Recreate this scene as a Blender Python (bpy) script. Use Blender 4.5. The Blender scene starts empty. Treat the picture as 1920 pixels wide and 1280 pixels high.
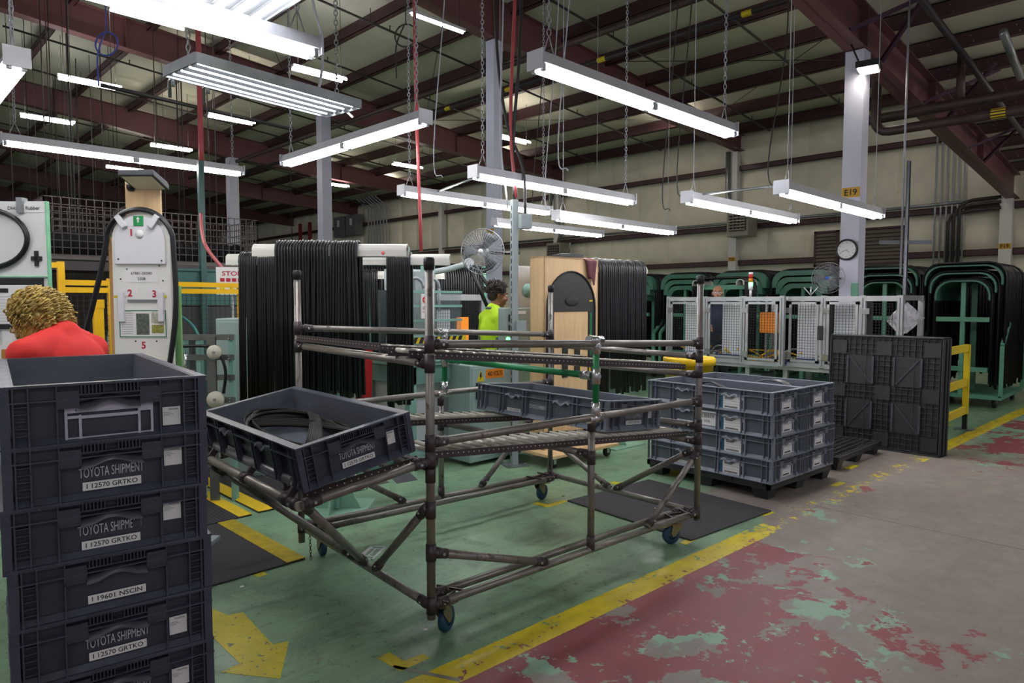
import bpy, bmesh, math, random
from mathutils import Vector, Matrix, Euler, Quaternion
random.seed(7)
R = math.radians
SC = bpy.context.scene
COL = SC.collection

# ------------------------------------------------------------------ camera
# world axes: +X runs across the hall to the clad wall, +Y runs along that wall, metres
cam_d = bpy.data.cameras.new('camera')
cam_d.sensor_width = 36.0
cam_d.lens = 24.0
cam_d.clip_end = 200
cam = bpy.data.objects.new('camera', cam_d)
COL.objects.link(cam)
cam.location = (0, 0, 1.6)
cam.rotation_euler = (R(90 - 3.309), 0, R(45.5 - 90))
SC.camera = cam

# ------------------------------------------------------------------ ambient light of the rest of the hall
world = bpy.data.worlds.new('hall_ambient')
SC.world = world
world.use_nodes = True
bgn = world.node_tree.nodes['Background']
bgn.inputs[0].default_value = (0.92, 0.93, 1.0, 1)
bgn.inputs[1].default_value = 0.36
SC.view_settings.view_transform = 'Standard'
SC.view_settings.look = 'None'
SC.view_settings.gamma = 1.0
SC.view_settings.use_curve_mapping = False
SC.view_settings.exposure = 0.25
SC.cycles.max_bounces = 7
SC.cycles.diffuse_bounces = 4
SC.cycles.glossy_bounces = 3
SC.cycles.transmission_bounces = 4
SC.cycles.transparent_max_bounces = 8
TUBE = 30.0      # emission of the fluorescent lamps

# ------------------------------------------------------------------ helpers
def lin(c):
    return c / 12.92 if c <= 0.04045 else ((c + 0.055) / 1.055) ** 2.4
def rgb(h):
    h = h.lstrip('#')
    return tuple(lin(int(h[i:i + 2], 16) / 255) for i in (0, 2, 4)) + (1,)

class NT:
    def __init__(s, m):
        m.use_nodes = True
        s.t = m.node_tree
        s.b = s.t.nodes['Principled BSDF']
        s.o = s.t.nodes['Material Output']
    def n(s, kind, **kw):
        x = s.t.nodes.new(kind)
        for k, v in kw.items():
            if k.startswith('i_'):
                x.inputs[int(k[2:]) if k[2:].isdigit() else k[2:]].default_value = v
            else:
                setattr(x, k, v)
        return x
    def l(s, a, b):
        s.t.links.new(a, b)
    def val(s, inp, v):
        if isinstance(v, (int, float)):
            inp.default_value = v
        elif isinstance(v, tuple):
            inp.default_value = v
        else:
            s.l(v, inp)
    def m(s, op, a, b=0.0, c=0.0, clamp=False):
        x = s.n('ShaderNodeMath', operation=op, use_clamp=clamp)
        for i, v in enumerate((a, b, c)):
            s.val(x.inputs[i], v)
        return x.outputs[0]
    def mix(s, f, a, b):
        x = s.n('ShaderNodeMix', data_type='RGBA')
        s.val(x.inputs[0], f); s.val(x.inputs[6], a); s.val(x.inputs[7], b)
        return x.outputs[2]
    def noise(s, vec, scale, detail=4, rough=0.55, dist=0.0):
        x = s.n('ShaderNodeTexNoise')
        x.inputs['Scale'].default_value = scale
        x.inputs['Detail'].default_value = detail
        x.inputs['Roughness'].default_value = rough
        x.inputs['Distortion'].default_value = dist
        if vec is not None:
            s.l(vec, x.inputs['Vector'])
        return x.outputs['Fac']
    def ramp(s, f, lo, hi, clamp=True):
        x = s.n('ShaderNodeMapRange', clamp=clamp)
        s.val(x.inputs[0], f)
        x.inputs[1].default_value = lo; x.inputs[2].default_value = hi
        return x.outputs[0]

MATS = {}
def mat(name, col, rough=0.5, metal=0.0, var=0.18, scale=6.0, bump=0.0, col2=None, thr=None, spec=0.5, coat=0.0, stretch=None):
    """procedural paint / plastic / metal: base colour broken up by noise, optional second wear colour"""
    if name in MATS:
        return MATS[name]
    m = bpy.data.materials.new(name)
    t = NT(m)
    tc = t.n('ShaderNodeTexCoord')
    vec = tc.outputs['Object']
    if stretch:
        mp = t.n('ShaderNodeMapping'); mp.inputs['Scale'].default_value = stretch
        t.l(vec, mp.inputs[0]); vec = mp.outputs[0]
    c = rgb(col)
    f = t.noise(vec, scale, 5, 0.6)
    dark = tuple(x * (1 - var) for x in c[:3]) + (1,)
    lite = tuple(min(1, x * (1 + var)) for x in c[:3]) + (1,)
    cc = t.mix(t.ramp(f, 0.3, 0.7), dark, lite)
    if col2:
        g = t.noise(vec, scale * 2.3, 6, 0.65, 0.4)
        th = thr if thr else 0.6
        cc = t.mix(t.ramp(g, th, th + 0.06), cc, rgb(col2))
    t.l(cc, t.b.inputs['Base Color'])
    t.b.inputs['Metallic'].default_value = metal
    t.b.inputs['Specular IOR Level'].default_value = spec
    if coat:
        t.b.inputs['Coat Weight'].default_value = coat
    rr = t.m('ADD', t.m('MULTIPLY', f, 0.25), rough - 0.12, clamp=True)
    t.l(rr, t.b.inputs['Roughness'])
    if bump:
        bn = t.n('ShaderNodeBump'); bn.inputs['Strength'].default_value = bump; bn.inputs['Distance'].default_value = 0.01
        t.l(t.noise(vec, scale * 6, 3), bn.inputs['Height']); t.l(bn.outputs[0], t.b.inputs['Normal'])
    MATS[name] = m
    return m

def emit(name, col, strength, base='#ffffff'):
    if name in MATS:
        return MATS[name]
    m = bpy.data.materials.new(name)
    t = NT(m)
    t.b.inputs['Base Color'].default_value = rgb(base)
    t.b.inputs['Emission Color'].default_value = col if isinstance(col, tuple) else rgb(col)
    t.b.inputs['Emission Strength'].default_value = strength
    MATS[name] = m
    return m

def clear(name, col, alpha, rough=0.08):
    if name in MATS:
        return MATS[name]
    m = bpy.data.materials.new(name)
    t = NT(m)
    t.b.inputs['Base Color'].default_value = rgb(col)
    t.b.inputs['Roughness'].default_value = rough
    t.b.inputs['Alpha'].default_value = alpha
    MATS[name] = m
    return m

class MB:
    """collects shapes, then links them as ONE mesh object"""
    def __init__(s):
        s.v = []; s.f = []; s.mi = []; s.sm = []; s.cur = 0; s.smooth = False; s.M = None
    def add(s, vs, fs, smooth=None):
        k = len(s.v)
        if s.M is not None:
            vs = [s.M @ Vector(p) for p in vs]
        s.v += [tuple(p) for p in vs]
        for f in fs:
            s.f.append(tuple(i + k for i in f)); s.mi.append(s.cur); s.sm.append(s.smooth if smooth is None else smooth)
        return s
    def bx(s, x0, y0, z0, x1, y1, z1):
        vs = [(x0, y0, z0), (x1, y0, z0), (x1, y1, z0), (x0, y1, z0), (x0, y0, z1), (x1, y0, z1), (x1, y1, z1), (x0, y1, z1)]
        return s.add(vs, [(0, 3, 2, 1), (4, 5, 6, 7), (0, 1, 5, 4), (1, 2, 6, 5), (2, 3, 7, 6), (3, 0, 4, 7)], False)
    def cb(s, c, d, rot=None):
        """box by centre and size, optional Matrix/Euler rotation"""
        h = [x / 2 for x in d]
        vs = [Vector((a * h[0], b * h[1], e * h[2])) for e in (-1, 1) for a, b in ((-1, -1), (1, -1), (1, 1), (-1, 1))]
        if rot is not None:
            q = rot if isinstance(rot, Matrix) else Euler(rot).to_matrix()
            vs = [q @ p for p in vs]
        vs = [p + Vector(c) for p in vs]
        return s.add(vs, [(0, 3, 2, 1), (4, 5, 6, 7), (0, 1, 5, 4), (1, 2, 6, 5), (2, 3, 7, 6), (3, 0, 4, 7)], False)
    def beam(s, p0, p1, w, h, roll=0.0):
        """rectangular bar between two points, w across, h up"""
        p0, p1 = Vector(p0), Vector(p1)
        d = p1 - p0; L = d.length; d.normalize()
        up = Vector((0, 0, 1)) if abs(d.z) < 0.98 else Vector((0, 1, 0))
        x = d.cross(up).normalized(); z = x.cross(d)
        m = Matrix((x, d, z)).transposed()
        if roll:
            m = m @ Matrix.Rotation(roll, 3, 'Y')
        return s.cb((p0 + p1) / 2, (w, L, h), m)
    def tube(s, p0, p1, r, n=10, r1=None, caps=True):
        p0, p1 = Vector(p0), Vector(p1)
        d = (p1 - p0)
        if d.length < 1e-6:
            return s
        d.normalize()
        a = d.orthogonal().normalized(); b = d.cross(a)
        r1 = r if r1 is None else r1
        vs = []
        for p, q in ((p0, r), (p1, r1)):
            for i in range(n):
                t = 2 * math.pi * i / n
                vs.append(p + a * (q * math.cos(t)) + b * (q * math.sin(t)))
        s.add(vs, [(i, (i + 1) % n, n + (i + 1) % n, n + i) for i in range(n)], True)
        if caps:
            k = len(s.v) - 2 * n
            s.f.append(tuple(k + i for i in reversed(range(n)))); s.mi.append(s.cur); s.sm.append(False)
            s.f.append(tuple(k + n + i for i in range(n))); s.mi.append(s.cur); s.sm.append(False)
        return s
    def path(s, pts, r, n=8, closed=False):
        pts = [Vector(p) for p in pts]
        N = len(pts); vs = []
        prev = None
        for i, p in enumerate(pts):
            if closed:
                d = pts[(i + 1) % N] - pts[i - 1]
            else:
                d = pts[min(i + 1, N - 1)] - pts[max(i - 1, 0)]
            d.normalize()
            if prev is None:
                a = d.orthogonal().normalized()
            else:
                a = (prev - d * prev.dot(d))
                a = a.normalized() if a.length > 1e-6 else d.orthogonal().normalized()
            prev = a
            b = d.cross(a)
            rr = r[i] if isinstance(r, (list, tuple)) else r
            for k in range(n):
                t = 2 * math.pi * k / n
                vs.append(p + a * (rr * math.cos(t)) + b * (rr * math.sin(t)))
        fs = []
        for i in range(N if closed else N - 1):
            j = (i + 1) % N
            for k in range(n):
                fs.append((i * n + k, i * n + (k + 1) % n, j * n + (k + 1) % n, j * n + k))
        if not closed:
            fs.append(tuple(reversed(range(n)))); fs.append(tuple((N - 1) * n + k for k in range(n)))
        return s.add(vs, fs, True)
    def lathe(s, prof, c=(0, 0, 0), n=20, axis='Z'):
        """profile of (radius, height) turned round an axis through c"""
        vs = []
        for r, z in prof:
            for k in range(n):
                t = 2 * math.pi * k / n
                x, y = r * math.cos(t), r * math.sin(t)
                p = {'Z': (x, y, z), 'X': (z, x, y), 'Y': (y, z, x)}[axis]
                vs.append(Vector(p) + Vector(c))
        fs = []
        for i in range(len(prof) - 1):
            for k in range(n):
                fs.append((i * n + k, i * n + (k + 1) % n, (i + 1) * n + (k + 1) % n, (i + 1) * n + k))
        return s.add(vs, fs, True)
    def prism(s, poly, a, b, plane='XY', caps=True):
        """polygon extruded between a and b along the plane's normal"""
        def P(u, v, w):
            return {'XY': (u, v, w), 'XZ': (u, w, v), 'YZ': (w, u, v)}[plane]
        n = len(poly)
        vs = [P(u, v, a) for u, v in poly] + [P(u, v, b) for u, v in poly]
        fs = [(i, (i + 1) % n, n + (i + 1) % n, n + i) for i in range(n)]
        if caps:
            fs += [tuple(reversed(range(n))), tuple(range(n, 2 * n))]
        return s.add(vs, fs, False)
    def ring(s, c, r0, r1, n=20, normal='X', th=0.004):
        prof = [(r0, -th / 2), (r1, -th / 2), (r1, th / 2), (r0, th / 2), (r0, -th / 2)]
        return s.lathe(prof, c, n, normal)
    def ell(s, c, rad, nu=14, nv=9, rot=None):
        vs = []; fs = []
        for j in range(nv + 1):
            ph = math.pi * j / nv
            for i in range(nu):
                t = 2 * math.pi * i / nu
                p = Vector((rad[0] * math.sin(ph) * math.cos(t), rad[1] * math.sin(ph) * math.sin(t), rad[2] * math.cos(ph)))
                if rot is not None:
                    p = Euler(rot).to_matrix() @ p
                vs.append(p + Vector(c))
        for j in range(nv):
            for i in range(nu):
                fs.append((j * nu + i, (j + 1) * nu + i, (j + 1) * nu + (i + 1) % nu, j * nu + (i + 1) % nu))
        return s.add(vs, fs, True)
    def cap(s, p0, p1, r0, r1=None, n=12):
        """capsule with two radii, for limbs"""
        r1 = r0 if r1 is None else r1
        s.tube(p0, p1, r0, n, r1); s.ell(p0, (r0,) * 3, n, 7); s.ell(p1, (r1,) * 3, n, 7)
        return s
    def mesh(s, name, *mats):
        me = bpy.data.meshes.new(name)
        me.from_pydata(s.v, [], s.f)
        for m in mats:
            me.materials.append(m)
        if len(mats) > 1:
            me.polygons.foreach_set('material_index', s.mi)
        me.polygons.foreach_set('use_smooth', s.sm)
        me.update()
        return me
    def build(s, name, m, parent=None, fix=False):
        ms = m if isinstance(m, (list, tuple)) else [m]
        me = s.mesh(name, *ms)
        if fix:
            b = bmesh.new(); b.from_mesh(me); bmesh.ops.recalc_face_normals(b, faces=b.faces); b.to_mesh(me); b.free()
        return put(name, me, parent)

def put(name, me, parent=None, loc=None, rot=None):
    o = bpy.data.objects.new(name, me)
    COL.objects.link(o)
    if parent is not None:
        o.parent = parent
    if loc is not None:
        o.location = loc
    if rot is not None:
        o.rotation_euler = rot
    return o
def tag(o, label, cat, group=None):
    o['label'] = label; o['category'] = cat
    if group:
        o['group'] = group
    return o
def thing(name, label, cat, loc=(0, 0, 0), rz=0.0, group=None, rot=None):
    o = bpy.data.objects.new(name, None)
    COL.objects.link(o)
    o.empty_display_size = 0.05
    o.location = loc
    o.rotation_euler = rot if rot else (0, 0, rz)
    return tag(o, label, cat, group)
def struct(o):
    o['kind'] = 'structure'
    return o
def stuff(o):
    o['kind'] = 'stuff'
    return o
def copy_tree(o, parent=None):
    c = o.copy(); COL.objects.link(c); c.parent = parent
    for ch in list(o.children):
        copy_tree(ch, c)
    return c
def bevel(o, w=0.004, seg=2, ang=35):
    b = o.modifiers.new('bevel', 'BEVEL'); b.width = w; b.segments = seg; b.limit_method = 'ANGLE'; b.angle_limit = R(ang)
    return o
def smooth_round(o, lv=1):
    b = o.modifiers.new('subd', 'SUBSURF'); b.levels = lv; b.render_levels = lv
    return o
TXT = {}
def text_mesh(s, width=None, height=None, m=None, depth=0.0006, bold=0.0):
    """lettering as a mesh in the XZ plane facing -Y, centred on its own middle"""
    key = (s, width, height, m.name, bold)
    if key in TXT:
        return TXT[key]
    cu = bpy.data.curves.new('lettering', 'FONT')
    cu.body = s; cu.size = 1.0; cu.extrude = 0.0; cu.align_x = 'CENTER'; cu.align_y = 'CENTER'; cu.offset = bold; cu.resolution_u = 3
    o = bpy.data.objects.new('lettering', cu); COL.objects.link(o)
    dg = bpy.context.evaluated_depsgraph_get()
    me = bpy.data.meshes.new_from_object(o.evaluated_get(dg))
    bpy.data.objects.remove(o); bpy.data.curves.remove(cu)
    xs = [v.co.x for v in me.vertices]; ys = [v.co.y for v in me.vertices]
    w, h = max(xs) - min(xs), max(ys) - min(ys); cx, cy = (max(xs) + min(xs)) / 2, (max(ys) + min(ys)) / 2
    sx = width / w if width else None; sy = height / h if height else None
    sx = sx or sy; sy = sy or sx
    for v in me.vertices:
        v.co = ((v.co.x - cx) * sx, 0, (v.co.y - cy) * sy)
    me.name = 'lettering'
    me.materials.clear(); me.materials.append(m)
    TXT[key] = me
    return me
def text(s, m, parent, loc, width=None, height=None, rz=0.0, rx=0.0, bold=0.0, name='lettering'):
    return put(name, text_mesh(s, width, height, m, bold=bold), parent, loc, (rx, 0, rz))
def chain_mb(mb, p0, p1, link=0.045, r=0.0028, w=0.011):
    """chain of real links between two points"""
    p0, p1 = Vector(p0), Vector(p1); d = (p1 - p0); L = d.length; d.normalize()
    a = d.orthogonal().normalized(); b = d.cross(a)
    n = max(2, int(L / (link * 0.72)))
    for i in range(n):
        c = p0 + (p1 - p0) * ((i + 0.5) / n)
        s = a if i % 2 else b
        pts = []
        for k in range(8):
            t = 2 * math.pi * k / 8
            pts.append(c + d * (math.cos(t) * link / 2) + s * (math.sin(t) * w))
        mb.path(pts, r, 4, True)
    return mb
def arc(c, r, a0, a1, n, plane='XZ'):
    out = []
    for i in range(n + 1):
        t = a0 + (a1 - a0) * i / n
        u, v = r * math.cos(t), r * math.sin(t)
        out.append({'XZ': (c[0] + u, c[1], c[2] + v), 'YZ': (c[0], c[1] + u, c[2] + v), 'XY': (c[0] + u, c[1] + v, c[2])}[plane])
    return out
def curve(pts, n=8):
    """Catmull-Rom through points"""
    P = [Vector(p) for p in pts]; P = [P[0] * 2 - P[1]] + P + [P[-1] * 2 - P[-2]]
    out = []
    for i in range(1, len(P) - 2):
        for k in range(n):
            t = k / n
            out.append(0.5 * ((2 * P[i]) + (P[i + 1] - P[i - 1]) * t + (2 * P[i - 1] - 5 * P[i] + 4 * P[i + 1] - P[i + 2]) * t * t + (3 * P[i] - P[i - 1] - 3 * P[i + 1] + P[i + 2]) * t ** 3))
    out.append(P[-2])
    return out

# ------------------------------------------------------------------ materials
m_red = mat('oxide_red_steel', '#4d3033', 0.5, 0, 0.2, 1.5)
m_beam = mat('oxide_red_rafter', '#6e464a', 0.45, 0, 0.15, 0.8)
m_deck = mat('roof_insulation', '#dcd6c4', 0.8, 0, 0.10, 0.7, 0.1)
m_white = mat('white_paint', '#d9d8de', 0.4, 0, 0.05, 3)
m_lav = mat('column_white', '#c9cade', 0.45, 0, 0.06, 2)
m_housing = mat('fixture_white', '#bfc0c8', 0.4, 0, 0.08, 4)
m_pipe_dk = mat('dark_steel_pipe', '#3c3738', 0.45, 0.3, 0.2, 3)
m_pipe_br = mat('brown_pipe', '#4d3c3a', 0.45, 0.2, 0.2, 3)
m_galv = mat('galvanised', '#8d9194', 0.38, 0.7, 0.15, 8)
m_alu = mat('aluminium', '#a3a5a9', 0.35, 0.6, 0.08, 5)
m_chrome = mat('bright_metal', '#c5c6c8', 0.22, 0.9, 0.05, 5)
m_blk = mat('black_plastic', '#1c1c20', 0.45, 0, 0.2, 8)
m_rub = mat('black_rubber', '#111218', 0.36, 0, 0.25, 4, spec=0.45)
m_rub2 = mat('matt_rubber', '#232226', 0.7, 0, 0.2, 9, 0.2)
m_mint = mat('mint_machine_paint', '#7fa89f', 0.42, 0, 0.1, 3)
m_mintd = mat('mint_rack_paint', '#5f9a80', 0.42, 0, 0.12, 3)
m_grey = mat('machine_grey', '#8f9a9c', 0.45, 0, 0.1, 3)
m_yel = mat('safety_yellow', '#e8b400', 0.42, 0, 0.08, 4)
m_yelp = mat('yellow_rail_paint', '#dcc21e', 0.42, 0, 0.1, 5)
m_ybin = mat('yellow_bin_plastic', '#d8b010', 0.5, 0, 0.12, 5)
m_paper = mat('paper', '#e2e1e3', 0.7, 0, 0.03, 8)
m_ink = mat('black_ink', '#1a1a1c', 0.6, 0, 0.02, 8)
m_redink = mat('red_ink', '#b5213a', 0.6, 0, 0.05, 8)
m_greenp = mat('green_pipe_plastic', '#0f7a45', 0.35, 0, 0.08, 6)
m_wood = mat('plywood', '#d3b186', 0.55, 0, 0.12, 3, 0.05, stretch=(9, 9, 0.7))
m_woodd = mat('plywood_edge', '#b98d5b', 0.6, 0, 0.15, 20, stretch=(1, 1, 12))
m_redp = mat('red_pipe', '#a04045', 0.4, 0, 0.1, 4)
m_hose = mat('grey_conduit', '#a3a5ae', 0.4, 0.2, 0.1, 6)
m_pipe = mat('rack_steel_tube', '#85807c', 0.34, 0.5, 0.2, 7, col2='#5a524d', thr=0.60)
m_joint = mat('rack_joint', '#4a4044', 0.42, 0.4, 0.2, 9)
m_roller = mat('roller_grey', '#d0cbc0', 0.35, 0.15, 0.08, 9)
m_tote = mat('tote_plastic', '#363946', 0.40, 0, 0.2, 5, col2='#4e5260', thr=0.66)
m_tedge = mat('tote_plastic_rubbed', '#3f4354', 0.38, 0, 0.25, 9, col2='#6c7182', thr=0.62)
m_tgedge = mat('tote_faded_rubbed', '#737a88', 0.42, 0, 0.2, 9, col2='#9aa0ac', thr=0.62)
m_totein = mat('tote_interior_lit_scuffed', '#585d69', 0.45, 0, 0.2, 3, col2='#767c88', thr=0.66, stretch=(1, 1, 4))  # scuffed, and paler still for light caught inside the tote
m_toteg = mat('tote_plastic_faded', '#5a616c', 0.5, 0, 0.16, 4, col2='#79808a', thr=0.66)
m_palrib = mat('pallet_rib_lit', '#3c3c43', 0.42, 0, 0.25, 9, col2='#5a5a62', thr=0.62)  # light catching the ribs is put into this paler tone
m_pallet = mat('pallet_plastic', '#232327', 0.5, 0, 0.2, 6, col2='#3a3a3f', thr=0.66)
m_blue = mat('blue_caster', '#173f5c', 0.45, 0, 0.12, 8)
m_wire = mat('dark_wire', '#33302f', 0.5, 0.3, 0.1, 10)
m_tag = mat('tote_lettering', '#c2c4c8', 0.6, 0, 0.05, 30)
m_orange = mat('orange_sheet', '#ee8a1c', 0.5, 0, 0.05, 6)
m_teal = mat('teal_bin_plastic', '#2f5f5c', 0.45, 0, 0.12, 4)
m_lamp = emit('fluorescent_tube', (1.0, 0.985, 0.96, 1), TUBE)
m_lampc = emit('fluorescent_tube_cool', (0.93, 0.95, 1.0, 1), TUBE)
m_lampw = emit('highbay_tube_warm', (1.0, 0.93, 0.82, 1), TUBE * 1.4)
m_lamph = emit('hooded_tube_cool', (0.93, 0.95, 1.0, 1), 9.0)
m_green_l = emit('green_indicator', (0.03, 1.0, 0.12, 1), 4.0)
# ================================================================== floor
def floor_material():
    m = bpy.data.materials.new('painted_concrete_floor')
    t = NT(m)
    tc = t.n('ShaderNodeTexCoord'); P = tc.outputs['Object']
    sep = t.n('ShaderNodeSeparateXYZ'); t.l(P, sep.inputs[0])
    x, y = sep.outputs[0], sep.outputs[1]
    s = t.m('ADD', t.m('SUBTRACT', y, 2.225), t.m('MULTIPLY', t.m('SUBTRACT', x, 1.74), 0.0358))   # distance from the painted line
    big = t.noise(P, 0.55, 3, 0.5)
    n1 = t.noise(P, 1.15, 9, 0.62, 0.25)
    n2 = t.noise(P, 7.0, 8, 0.65, 0.2)
    n3 = t.noise(P, 26.0, 5, 0.6)
    fine = t.noise(P, 90.0, 3, 0.6)
    # bare concrete
    conc = t.mix(t.ramp(n1, 0.3, 0.7), rgb('#837872'), rgb('#958b85'))
    conc = t.mix(t.m('MULTIPLY', t.ramp(n2, 0.35, 0.75), 0.45), conc, rgb('#6f6662'))
    conc = t.mix(t.m('MULTIPLY', t.ramp(fine, 0.62, 0.75), 0.5), conc, rgb('#58504d'))
    # green paint with rubbed dirt
    green = t.mix(t.ramp(n1, 0.3, 0.7), rgb('#709478'), rgb('#8cae8a'))
    dirt = t.m('MULTIPLY', t.ramp(t.noise(P, 2.1, 7, 0.68, 0.6), 0.47, 0.70), 0.75)
    green = t.mix(dirt, green, rgb('#46544b'))
    green = t.mix(t.m('MULTIPLY', t.ramp(n3, 0.60, 0.70), 0.55), green, rgb('#46584c'))
    green = t.mix(t.m('MULTIPLY', t.ramp(n2, 0.64, 0.70), 0.7), green, rgb('#7d756c'))
    mp = t.n('ShaderNodeMapping'); mp.inputs['Scale'].default_value = (0.7, 9.0, 1.0); mp.inputs['Rotation'].default_value = (0, 0, 0.03); t.l(P, mp.inputs[0])
    streak = t.noise(mp.outputs[0], 1.6, 7, 0.7, 0.3)
    green = t.mix(t.m('MULTIPLY', t.ramp(streak, 0.54, 0.72), 0.55), green, rgb('#4c5a50'))
    green = t.mix(t.m('MULTIPLY', t.ramp(streak, 0.44, 0.30), 0.35), green, rgb('#9dbb98'))
    green = t.mix(t.m('MULTIPLY', t.ramp(t.noise(P, 15, 9, 0.75, 0.5), 0.58, 0.64), 0.6), green, rgb('#414b44'))
    green = t.mix(t.ramp(t.noise(P, 44, 4, 0.5, 0.8), 0.69, 0.71), green, rgb('#262d2a'))
    conc = t.mix(t.m('MULTIPLY', t.ramp(streak, 0.56, 0.74), 0.4), conc, rgb('#665c57'))
    conc = t.mix(t.ramp(t.noise(P, 40, 3, 0.5, 0.8), 0.73, 0.75), conc, rgb('#3c3633'))
    # worn through to concrete where the trucks cross the line
    wx = t.ramp(x, 4.3, 5.3); ws = t.m('SUBTRACT', 1.0, t.ramp(s, 0.1, 1.5))
    wfar = t.m('SUBTRACT', 1.0, t.ramp(x, 7.6, 8.6))
    wear = t.m('MULTIPLY', t.m('MULTIPLY', wx, ws), wfar)
    gone = t.ramp(t.m('ADD', t.m('MULTIPLY', wear, 0.36), t.m('ADD', t.m('MULTIPLY', n1, 0.6), t.m('MULTIPLY', n2, 0.4))), 0.63, 0.68)
    green = t.mix(gone, green, conc)
    # red walkway paint over mint primer
    away = t.ramp(t.m('MULTIPLY', s, -1.0), 0.45, 2.0)
    T = t.m('ADD', 0.40, t.m('MULTIPLY', away, 0.215))
    T = t.m('ADD', T, t.m('MULTIPLY', t.m('MULTIPLY', t.ramp(x, 3.9, 4.9), wfar), 0.20))
    T = t.m('ADD', T, t.m('MULTIPLY', t.ramp(x, 7.6, 8.6), 0.10))
    fld = t.m('ADD', t.m('MULTIPLY', n1, 0.72), t.m('MULTIPLY', n2, 0.28))
    isred = t.ramp(t.m('SUBTRACT', fld, T), 0.0, 0.006)
    hole = t.ramp(t.m('ADD', t.m('MULTIPLY', t.noise(P, 1.7, 8, 0.6, 0.3), 0.8), t.m('MULTIPLY', n2, 0.2)), 0.545, 0.552)
    isred = t.m('MULTIPLY', isred, t.m('SUBTRACT', 1.0, hole))
    prim = t.m('MULTIPLY', t.ramp(t.m('SUBTRACT', fld, T), -0.022, -0.016), t.ramp(t.noise(P, 3.2, 4), 0.52, 0.57))
    redc = t.mix(t.ramp(n2, 0.3, 0.7), rgb('#7d3840'), rgb('#94484d'))
    redc = t.mix(t.m('MULTIPLY', t.ramp(n3, 0.6, 0.7), 0.5), redc, rgb('#6b5450'))
    redc = t.mix(t.m('MULTIPLY', t.ramp(t.noise(P, 11, 8, 0.7), 0.585, 0.60), t.ramp(t.noise(P, 1.7, 3), 0.46, 0.56)), redc, rgb('#8fb39a'))
    side = t.mix(prim, conc, rgb('#86a892'))
    side = t.mix(isred, side, redc)
    fargreen = t.m('MULTIPLY', t.ramp(x, 8.2, 9.6), t.ramp(t.m('SUBTRACT', n1, t.m('MULTIPLY', away, 0.25)), 0.40, 0.46))
    side = t.mix(t.m('MULTIPLY', fargreen, t.m('SUBTRACT', 1.0, isred)), side, rgb('#7ba58a'))
    # saw cut
    cut = t.m('LESS_THAN', t.m('ABSOLUTE', t.m('SUBTRACT', x, t.m('ADD', 5.4, t.m('MULTIPLY', t.m('SUBTRACT', n2, 0.5), 0.02)))), 0.006)
    side = t.mix(t.m('MULTIPLY', cut, 0.75), side, rgb('#3a3533'))
    onleft = t.m('GREATER_THAN', s, 0.0)
    col = t.mix(onleft, side, green)
    # yellow line, worn
    edge = t.m('ADD', s, t.m('MULTIPLY', t.m('SUBTRACT', n3, 0.5), 0.012))
    inl = t.m('LESS_THAN', t.m('ABSOLUTE', edge), 0.080)
    lw = t.m('ADD', t.m('MULTIPLY', n2, 0.55), t.m('MULTIPLY', n3, 0.45))
    keep = t.ramp(t.m('ADD', lw, t.m('MULTIPLY', t.m('MULTIPLY', t.ramp(x, 4.35, 4.75), wfar), 0.13)), 0.585, 0.565)
    yel = t.mix(t.ramp(n2, 0.3, 0.75), rgb('#e0cc26'), rgb('#c0aa20'))
    col = t.mix(t.m('MULTIPLY', inl, keep), col, yel)
    t.l(col, t.b.inputs['Base Color'])
    rough = t.m('ADD', t.m('MULTIPLY', n2, 0.35), t.m('ADD', t.m('MULTIPLY', onleft, -0.20), 0.36))
    t.l(rough, t.b.inputs['Roughness'])
    bn = t.n('ShaderNodeBump'); bn.inputs['Strength'].default_value = 0.18; bn.inputs['Distance'].default_value = 0.004
    hgt = t.m('ADD', t.m('ADD', t.m('MULTIPLY', isred, 0.5), t.m('MULTIPLY', fine, 0.25)), t.m('MULTIPLY', n2, 0.6))
    t.l(hgt, bn.inputs['Height']); t.l(bn.outputs[0], t.b.inputs['Normal'])
    return m
mb = MB(); mb.bx(-9, -9, -0.15, 21, 56, 0)
floor = struct(mb.build('floor', floor_material()))

def yellow_paint():
    m = bpy.data.materials.new('worn_yellow_floor_paint')
    t = NT(m); tc = t.n('ShaderNodeTexCoord'); P = tc.outputs['Object']
    a = t.noise(P, 6, 6, 0.6); b = t.noise(P, 32, 6, 0.65, 0.5)
    c = t.mix(t.ramp(a, 0.3, 0.7), rgb('#d9c824'), rgb('#b8ab22'))
    c = t.mix(t.ramp(b, 0.60, 0.64), c, rgb('#5b6b4c'))
    t.l(c, t.b.inputs['Base Color']); t.b.inputs['Roughness'].default_value = 0.42
    return m
m_fy = yellow_paint()
def mark(pts, name='floor_marking', m=None, h=0.0012):
    mb = MB(); mb.prism(pts, 0.0, h)
    return mb.build(name, m or m_fy, floor, True)
mark([(1.20, 3.62), (1.32, 3.60), (1.35, 3.45), (1.42, 3.43), (1.38, 3.0), (1.45, 2.98), (1.27, 2.70), (1.11, 2.93), (1.20, 2.94), (1.21, 3.40)], 'direction_arrow')
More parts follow.
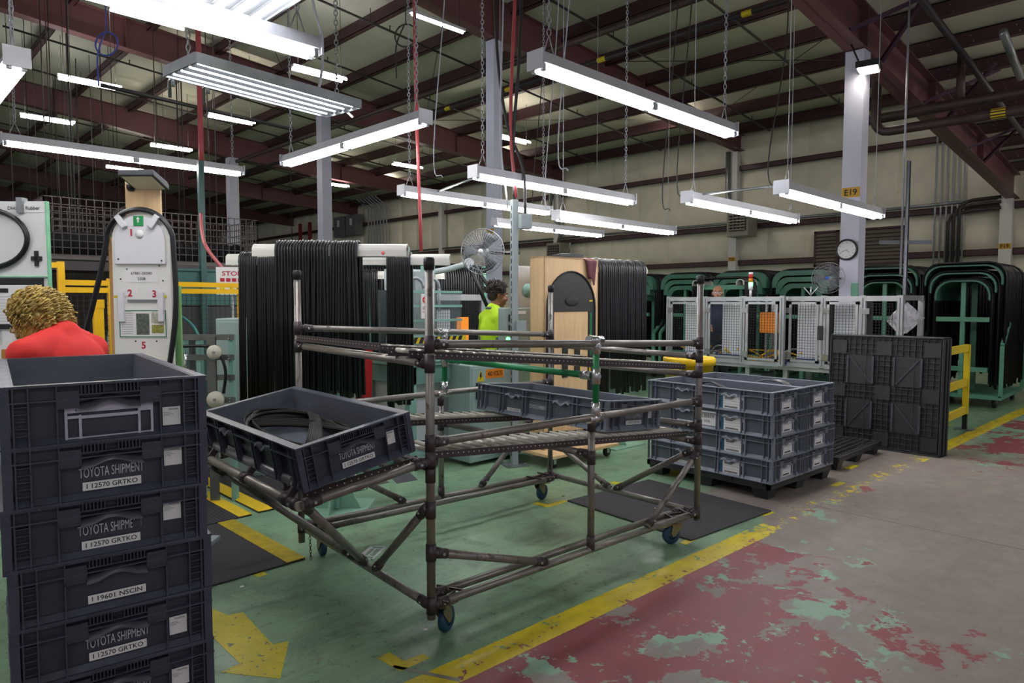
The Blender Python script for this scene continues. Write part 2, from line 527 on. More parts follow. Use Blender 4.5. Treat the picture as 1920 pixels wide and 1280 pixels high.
for pts in ([(1.66, 2.56), (1.73, 2.56), (1.73, 2.45), (1.83, 2.44), (1.83, 2.39), (1.67, 2.39)],
            [(3.86, 3.70), (3.93, 3.70), (3.93, 3.60), (4.12, 3.59), (4.12, 3.54), (3.87, 3.54)],
            [(3.92, 2.40), (4.06, 2.40), (4.06, 2.35), (3.92, 2.35)], [(1.67, 3.88), (1.73, 3.88), (1.73, 3.81), (1.67, 3.81)],
            [(4.80, 3.66), (4.87, 3.66), (4.87, 3.60), (5.02, 3.58), (5.02, 3.53), (4.80, 3.54)],
            [(4.86, 2.46), (4.95, 2.45), (4.96, 2.33), (5.02, 2.32), (5.01, 2.24), (4.87, 2.26)],
            [(9.9, 2.35), (10.3, 2.33), (10.3, 2.27), (9.9, 2.29)], [(6.1, 2.25), (6.3, 2.24), (6.3, 2.18), (6.1, 2.19)],
            [(6.85, 2.4), (7.05, 2.39), (7.05, 2.32), (6.85, 2.33)]):
    mark(pts)
m_patch = mat('grey_tape_patch', '#4b4a50', 0.6, 0, 0.15, 20)
mark([(3.20, 5.22), (3.44, 5.26), (3.42, 5.02), (3.20, 5.05)], 'tape_patch', m_patch)
mark([(3.60, 5.38), (3.82, 5.36), (3.65, 4.92), (3.44, 4.95)], 'tape_patch', m_patch)
m_seal = mat('silvery_tape', '#8c8880', 0.35, 0.2, 0.2, 12)
mark([(1.66, 2.44), (1.68, 2.45), (1.82, 2.16), (1.80, 2.15)], 'tape_patch', m_seal)

# ================================================================== walls
WU = 20.5
m_vinyl = mat('insulation_facing', '#e6dfcb', 0.55, 0, 0.10, 1.2, 0.25, col2='#b5ab98', thr=0.68)
mb = MB(); mb.bx(WU, 0.0, 0, WU + 0.25, 56, 7.3)
wall = struct(mb.build('wall_back', m_vinyl))
GIRTS = (2.83, 3.95, 5.78)
def bulge_mesh(h, seed):
    rr = random.Random(seed); mb = MB(); n, k = 8, 8; w = 1.2; vs = []
    ph = rr.random() * 6
    for j in range(k + 1):
        for i in range(n + 1):
            u, v = i / n, j / k
            d = 0.11 * (math.sin(math.pi * u) ** 0.45) * (math.sin(math.pi * min(1, max(0, v))) ** 0.5) + 0.012 * math.sin(u * 21 + ph) * math.sin(math.pi * v)
            vs.append((-d, u * w, v * h))
    fs = [(j * (n + 1) + i, (j + 1) * (n + 1) + i, (j + 1) * (n + 1) + i + 1, j * (n + 1) + i + 1) for j in range(k) for i in range(n)]
    mb.add(vs, fs, True)
    return mb.mesh('insulation_panel', m_vinyl)
for z0, z1 in ((2.9, 3.87), (4.03, 5.70), (5.86, 7.05)):
    ms = [bulge_mesh(z1 - z0, q) for q in range(3)]
    for i in range(34):
        put('insulation_panel', ms[(i * 7 + int(z0)) % 3], wall, (WU - 0.005, 2.4 + i * 1.2, z0))
for i, z in enumerate(GIRTS):
    mb = MB(); mb.bx(WU - 0.2, 0.5, z - 0.08, WU - 0.185, 52, z + 0.08); mb.bx(WU - 0.2, 0.5, z + 0.065, WU, 52, z + 0.08); mb.bx(WU - 0.2, 0.5, z - 0.08, WU - 0.13, 52, z - 0.068)
    mb.build('girt', m_red, wall)
mb = MB(); mb.bx(WU - 0.24, 0.5, 6.95, WU - 0.0, 52, 7.2); mb.build('eave_strut', m_red, wall)
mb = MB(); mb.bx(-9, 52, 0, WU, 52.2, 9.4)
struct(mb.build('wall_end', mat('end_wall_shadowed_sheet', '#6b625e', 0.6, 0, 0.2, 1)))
# louvres in the wall
for k, (v0, v1) in enumerate(((7.42, 8.1), (5.75, 6.85))):
    lv = thing('wall_louver', ('narrow brown slatted wall louver left of the clock column', 'wide brown slatted wall louver right of the clock column')[k], 'louver', (WU - 0.2, v0, 2.62))
    w = v1 - v0
    mb = MB(); mb.bx(-0.03, 0, 0, 0.05, 0.06, 1.02); mb.bx(-0.03, w - 0.06, 0, 0.05, w, 1.02); mb.bx(-0.03, 0, 0.97, 0.05, w, 1.02); mb.bx(-0.03, 0, 0, 0.05, w, 0.05); mb.bx(0.02, 0, 0, 0.05, w, 1.02)
    mb.build('frame', m_red, lv)
    for i in range(9):
        mb = MB(); mb.cb((-0.01, w / 2, 0.1 + i * 0.1), (0.012, w - 0.12, 0.105), (0, R(28), 0)); mb.build('slat', mat('louver_slat', '#6a6058', 0.5, 0, 0.15, 2), lv)

# ================================================================== roof, rafters, purlins
UND = [(-2.5, 8.10), (2.8, 7.70), (6, 7.40), (10, 6.92), (13.6, 6.68), (20.45, 6.32)]
def und(u):
    for (a, za), (b, zb) in zip(UND, UND[1:]):
        if u <= b:
            return za + (zb - za) * (u - a) / (b - a)
    return UND[-1][1]
def ztop(u):
    return 7.75 - 0.09 * (u - 10)
mb = MB(); mb.prism([(-9, ztop(-9) + 0.25), (20.6, ztop(20.6) + 0.25), (20.6, ztop(20.6) + 0.4), (-9, ztop(-9) + 0.4)], 3.0, 52, 'XZ')
ceil = struct(mb.build('ceiling', m_deck, None, True))
for v in (10.5, 18.0, 25.4, 32.8, 40.2, 47.6):
    us = [u for u, z in UND]
    mb = MB()
    mb.prism([(u, und(u)) for u in us] + [(20.45, ztop(20.45)), (-2.5, ztop(-2.5))], v - 0.008, v + 0.008, 'XZ')
    for (a, b) in zip(us, us[1:]):
        mb.prism([(a, und(a)), (b, und(b)), (b, und(b) + 0.018), (a, und(a) + 0.018)], v - 0.14, v + 0.14, 'XZ')
    mb.prism([(-2.5, ztop(-2.5) - 0.015), (20.45, ztop(20.45) - 0.015), (20.45, ztop(20.45)), (-2.5, ztop(-2.5))], v - 0.12, v + 0.12, 'XZ')
    for u in (5.0, 9.8, 15.0):
        mb.bx(u - 0.008, v - 0.12, und(u), u + 0.008, v + 0.12, ztop(u))
    mb.build('rafter', m_beam, ceil, True)
for k in range(15):
    u = 20.0 - k * 1.6
    if u < -3:
        break
    z = ztop(u)
    mb = MB()
    z -= 0.10; mb.bx(u - 0.008, 3.0, z, u + 0.008, 52, z + 0.34); mb.bx(u - 0.13, 3.0, z, u + 0.008, 52, z + 0.014); z += 0.10; mb.bx(u - 0.006, 3.0, z + 0.228, u + 0.10, 52, z + 0.24); z -= 0.10; mb.bx(u - 0.13, 3.0, z, u - 0.118, 52, z + 0.045)
    mb.build('purlin', m_red, ceil)
for (u0, v0, u1, v1) in ((13.6, 3.6, 18.4, 10.3), (13.6, 10.3, 18.4, 3.6), (8.8, 10.7, 13.6, 17.8), (13.6, 17.8, 18.4, 10.7), (4, 10.7, 8.8, 17.8)):
    mb = MB(); mb.tube((u0, v0, ztop(u0) - 0.02), (u1, v1, ztop(u1) - 0.02), 0.009, 6); mb.build('brace_rod', m_pipe_dk, ceil)
# lower bay beyond the near frame
def zb(u):
    return 5.06 - 0.08 * (u - 8)
def roofz(u, v):
    return ztop(u) + 0.255 if v > 3.45 else zb(u) + 0.845
near = mb = MB()
u0, u1 = -3.0, 20.3
mb.prism([(u0, zb(u0)), (u1, zb(u1)), (u1, zb(u1) + 0.58), (u0, zb(u0) + 0.58)], 3.39, 3.41, 'XZ')
for dz in (0.0, 0.562):
    mb.prism([(u0, zb(u0) + dz), (u1, zb(u1) + dz), (u1, zb(u1) + dz + 0.018), (u0, zb(u0) + dz + 0.018)], 3.27, 3.53, 'XZ')
for u in (6.5, 9.8, 13.0, 16.5):
    mb.bx(u - 0.008, 3.28, zb(u), u + 0.008, 3.52, zb(u) + 0.57)
mb = MB(); mb.prism([(-9, zb(-9) + 0.84), (20.6, zb(20.6) + 0.84), (20.6, zb(20.6) + 0.95), (-9, zb(-9) + 0.95)], -9, 3.6, 'XZ')
lowroof = struct(mb.build('ceiling_low_bay', m_deck, None, True))
near.build('rafter', m_beam, lowroof, True)
for k in range(17):
    u = 20.0 - k * 1.15
    z = zb(u) + 0.585
    mb = MB()
    mb.bx(u - 0.006, -8.5, z, u + 0.006, 3.55, z + 0.23); mb.bx(u - 0.10, -8.5, z, u + 0.006, 3.55, z + 0.012); mb.bx(u - 0.006, -8.5, z + 0.218, u + 0.10, 3.55, z + 0.23)
    p = mb.build('purlin', m_red, lowroof)
    mb = MB()
    for q in range(9):
        v = 3.1 - q * 0.55
        for dz in (0.07, 0.16):
            mb.tube((u - 0.014, v + (0.04 if dz > 0.1 else 0), z + dz), (u - 0.006, v + (0.04 if dz > 0.1 else 0), z + dz), 0.011, 6)
    mb.build('bolts', m_galv, p)
mb = MB()
for u in (9.2, 12.4, 15.4):
    mb.beam((u, 3.3, zb(u) + 0.05), (u + 0.75, 2.45, zb(u + 0.75) + 0.6), 0.05, 0.05)
    mb.beam((u + 1.2, 3.3, zb(u + 1.2) + 0.05), (u + 0.45, 2.45, zb(u + 0.45) + 0.6), 0.05, 0.05)
mb.build('fly_brace', mat('purple_bracing', '#4a2d44', 0.5, 0, 0.1, 2), lowroof)

# ================================================================== columns
m_sign = mat('stencil_yellow', '#c8981e', 0.5, 0, 0.06, 6)
def column(u, v, top, label, s=0.24, m=None, sign=None, signz=3.0, strip=False):
    c = thing('column', label, 'column', (u, v, 0))
    h = s / 2
    mb = MB(); mb.bx(-h, -h, 0.02, h, h, top)
    bevel(mb.build('shaft', m or m_lav, c), 0.006)
    mb = MB(); mb.bx(-0.2, -0.2, 0, 0.2, 0.2, 0.02); mb.build('base_plate', m or m_lav, c)
    mb = MB(); mb.bx(-h, -h, top, h, h, top + 0.015); mb.build('cap_plate', m or m_lav, c)
    if sign:
        mb = MB(); mb.bx(-h - 0.004, -h * 0.95, signz - 0.065, -h, h * 0.95, signz + 0.065); p = mb.build('grid_sign', m_sign, c)
        text(sign, m_ink, p, (-h - 0.006, 0, signz), width=s * 0.66, rz=R(-90), bold=0.02)
    return c
column(9.8, 3.4, zb(9.8) - 0.02, 'white column carrying the round clock and wall fan', sign='E19', signz=3.06)
column(9.8, 10.5, und(9.8) - 0.02, 'white column behind the large pedestal fan', sign='E20', signz=3.05)
column(10.1, 18.0, und(10.1) - 0.02, 'white column rising behind the hanging rubber rack', s=0.3)
column(10.5, 25.4, und(10.5) - 0.02, 'distant white column left of the hanging rubber rack', s=0.34)
m_wcol = mat('wall_column_white', '#d4d3d0', 0.5, 0, 0.06, 2)
for v, top, lb, sg in ((3.5, 4.1, 'white wall column at the right edge beneath the low rafter', 'F19'), (10.6, 6.28, 'white wall column beside the hanging unit heater', 'F20'),
                       (18.05, 6.28, 'white wall column behind the plywood jig', None), (25.3, 6.28, 'white wall column left of the pedestal fan', None)):
    column(20.28, v, top, lb, 0.26, m_wcol, sg, 2.95)

# ================================================================== pipes and ducts
def pipe(name, label, pts, r, m, cat='pipe', n=10, parent=None, group=None):
    mb = MB(); mb.path(pts, r, n)
    return tag(mb.build(name, m), label, cat, group)
def tags_on(o, pts):
    for k, p in enumerate(pts):
        mb = MB(); mb.tube(p[0], p[1], p[2], 10, caps=False); mb.build('pipe_marker', m_yelp, o)
o = pipe('sprinkler_main', 'thick grey sprinkler main passing just below the first row of roof purlins', [(10.6, 3.7, 6.75), (10.6, 30, 6.75)], 0.065, m_pipe_br)
o = pipe('sprinkler_main', 'dark sprinkler main with small yellow markers', [(11.2, 3.7, 6.5), (11.2, 26, 6.5)], 0.05, m_pipe_dk)
tags_on(o, [((11.2, 5.6, 6.5), (11.2, 5.78, 6.5), 0.0515), ((11.2, 8.7, 6.5), (11.2, 8.9, 6.5), 0.0515), ((11.2, 11.4, 6.5), (11.2, 11.6, 6.5), 0.0515), ((11.2, 13.6, 6.5), (11.2, 13.8, 6.5), 0.0515)])
for k, v in enumerate((4.75, 6.85, 9.2, 12.9, 15.6, 20.2, 23.0, 27.8, 30.5)):
    lb = 'thin dark sprinkler branch line running under the roof purlins'
    br = thing('sprinkler_branch', lb, 'pipe', (0, v, 0), 0, 'sprinkler branch lines')
    mb = MB(); mb.tube((3.0, 0, ztop(3.0) - 0.28), (19.6, 0, ztop(19.6) - 0.28), 0.026, 8); mb.build('run', m_pipe_dk, br)
    mb = MB()
    for u in (5.2, 8.4, 11.6, 14.8, 18.0):
        mb.tube((u, 0, ztop(u) - 0.28), (u, 0, ztop(u) + 0.02), 0.007, 6); mb.tube((u + 0.5, 0, ztop(u + .5) - 0.27), (u + 0.5, 0, ztop(u + .5) - 0.17), 0.012, 6)
        mb.lathe([(0.001, 0), (0.022, 0.004), (0.022, 0.01), (0.001, 0.014)], (u + 0.5, 0, ztop(u + .5) - 0.18), 8)
    mb.build('hangers', m_pipe_dk, br)
o = pipe('sprinkler_main', 'fat brown main hung under the low roof bay', [(12.2, 4.4, 4.58), (12.1, -3, 4.62)], 0.085, m_pipe_br, n=14)
o = pipe('sprinkler_riser', 'dark brown pipe dropping and elbowing beside the clock column', [(11.95, 3.85, 5.3)] + [(11.95, 3.85, 4.5)] + [(11.95, 3.85 - 0.2 * (1 - math.cos(t)), 4.5 - 0.2 * math.sin(t)) for t in (0.4, 0.8, 1.2, 1.57)] + [(11.95, -3, 4.3)], 0.075, m_pipe_br, n=12)
tags_on(o, [((11.95, 2.12, 4.3), (11.95, 2.30, 4.3), 0.076)])
pipe('sprinkler_riser', 'short brown riser pipe joining the low bay main', [(12.2, 2.75, 4.6), (12.2, 2.75, 5.35)], 0.06, m_pipe_br)
pipe('sprinkler_branch', 'bright-edged pipe slanting across the low roof bay', [(8.4, 2.55, 5.28), (17.5, 2.55, 4.62)], 0.045, m_pipe_dk)
pipe('sprinkler_branch', 'short stub pipe hanging near the right edge of the low bay', [(10.6, 1.95, 5.0), (12.4, 2.05, 4.86)], 0.05, m_galv)
# wall pipework
pipe('wall_conduit', 'long grey conduit running along the clad wall', [(20.2, 3.7, 4.12), (20.2, 6, 4.08), (20.2, 30, 4.10)], 0.045, m_galv)
for k in range(6):
    v = 5.02 - k * 0.125
    pipe('wall_conduit', 'thin vertical conduit in the bundle on the right of the clad wall', [(20.2, v, 5.9 - 0.1 * k), (20.2, v, 2.3)], 0.022, m_hose, group='vertical conduit bundle')
for k, z in enumerate((4.12, 4.0, 3.86)):
    pipe('wall_conduit', 'bent dark conduit sweeping right to the low wall column', [(20.1, 4.45 + 0.12 * k, 2.3), (20.1, 4.45 + 0.12 * k, z - 0.25), (20.1, 4.38 + 0.12 * k, z - 0.08), (20.1, 4.2, z), (20.1, 3.6, z + 0.02)], 0.04, m_pipe_dk, group='bent conduits on the wall')
for k in range(7):
    pipe('wall_conduit', 'pale vertical conduit in the far left bundle on the clad wall', [(20.1, 29.6 + k * 0.28, 1.5), (20.1, 29.6 + k * 0.28, 6.5), (19.4, 29.6 + k * 0.28, 6.95)], 0.04, m_hose, group='far left conduit bundle')
for k, v in enumerate((37.4, 38.6)):
    pipe('wall_pipe', 'bright red vertical pipe on the far part of the wall', [(20.0, v, 1.0), (20.0, v, 6.3)], 0.11, m_redp, group='red wall pipes')
for k, v in enumerate((32.6, 33.9)):
    b = thing('electrical_box', 'grey electrical cabinet high on the far wall', 'cabinet', (20.15, v, 5.2), 0, 'wall electrical cabinets')
    mb = MB(); mb.bx(-0.3, -0.55, 0, 0.1, 0.55, 1.1); bevel(mb.build('case', mat('elec_grey', '#6d6f70', 0.5, 0, 0.1, 2), b), 0.02)
    mb = MB(); mb.bx(-0.32, -0.08, 0.55, -0.3, 0.12, 0.9); mb.build('label_plate', m_paper, b)
def heater(v, u, z, label, flue):
    h = thing('unit_heater', label, 'heater', (u, v, z))
    mb = MB(); mb.bx(-0.3, -0.35, 0, 0.3, 0.35, 0.75); bevel(mb.build('casing', mat('heater_enamel', '#8c897c', 0.45, 0.2, 0.1, 3), h), 0.015)
    mb = MB(); mb.bx(-0.315, -0.28, 0.16, -0.3, 0.28, 0.68); mb.build('grille_back', m_blk, h)
    for i in range(6):
        mb = MB(); mb.cb((-0.33, 0, 0.2 + i * 0.09), (0.02, 0.56, 0.03), (0, R(30), 0)); mb.build('louver_blade', mat('heater_blade', '#777468', 0.4, 0.3, 0.1, 4), h)
    mb = MB()
    for i in range(5):
        mb.bx(-0.345, -0.25 + i * 0.12, 0.16, -0.335, -0.235 + i * 0.12, 0.68)
    mb.build('grille_bars', mat('heater_blade', '#777468'), h)
    mb = MB(); mb.path(flue, 0.08, 10); mb.build('flue', m_galv, h)
heater(10.15, 19.9, 3.6, 'boxy olive unit heater with slatted grille on the wall', [(0.1, 0.25, 0.75), (0.1, 0.3, 1.0), (0.15, 0.55, 1.2), (0.2, 0.6, 1.5), (0.2, 0.6, 2.7)])
heater(17.6, 19.8, 3.1, 'dark unit heater behind the pedestal fan', [(0.1, 0.1, 0.75), (0.1, -0.1, 1.3), (0.15, 0.5, 1.9), (0.2, 0.6, 2.2), (0.2, 0.6, 3.4)])
# ================================================================== lamps
def channel_lamp(label, c, axis='X', L=2.44, chain_top=None, cool=False, group=None, tubes=2, tiltpx=None, detail=True):
    lt = thing('strip_light', label, 'light', c, 0 if axis == 'X' else R(90), group)
    h = L / 2
    chain_top = roofz(c[0], c[1])
    mb = MB()
    mb.prism([(-0.06, 0.0), (0.06, 0.0), (0.05, 0.03), (0.035, 0.075), (-0.035, 0.075), (-0.05, 0.03)], -h, h, 'YZ')
    mb.build('housing', m_housing, lt, True)
    for s in (-1, 1):
        mb = MB(); mb.bx(s * h - 0.006, -0.068, -0.035, s * h + 0.006, 0.068, 0.08); mb.build('end_plate', m_housing, lt)
    ys = (-0.036, 0.036) if tubes == 2 else (0.0,)
    for y in ys:
        for x in (-h + 0.03, 0.0, h - 0.03):
            mb = MB(); mb.bx(x - (0.032 if x == 0 else 0.012), y - 0.013, -0.045, x + (0.032 if x == 0 else 0.012), y + 0.013, 0.0); mb.build('lamp_holder', m_galv, lt)
    for y in ys:
        for a, b in ((-h + 0.045, -0.035), (0.035, h - 0.045)):
            mb = MB(); mb.tube((a, y, -0.028), (b, y, -0.028), 0.0165, 8); mb.build('lamp_tube', m_lampc if cool else m_lamp, lt)
    if chain_top:
        for s in (-1, 1):
            x = s * (h - 0.12)
            mb = MB()
            if detail:
                chain_mb(mb, (x, 0, 0.2), (x, 0, chain_top - c[2]), 0.05, 0.0035, 0.013)
            else:
                mb.tube((x, 0, 0.2), (x, 0, chain_top - c[2]), 0.004, 5)
            for q in (-0.05, 0.05):
                mb.tube((x + q, 0, 0.075), (x, 0, 0.2), 0.004, 5)
            mb.build('hanger_chain', m_hose, lt)
    return lt
channel_lamp('large twin-tube strip light hanging over the far end of the pipe rack', (4.30, 2.93, 3.05), chain_top=5.3, cool=True)
channel_lamp('strip light linked by a rod, nearest the hanging rubber rack', (5.71, 6.33, 2.82), chain_top=7.3)
channel_lamp('strip light crossing in front of the white E20 column', (5.36, 4.72, 2.76), chain_top=7.3)
channel_lamp('strip light running toward the far left, right of the louvered hood', (3.45, 5.73, 3.08), 'Y', chain_top=7.6)
channel_lamp('long strip light at the left edge above the message board', (2.43, 8.52, 3.21), chain_top=7.9)
channel_lamp('low strip light behind the slotted steel post', (7.89, 7.15, 2.72), chain_top=7.0, detail=False)
channel_lamp('strip light above the arched plywood jig', (7.14, 5.30, 2.58), chain_top=7.0, detail=False)
channel_lamp('strip light left of the clock column, over the mesh enclosure', (7.08, 3.56, 2.59), chain_top=7.0, detail=False)
channel_lamp('strip light crossing in front of the E19 column', (6.94, 2.57, 2.55), chain_top=5.4, detail=False)
channel_lamp('brightest near strip light along the top left edge', (0.80, 3.66, 3.04), chain_top=6.2)
channel_lamp('strip light end poking in at the far left edge', (0.78, 6.06, 2.98), 'Y', chain_top=7.9)
# lamps of the same kind over the aisle where the photographer stands
for k, (u, v) in enumerate(((-0.2, -1.2), (5.6, -1.6), (10.4, -0.4), (-2.2, 4.2))):
    channel_lamp('strip light hanging over the open aisle beyond the picture edge', (u, v, 3.3), chain_top=5.4, detail=False, group='aisle strip lights')
for p0, p1, lb in (((5.0, 6.33, 2.88), (4.4, 4.72, 2.82), 'thin steel rod tying two strip lights together near the fan'), ((3.1, 5.05, 3.14), (2.75, 4.7, 3.12), 'thin rod joining the louvered hood to the strip light'), ((6.1, 3.56, 2.66), (5.95, 2.57, 2.62), 'thin steel rod tying the two right-hand strip lights')):
    mb = MB(); mb.tube(p0, p1, 0.012, 8); tag(mb.build('tie_rod', m_galv), lb, 'rod')
def hood(label, c, rz, L, W, nt, chain):
    h = thing('high_bay_light', label, 'light', c, rz)
    l, w = L / 2, W / 2
    mb = MB()
    mb.bx(-l, -w, 0.05, l, w, 0.065)
    for s in (-1, 1):
        mb.bx(-l, s * w - 0.006, 0.0, l, s * w + 0.006, 0.065); mb.bx(s * l - 0.006, -w, 0.0, s * l + 0.006, w, 0.065)
    mb.build('hood', m_galv, h)
    p = W / nt
    m_refl = mat('mirror_reflector', '#8a8d92', 0.35, 0.6, 0.06, 4)
    for i in range(nt):
        y = -w + p * (i + 0.5)
        mb = MB()
        for s in (-1, 1):
            mb.add([(-l + .02, y + s * p * 0.2, 0.048), (l - .02, y + s * p * 0.2, 0.048), (l - .02, y + s * p * 0.5, 0.004), (-l + .02, y + s * p * 0.5, 0.004)], [(0, 1, 2, 3)])
        mb.build('reflector', m_refl, h)
        mb = MB(); mb.tube((-l + 0.04, y, 0.022), (l - 0.04, y, 0.022), 0.0125, 8); mb.build('lamp_tube', m_lamph, h)
    for x, y in ((-l + .06, 0), (l - .06, 0)):
        mb = MB(); chain_mb(mb, (x, y, 0.066), (x, y, chain), 0.05, 0.004, 0.013); mb.build('hanger_chain', m_galv, h)
    mb = MB(); mb.path(curve([(l - .2, 0.05, 0.07), (l - .15, 0.05, 0.5), (l - .3, 0.02, 1.4), (l - .28, 0, chain)]), 0.011, 6); mb.build('power_cord', m_hose, h)
hood('galvanised four-tube hooded lamp hanging over the crates', (2.20, 4.65, 3.05), R(7), 1.26, 0.42, 4, roofz(2.2, 5) - 3.05)
hood('close six-tube louvered hood cut off by the top edge', (1.45, 3.27, 3.16), R(90), 1.24, 0.62, 6, roofz(1.45, 3.3) - 3.16)
# distant high bay lamps under the roof; the hidden ones are added wall lighting
for k, (u, v, z, lb) in enumerate(((4.13, 17.46, 6.4, 'distant warm roof lamp high above the message board'), (7.59, 18.28, 6.4, 'distant warm roof lamp above the left wire baskets'),
        (7.6, 22.93, 6.4, 'small warm roof lamp below the red rafter'), (4.12, 21.7, 6.4, 'bluish roof lamp at far left behind pipework'), (7.56, 27.7, 6.4, 'faint roof lamp in the far left distance'),
        (14.56, 20.1, 6.4, 'far roof lamp above the rubber rack arm'), (14.76, 25.4, 6.4, 'tiny far roof lamp left of the fan'), (14.5, 14.65, 6.4, 'warm roof lamp glowing on the rafter behind the E20 column'),
        (7.44, 13.37, 6.4, 'cool roof lamp behind the four-tube hood'), (3.95, 12.78, 6.4, 'cool double roof lamp along the purple rafter'), (7.9, 9.94, 6.6, 'slim roof lamp beside the big rafter at top'),
        (13.0, 0.0, 4.55, 'added lamp right of the picture, brightening the wheeled racks'), (17.0, 0.6, 4.3, 'added lamp right of the picture, brightening the clad wall'),
        (17.0, 4.5, 6.85, 'added unseen lamp brightening the wall, screened by the low roof bay'), (13.0, 4.3, 6.9, 'added unseen lamp over the hoop racks, screened by the low roof bay'), (17.5, 11.4, 7.0, 'added wall-brightening lamp hidden behind the rafter by the unit heater'), (17.5, 18.9, 7.0, 'added wall-brightening lamp hidden behind the second rafter'), (17.5, 26.3, 7.0, 'added wall-brightening lamp hidden behind the third rafter'))):
    lt = thing('roof_lamp', lb, 'light', (u, v, z), 0)
    mb = MB(); mb.bx(-0.62, -0.045, 0.03, 0.62, 0.045, 0.08); mb.build('spine', m_housing, lt)
    for y in ((-0.10, 0.10) if k not in (10,) else (0.0,)):
        mb = MB(); mb.tube((-0.58, y, 0.01), (0.58, y, 0.01), 0.025, 6); mb.build('lamp_tube', m_lampc if k in (3, 8, 9, 10) else m_lampw, lt)
    mb = MB(); mb.tube((-0.5, 0, 0.08), (-0.5, 0, roofz(u - .5, v) - z), 0.006, 5); mb.build('hanger_wire', m_wire, lt)
    mb = MB(); mb.tube((0.5, 0, 0.08), (0.5, 0, roofz(u + .5, v) - z), 0.006, 5); mb.build('hanger_wire', m_wire, lt)
lt = thing('flood_lamp', 'square flood lamp glowing beside the clock column', 'light', (9.55, 3.18, 4.56), R(10))
mb = MB(); mb.bx(-0.16, -0.13, 0.02, 0.16, 0.13, 0.1); mb.build('case', m_blk, lt)
mb = MB(); mb.bx(-0.14, -0.11, 0.005, 0.14, 0.11, 0.018); mb.build('lens', emit('flood_lens', (1, 0.9, 0.75, 1), 22), lt)
mb = MB(); mb.tube((0, 0.1, 0.1), (0, 0.22, 0.4), 0.012, 6); mb.build('bracket', m_blk, lt)

# ================================================================== drops from the roof
def hose(name, label, pts, r, m, cat='hose', n=8, group=None):
    mb = MB(); mb.path(curve(pts, 6), r, n)
    return tag(mb.build(name, m), label, cat, group)
hose('air_hose', 'red air hose dropping behind the strip light', [(3.82, 5.15, roofz(3.82, 5)), (3.82, 5.15, 4.3), (3.8, 5.05, 2.06)], 0.016, m_redp)
hose('air_hose', 'red air hose feeding the slotted steel post', [(4.66, 4.72, roofz(4.66, 5)), (4.68, 4.71, 5.0), (4.64, 4.74, 3.4), (4.67, 4.70, 2.6)], 0.017, m_redp)
hose('power_cable', 'thick black cable looping to the slotted steel post', [(4.46, 4.86, roofz(4.46, 5)), (4.5, 4.82, 4.6), (4.6, 4.78, 3.4), (4.72, 4.66, 2.9), (4.74, 4.64, 2.45)], 0.014, m_blk, 'cable')
hose('power_cable', 'second black cable beside the red hose at the post', [(4.70, 4.64, roofz(4.7, 5)), (4.71, 4.66, 4.6), (4.66, 4.72, 3.2), (4.66, 4.71, 2.58)], 0.015, m_blk, 'cable')
hose('power_cable', 'grey cable beside the white E20 column', [(4.52, 4.72, roofz(4.52, 5)), (4.55, 4.74, 4.8), (4.56, 4.80, 3.3), (4.60, 4.74, 2.5)], 0.008, m_hose, 'cable')
hose('air_hose', 'red pipe dropping to the green post near the wire baskets', [(3.0, 8.1, roofz(3, 8)), (3.0, 8.1, 4.6), (3.0, 8.1, 3.2)], 0.03, m_redp)
hose('air_hose', 'pink hose curling down past the green post', [(2.965, 8.06, 2.6), (2.93, 7.95, 2.4), (2.90, 7.75, 2.2), (3.05, 7.66, 1.95), (3.12, 7.6, 1.83), (2.98, 7.66, 1.76)], 0.02, mat('pink_hose', '#c0696c', 0.4, 0, 0.08, 5))
mb = MB(); mb.bx(-0.03, -0.03, 0, 0.03, 0.03, 3.2); o = tag(mb.build('utility_post', mat('dark_teal_post', '#2d5450', 0.45, 0, 0.1, 3)), 'dark teal utility post beside the wire baskets', 'post'); o.location = (2.98, 8.08, 0)
def coil(label, c, r, m, rr=0.008, turns=3, top=8.0):
    mb = MB()
    pts = []
    for i in range(turns * 18 + 1):
        t = 2 * math.pi * i / 18
        q = r * (1 + 0.05 * math.sin(i * 0.7))
        pts.append((c[0] + q * math.sin(t) * 0.7, c[1] - q * math.sin(t) * 0.7, c[2] + q * math.cos(t)))
    mb.path(pts, rr, 6)
    mb.tube((c[0], c[1], c[2] + r), (c[0], c[1], top), rr * 0.8, 6)
    mb.path(curve([(c[0] - .02, c[1], c[2] + r), (c[0] - .1, c[1] + .1, c[2] - r), (c[0] - .1, c[1] + .1, c[2] - r - .45)]), rr, 6)
    return tag(mb.build('cable_coil', m), label, 'cable')
coil('coiled dark cable hung from the roof beside the rafter', (6.0, 8.3, 5.45), 0.16, m_wire, 0.011, 4, roofz(6, 8))
coil('coiled blue hose hung under the purple rafter', (3.0, 11.7, 5.45), 0.17, mat('blue_hose', '#4a55b0', 0.4, 0, 0.1, 5), 0.012, 3, roofz(3, 11))
rw = random.Random(3)
for k in range(46):
    u = rw.uniform(1.2, 7.5); v = rw.uniform(12, 26)
    mb = MB(); mb.tube((u, v, roofz(u, v)), (u, v, rw.choice((2.2, 2.6, 3.0, 3.4))), rw.choice((0.006, 0.009, 0.012)), 5)
    tag(mb.build('drop_wire', (m_wire, mat('dusty_wire', '#5f5a60', 0.6, 0, 0.1, 5), m_pipe_br)[k % 3]), 'thin vertical drop wire hanging from the left roof bays', 'wire', 'drop wires in the left bays')
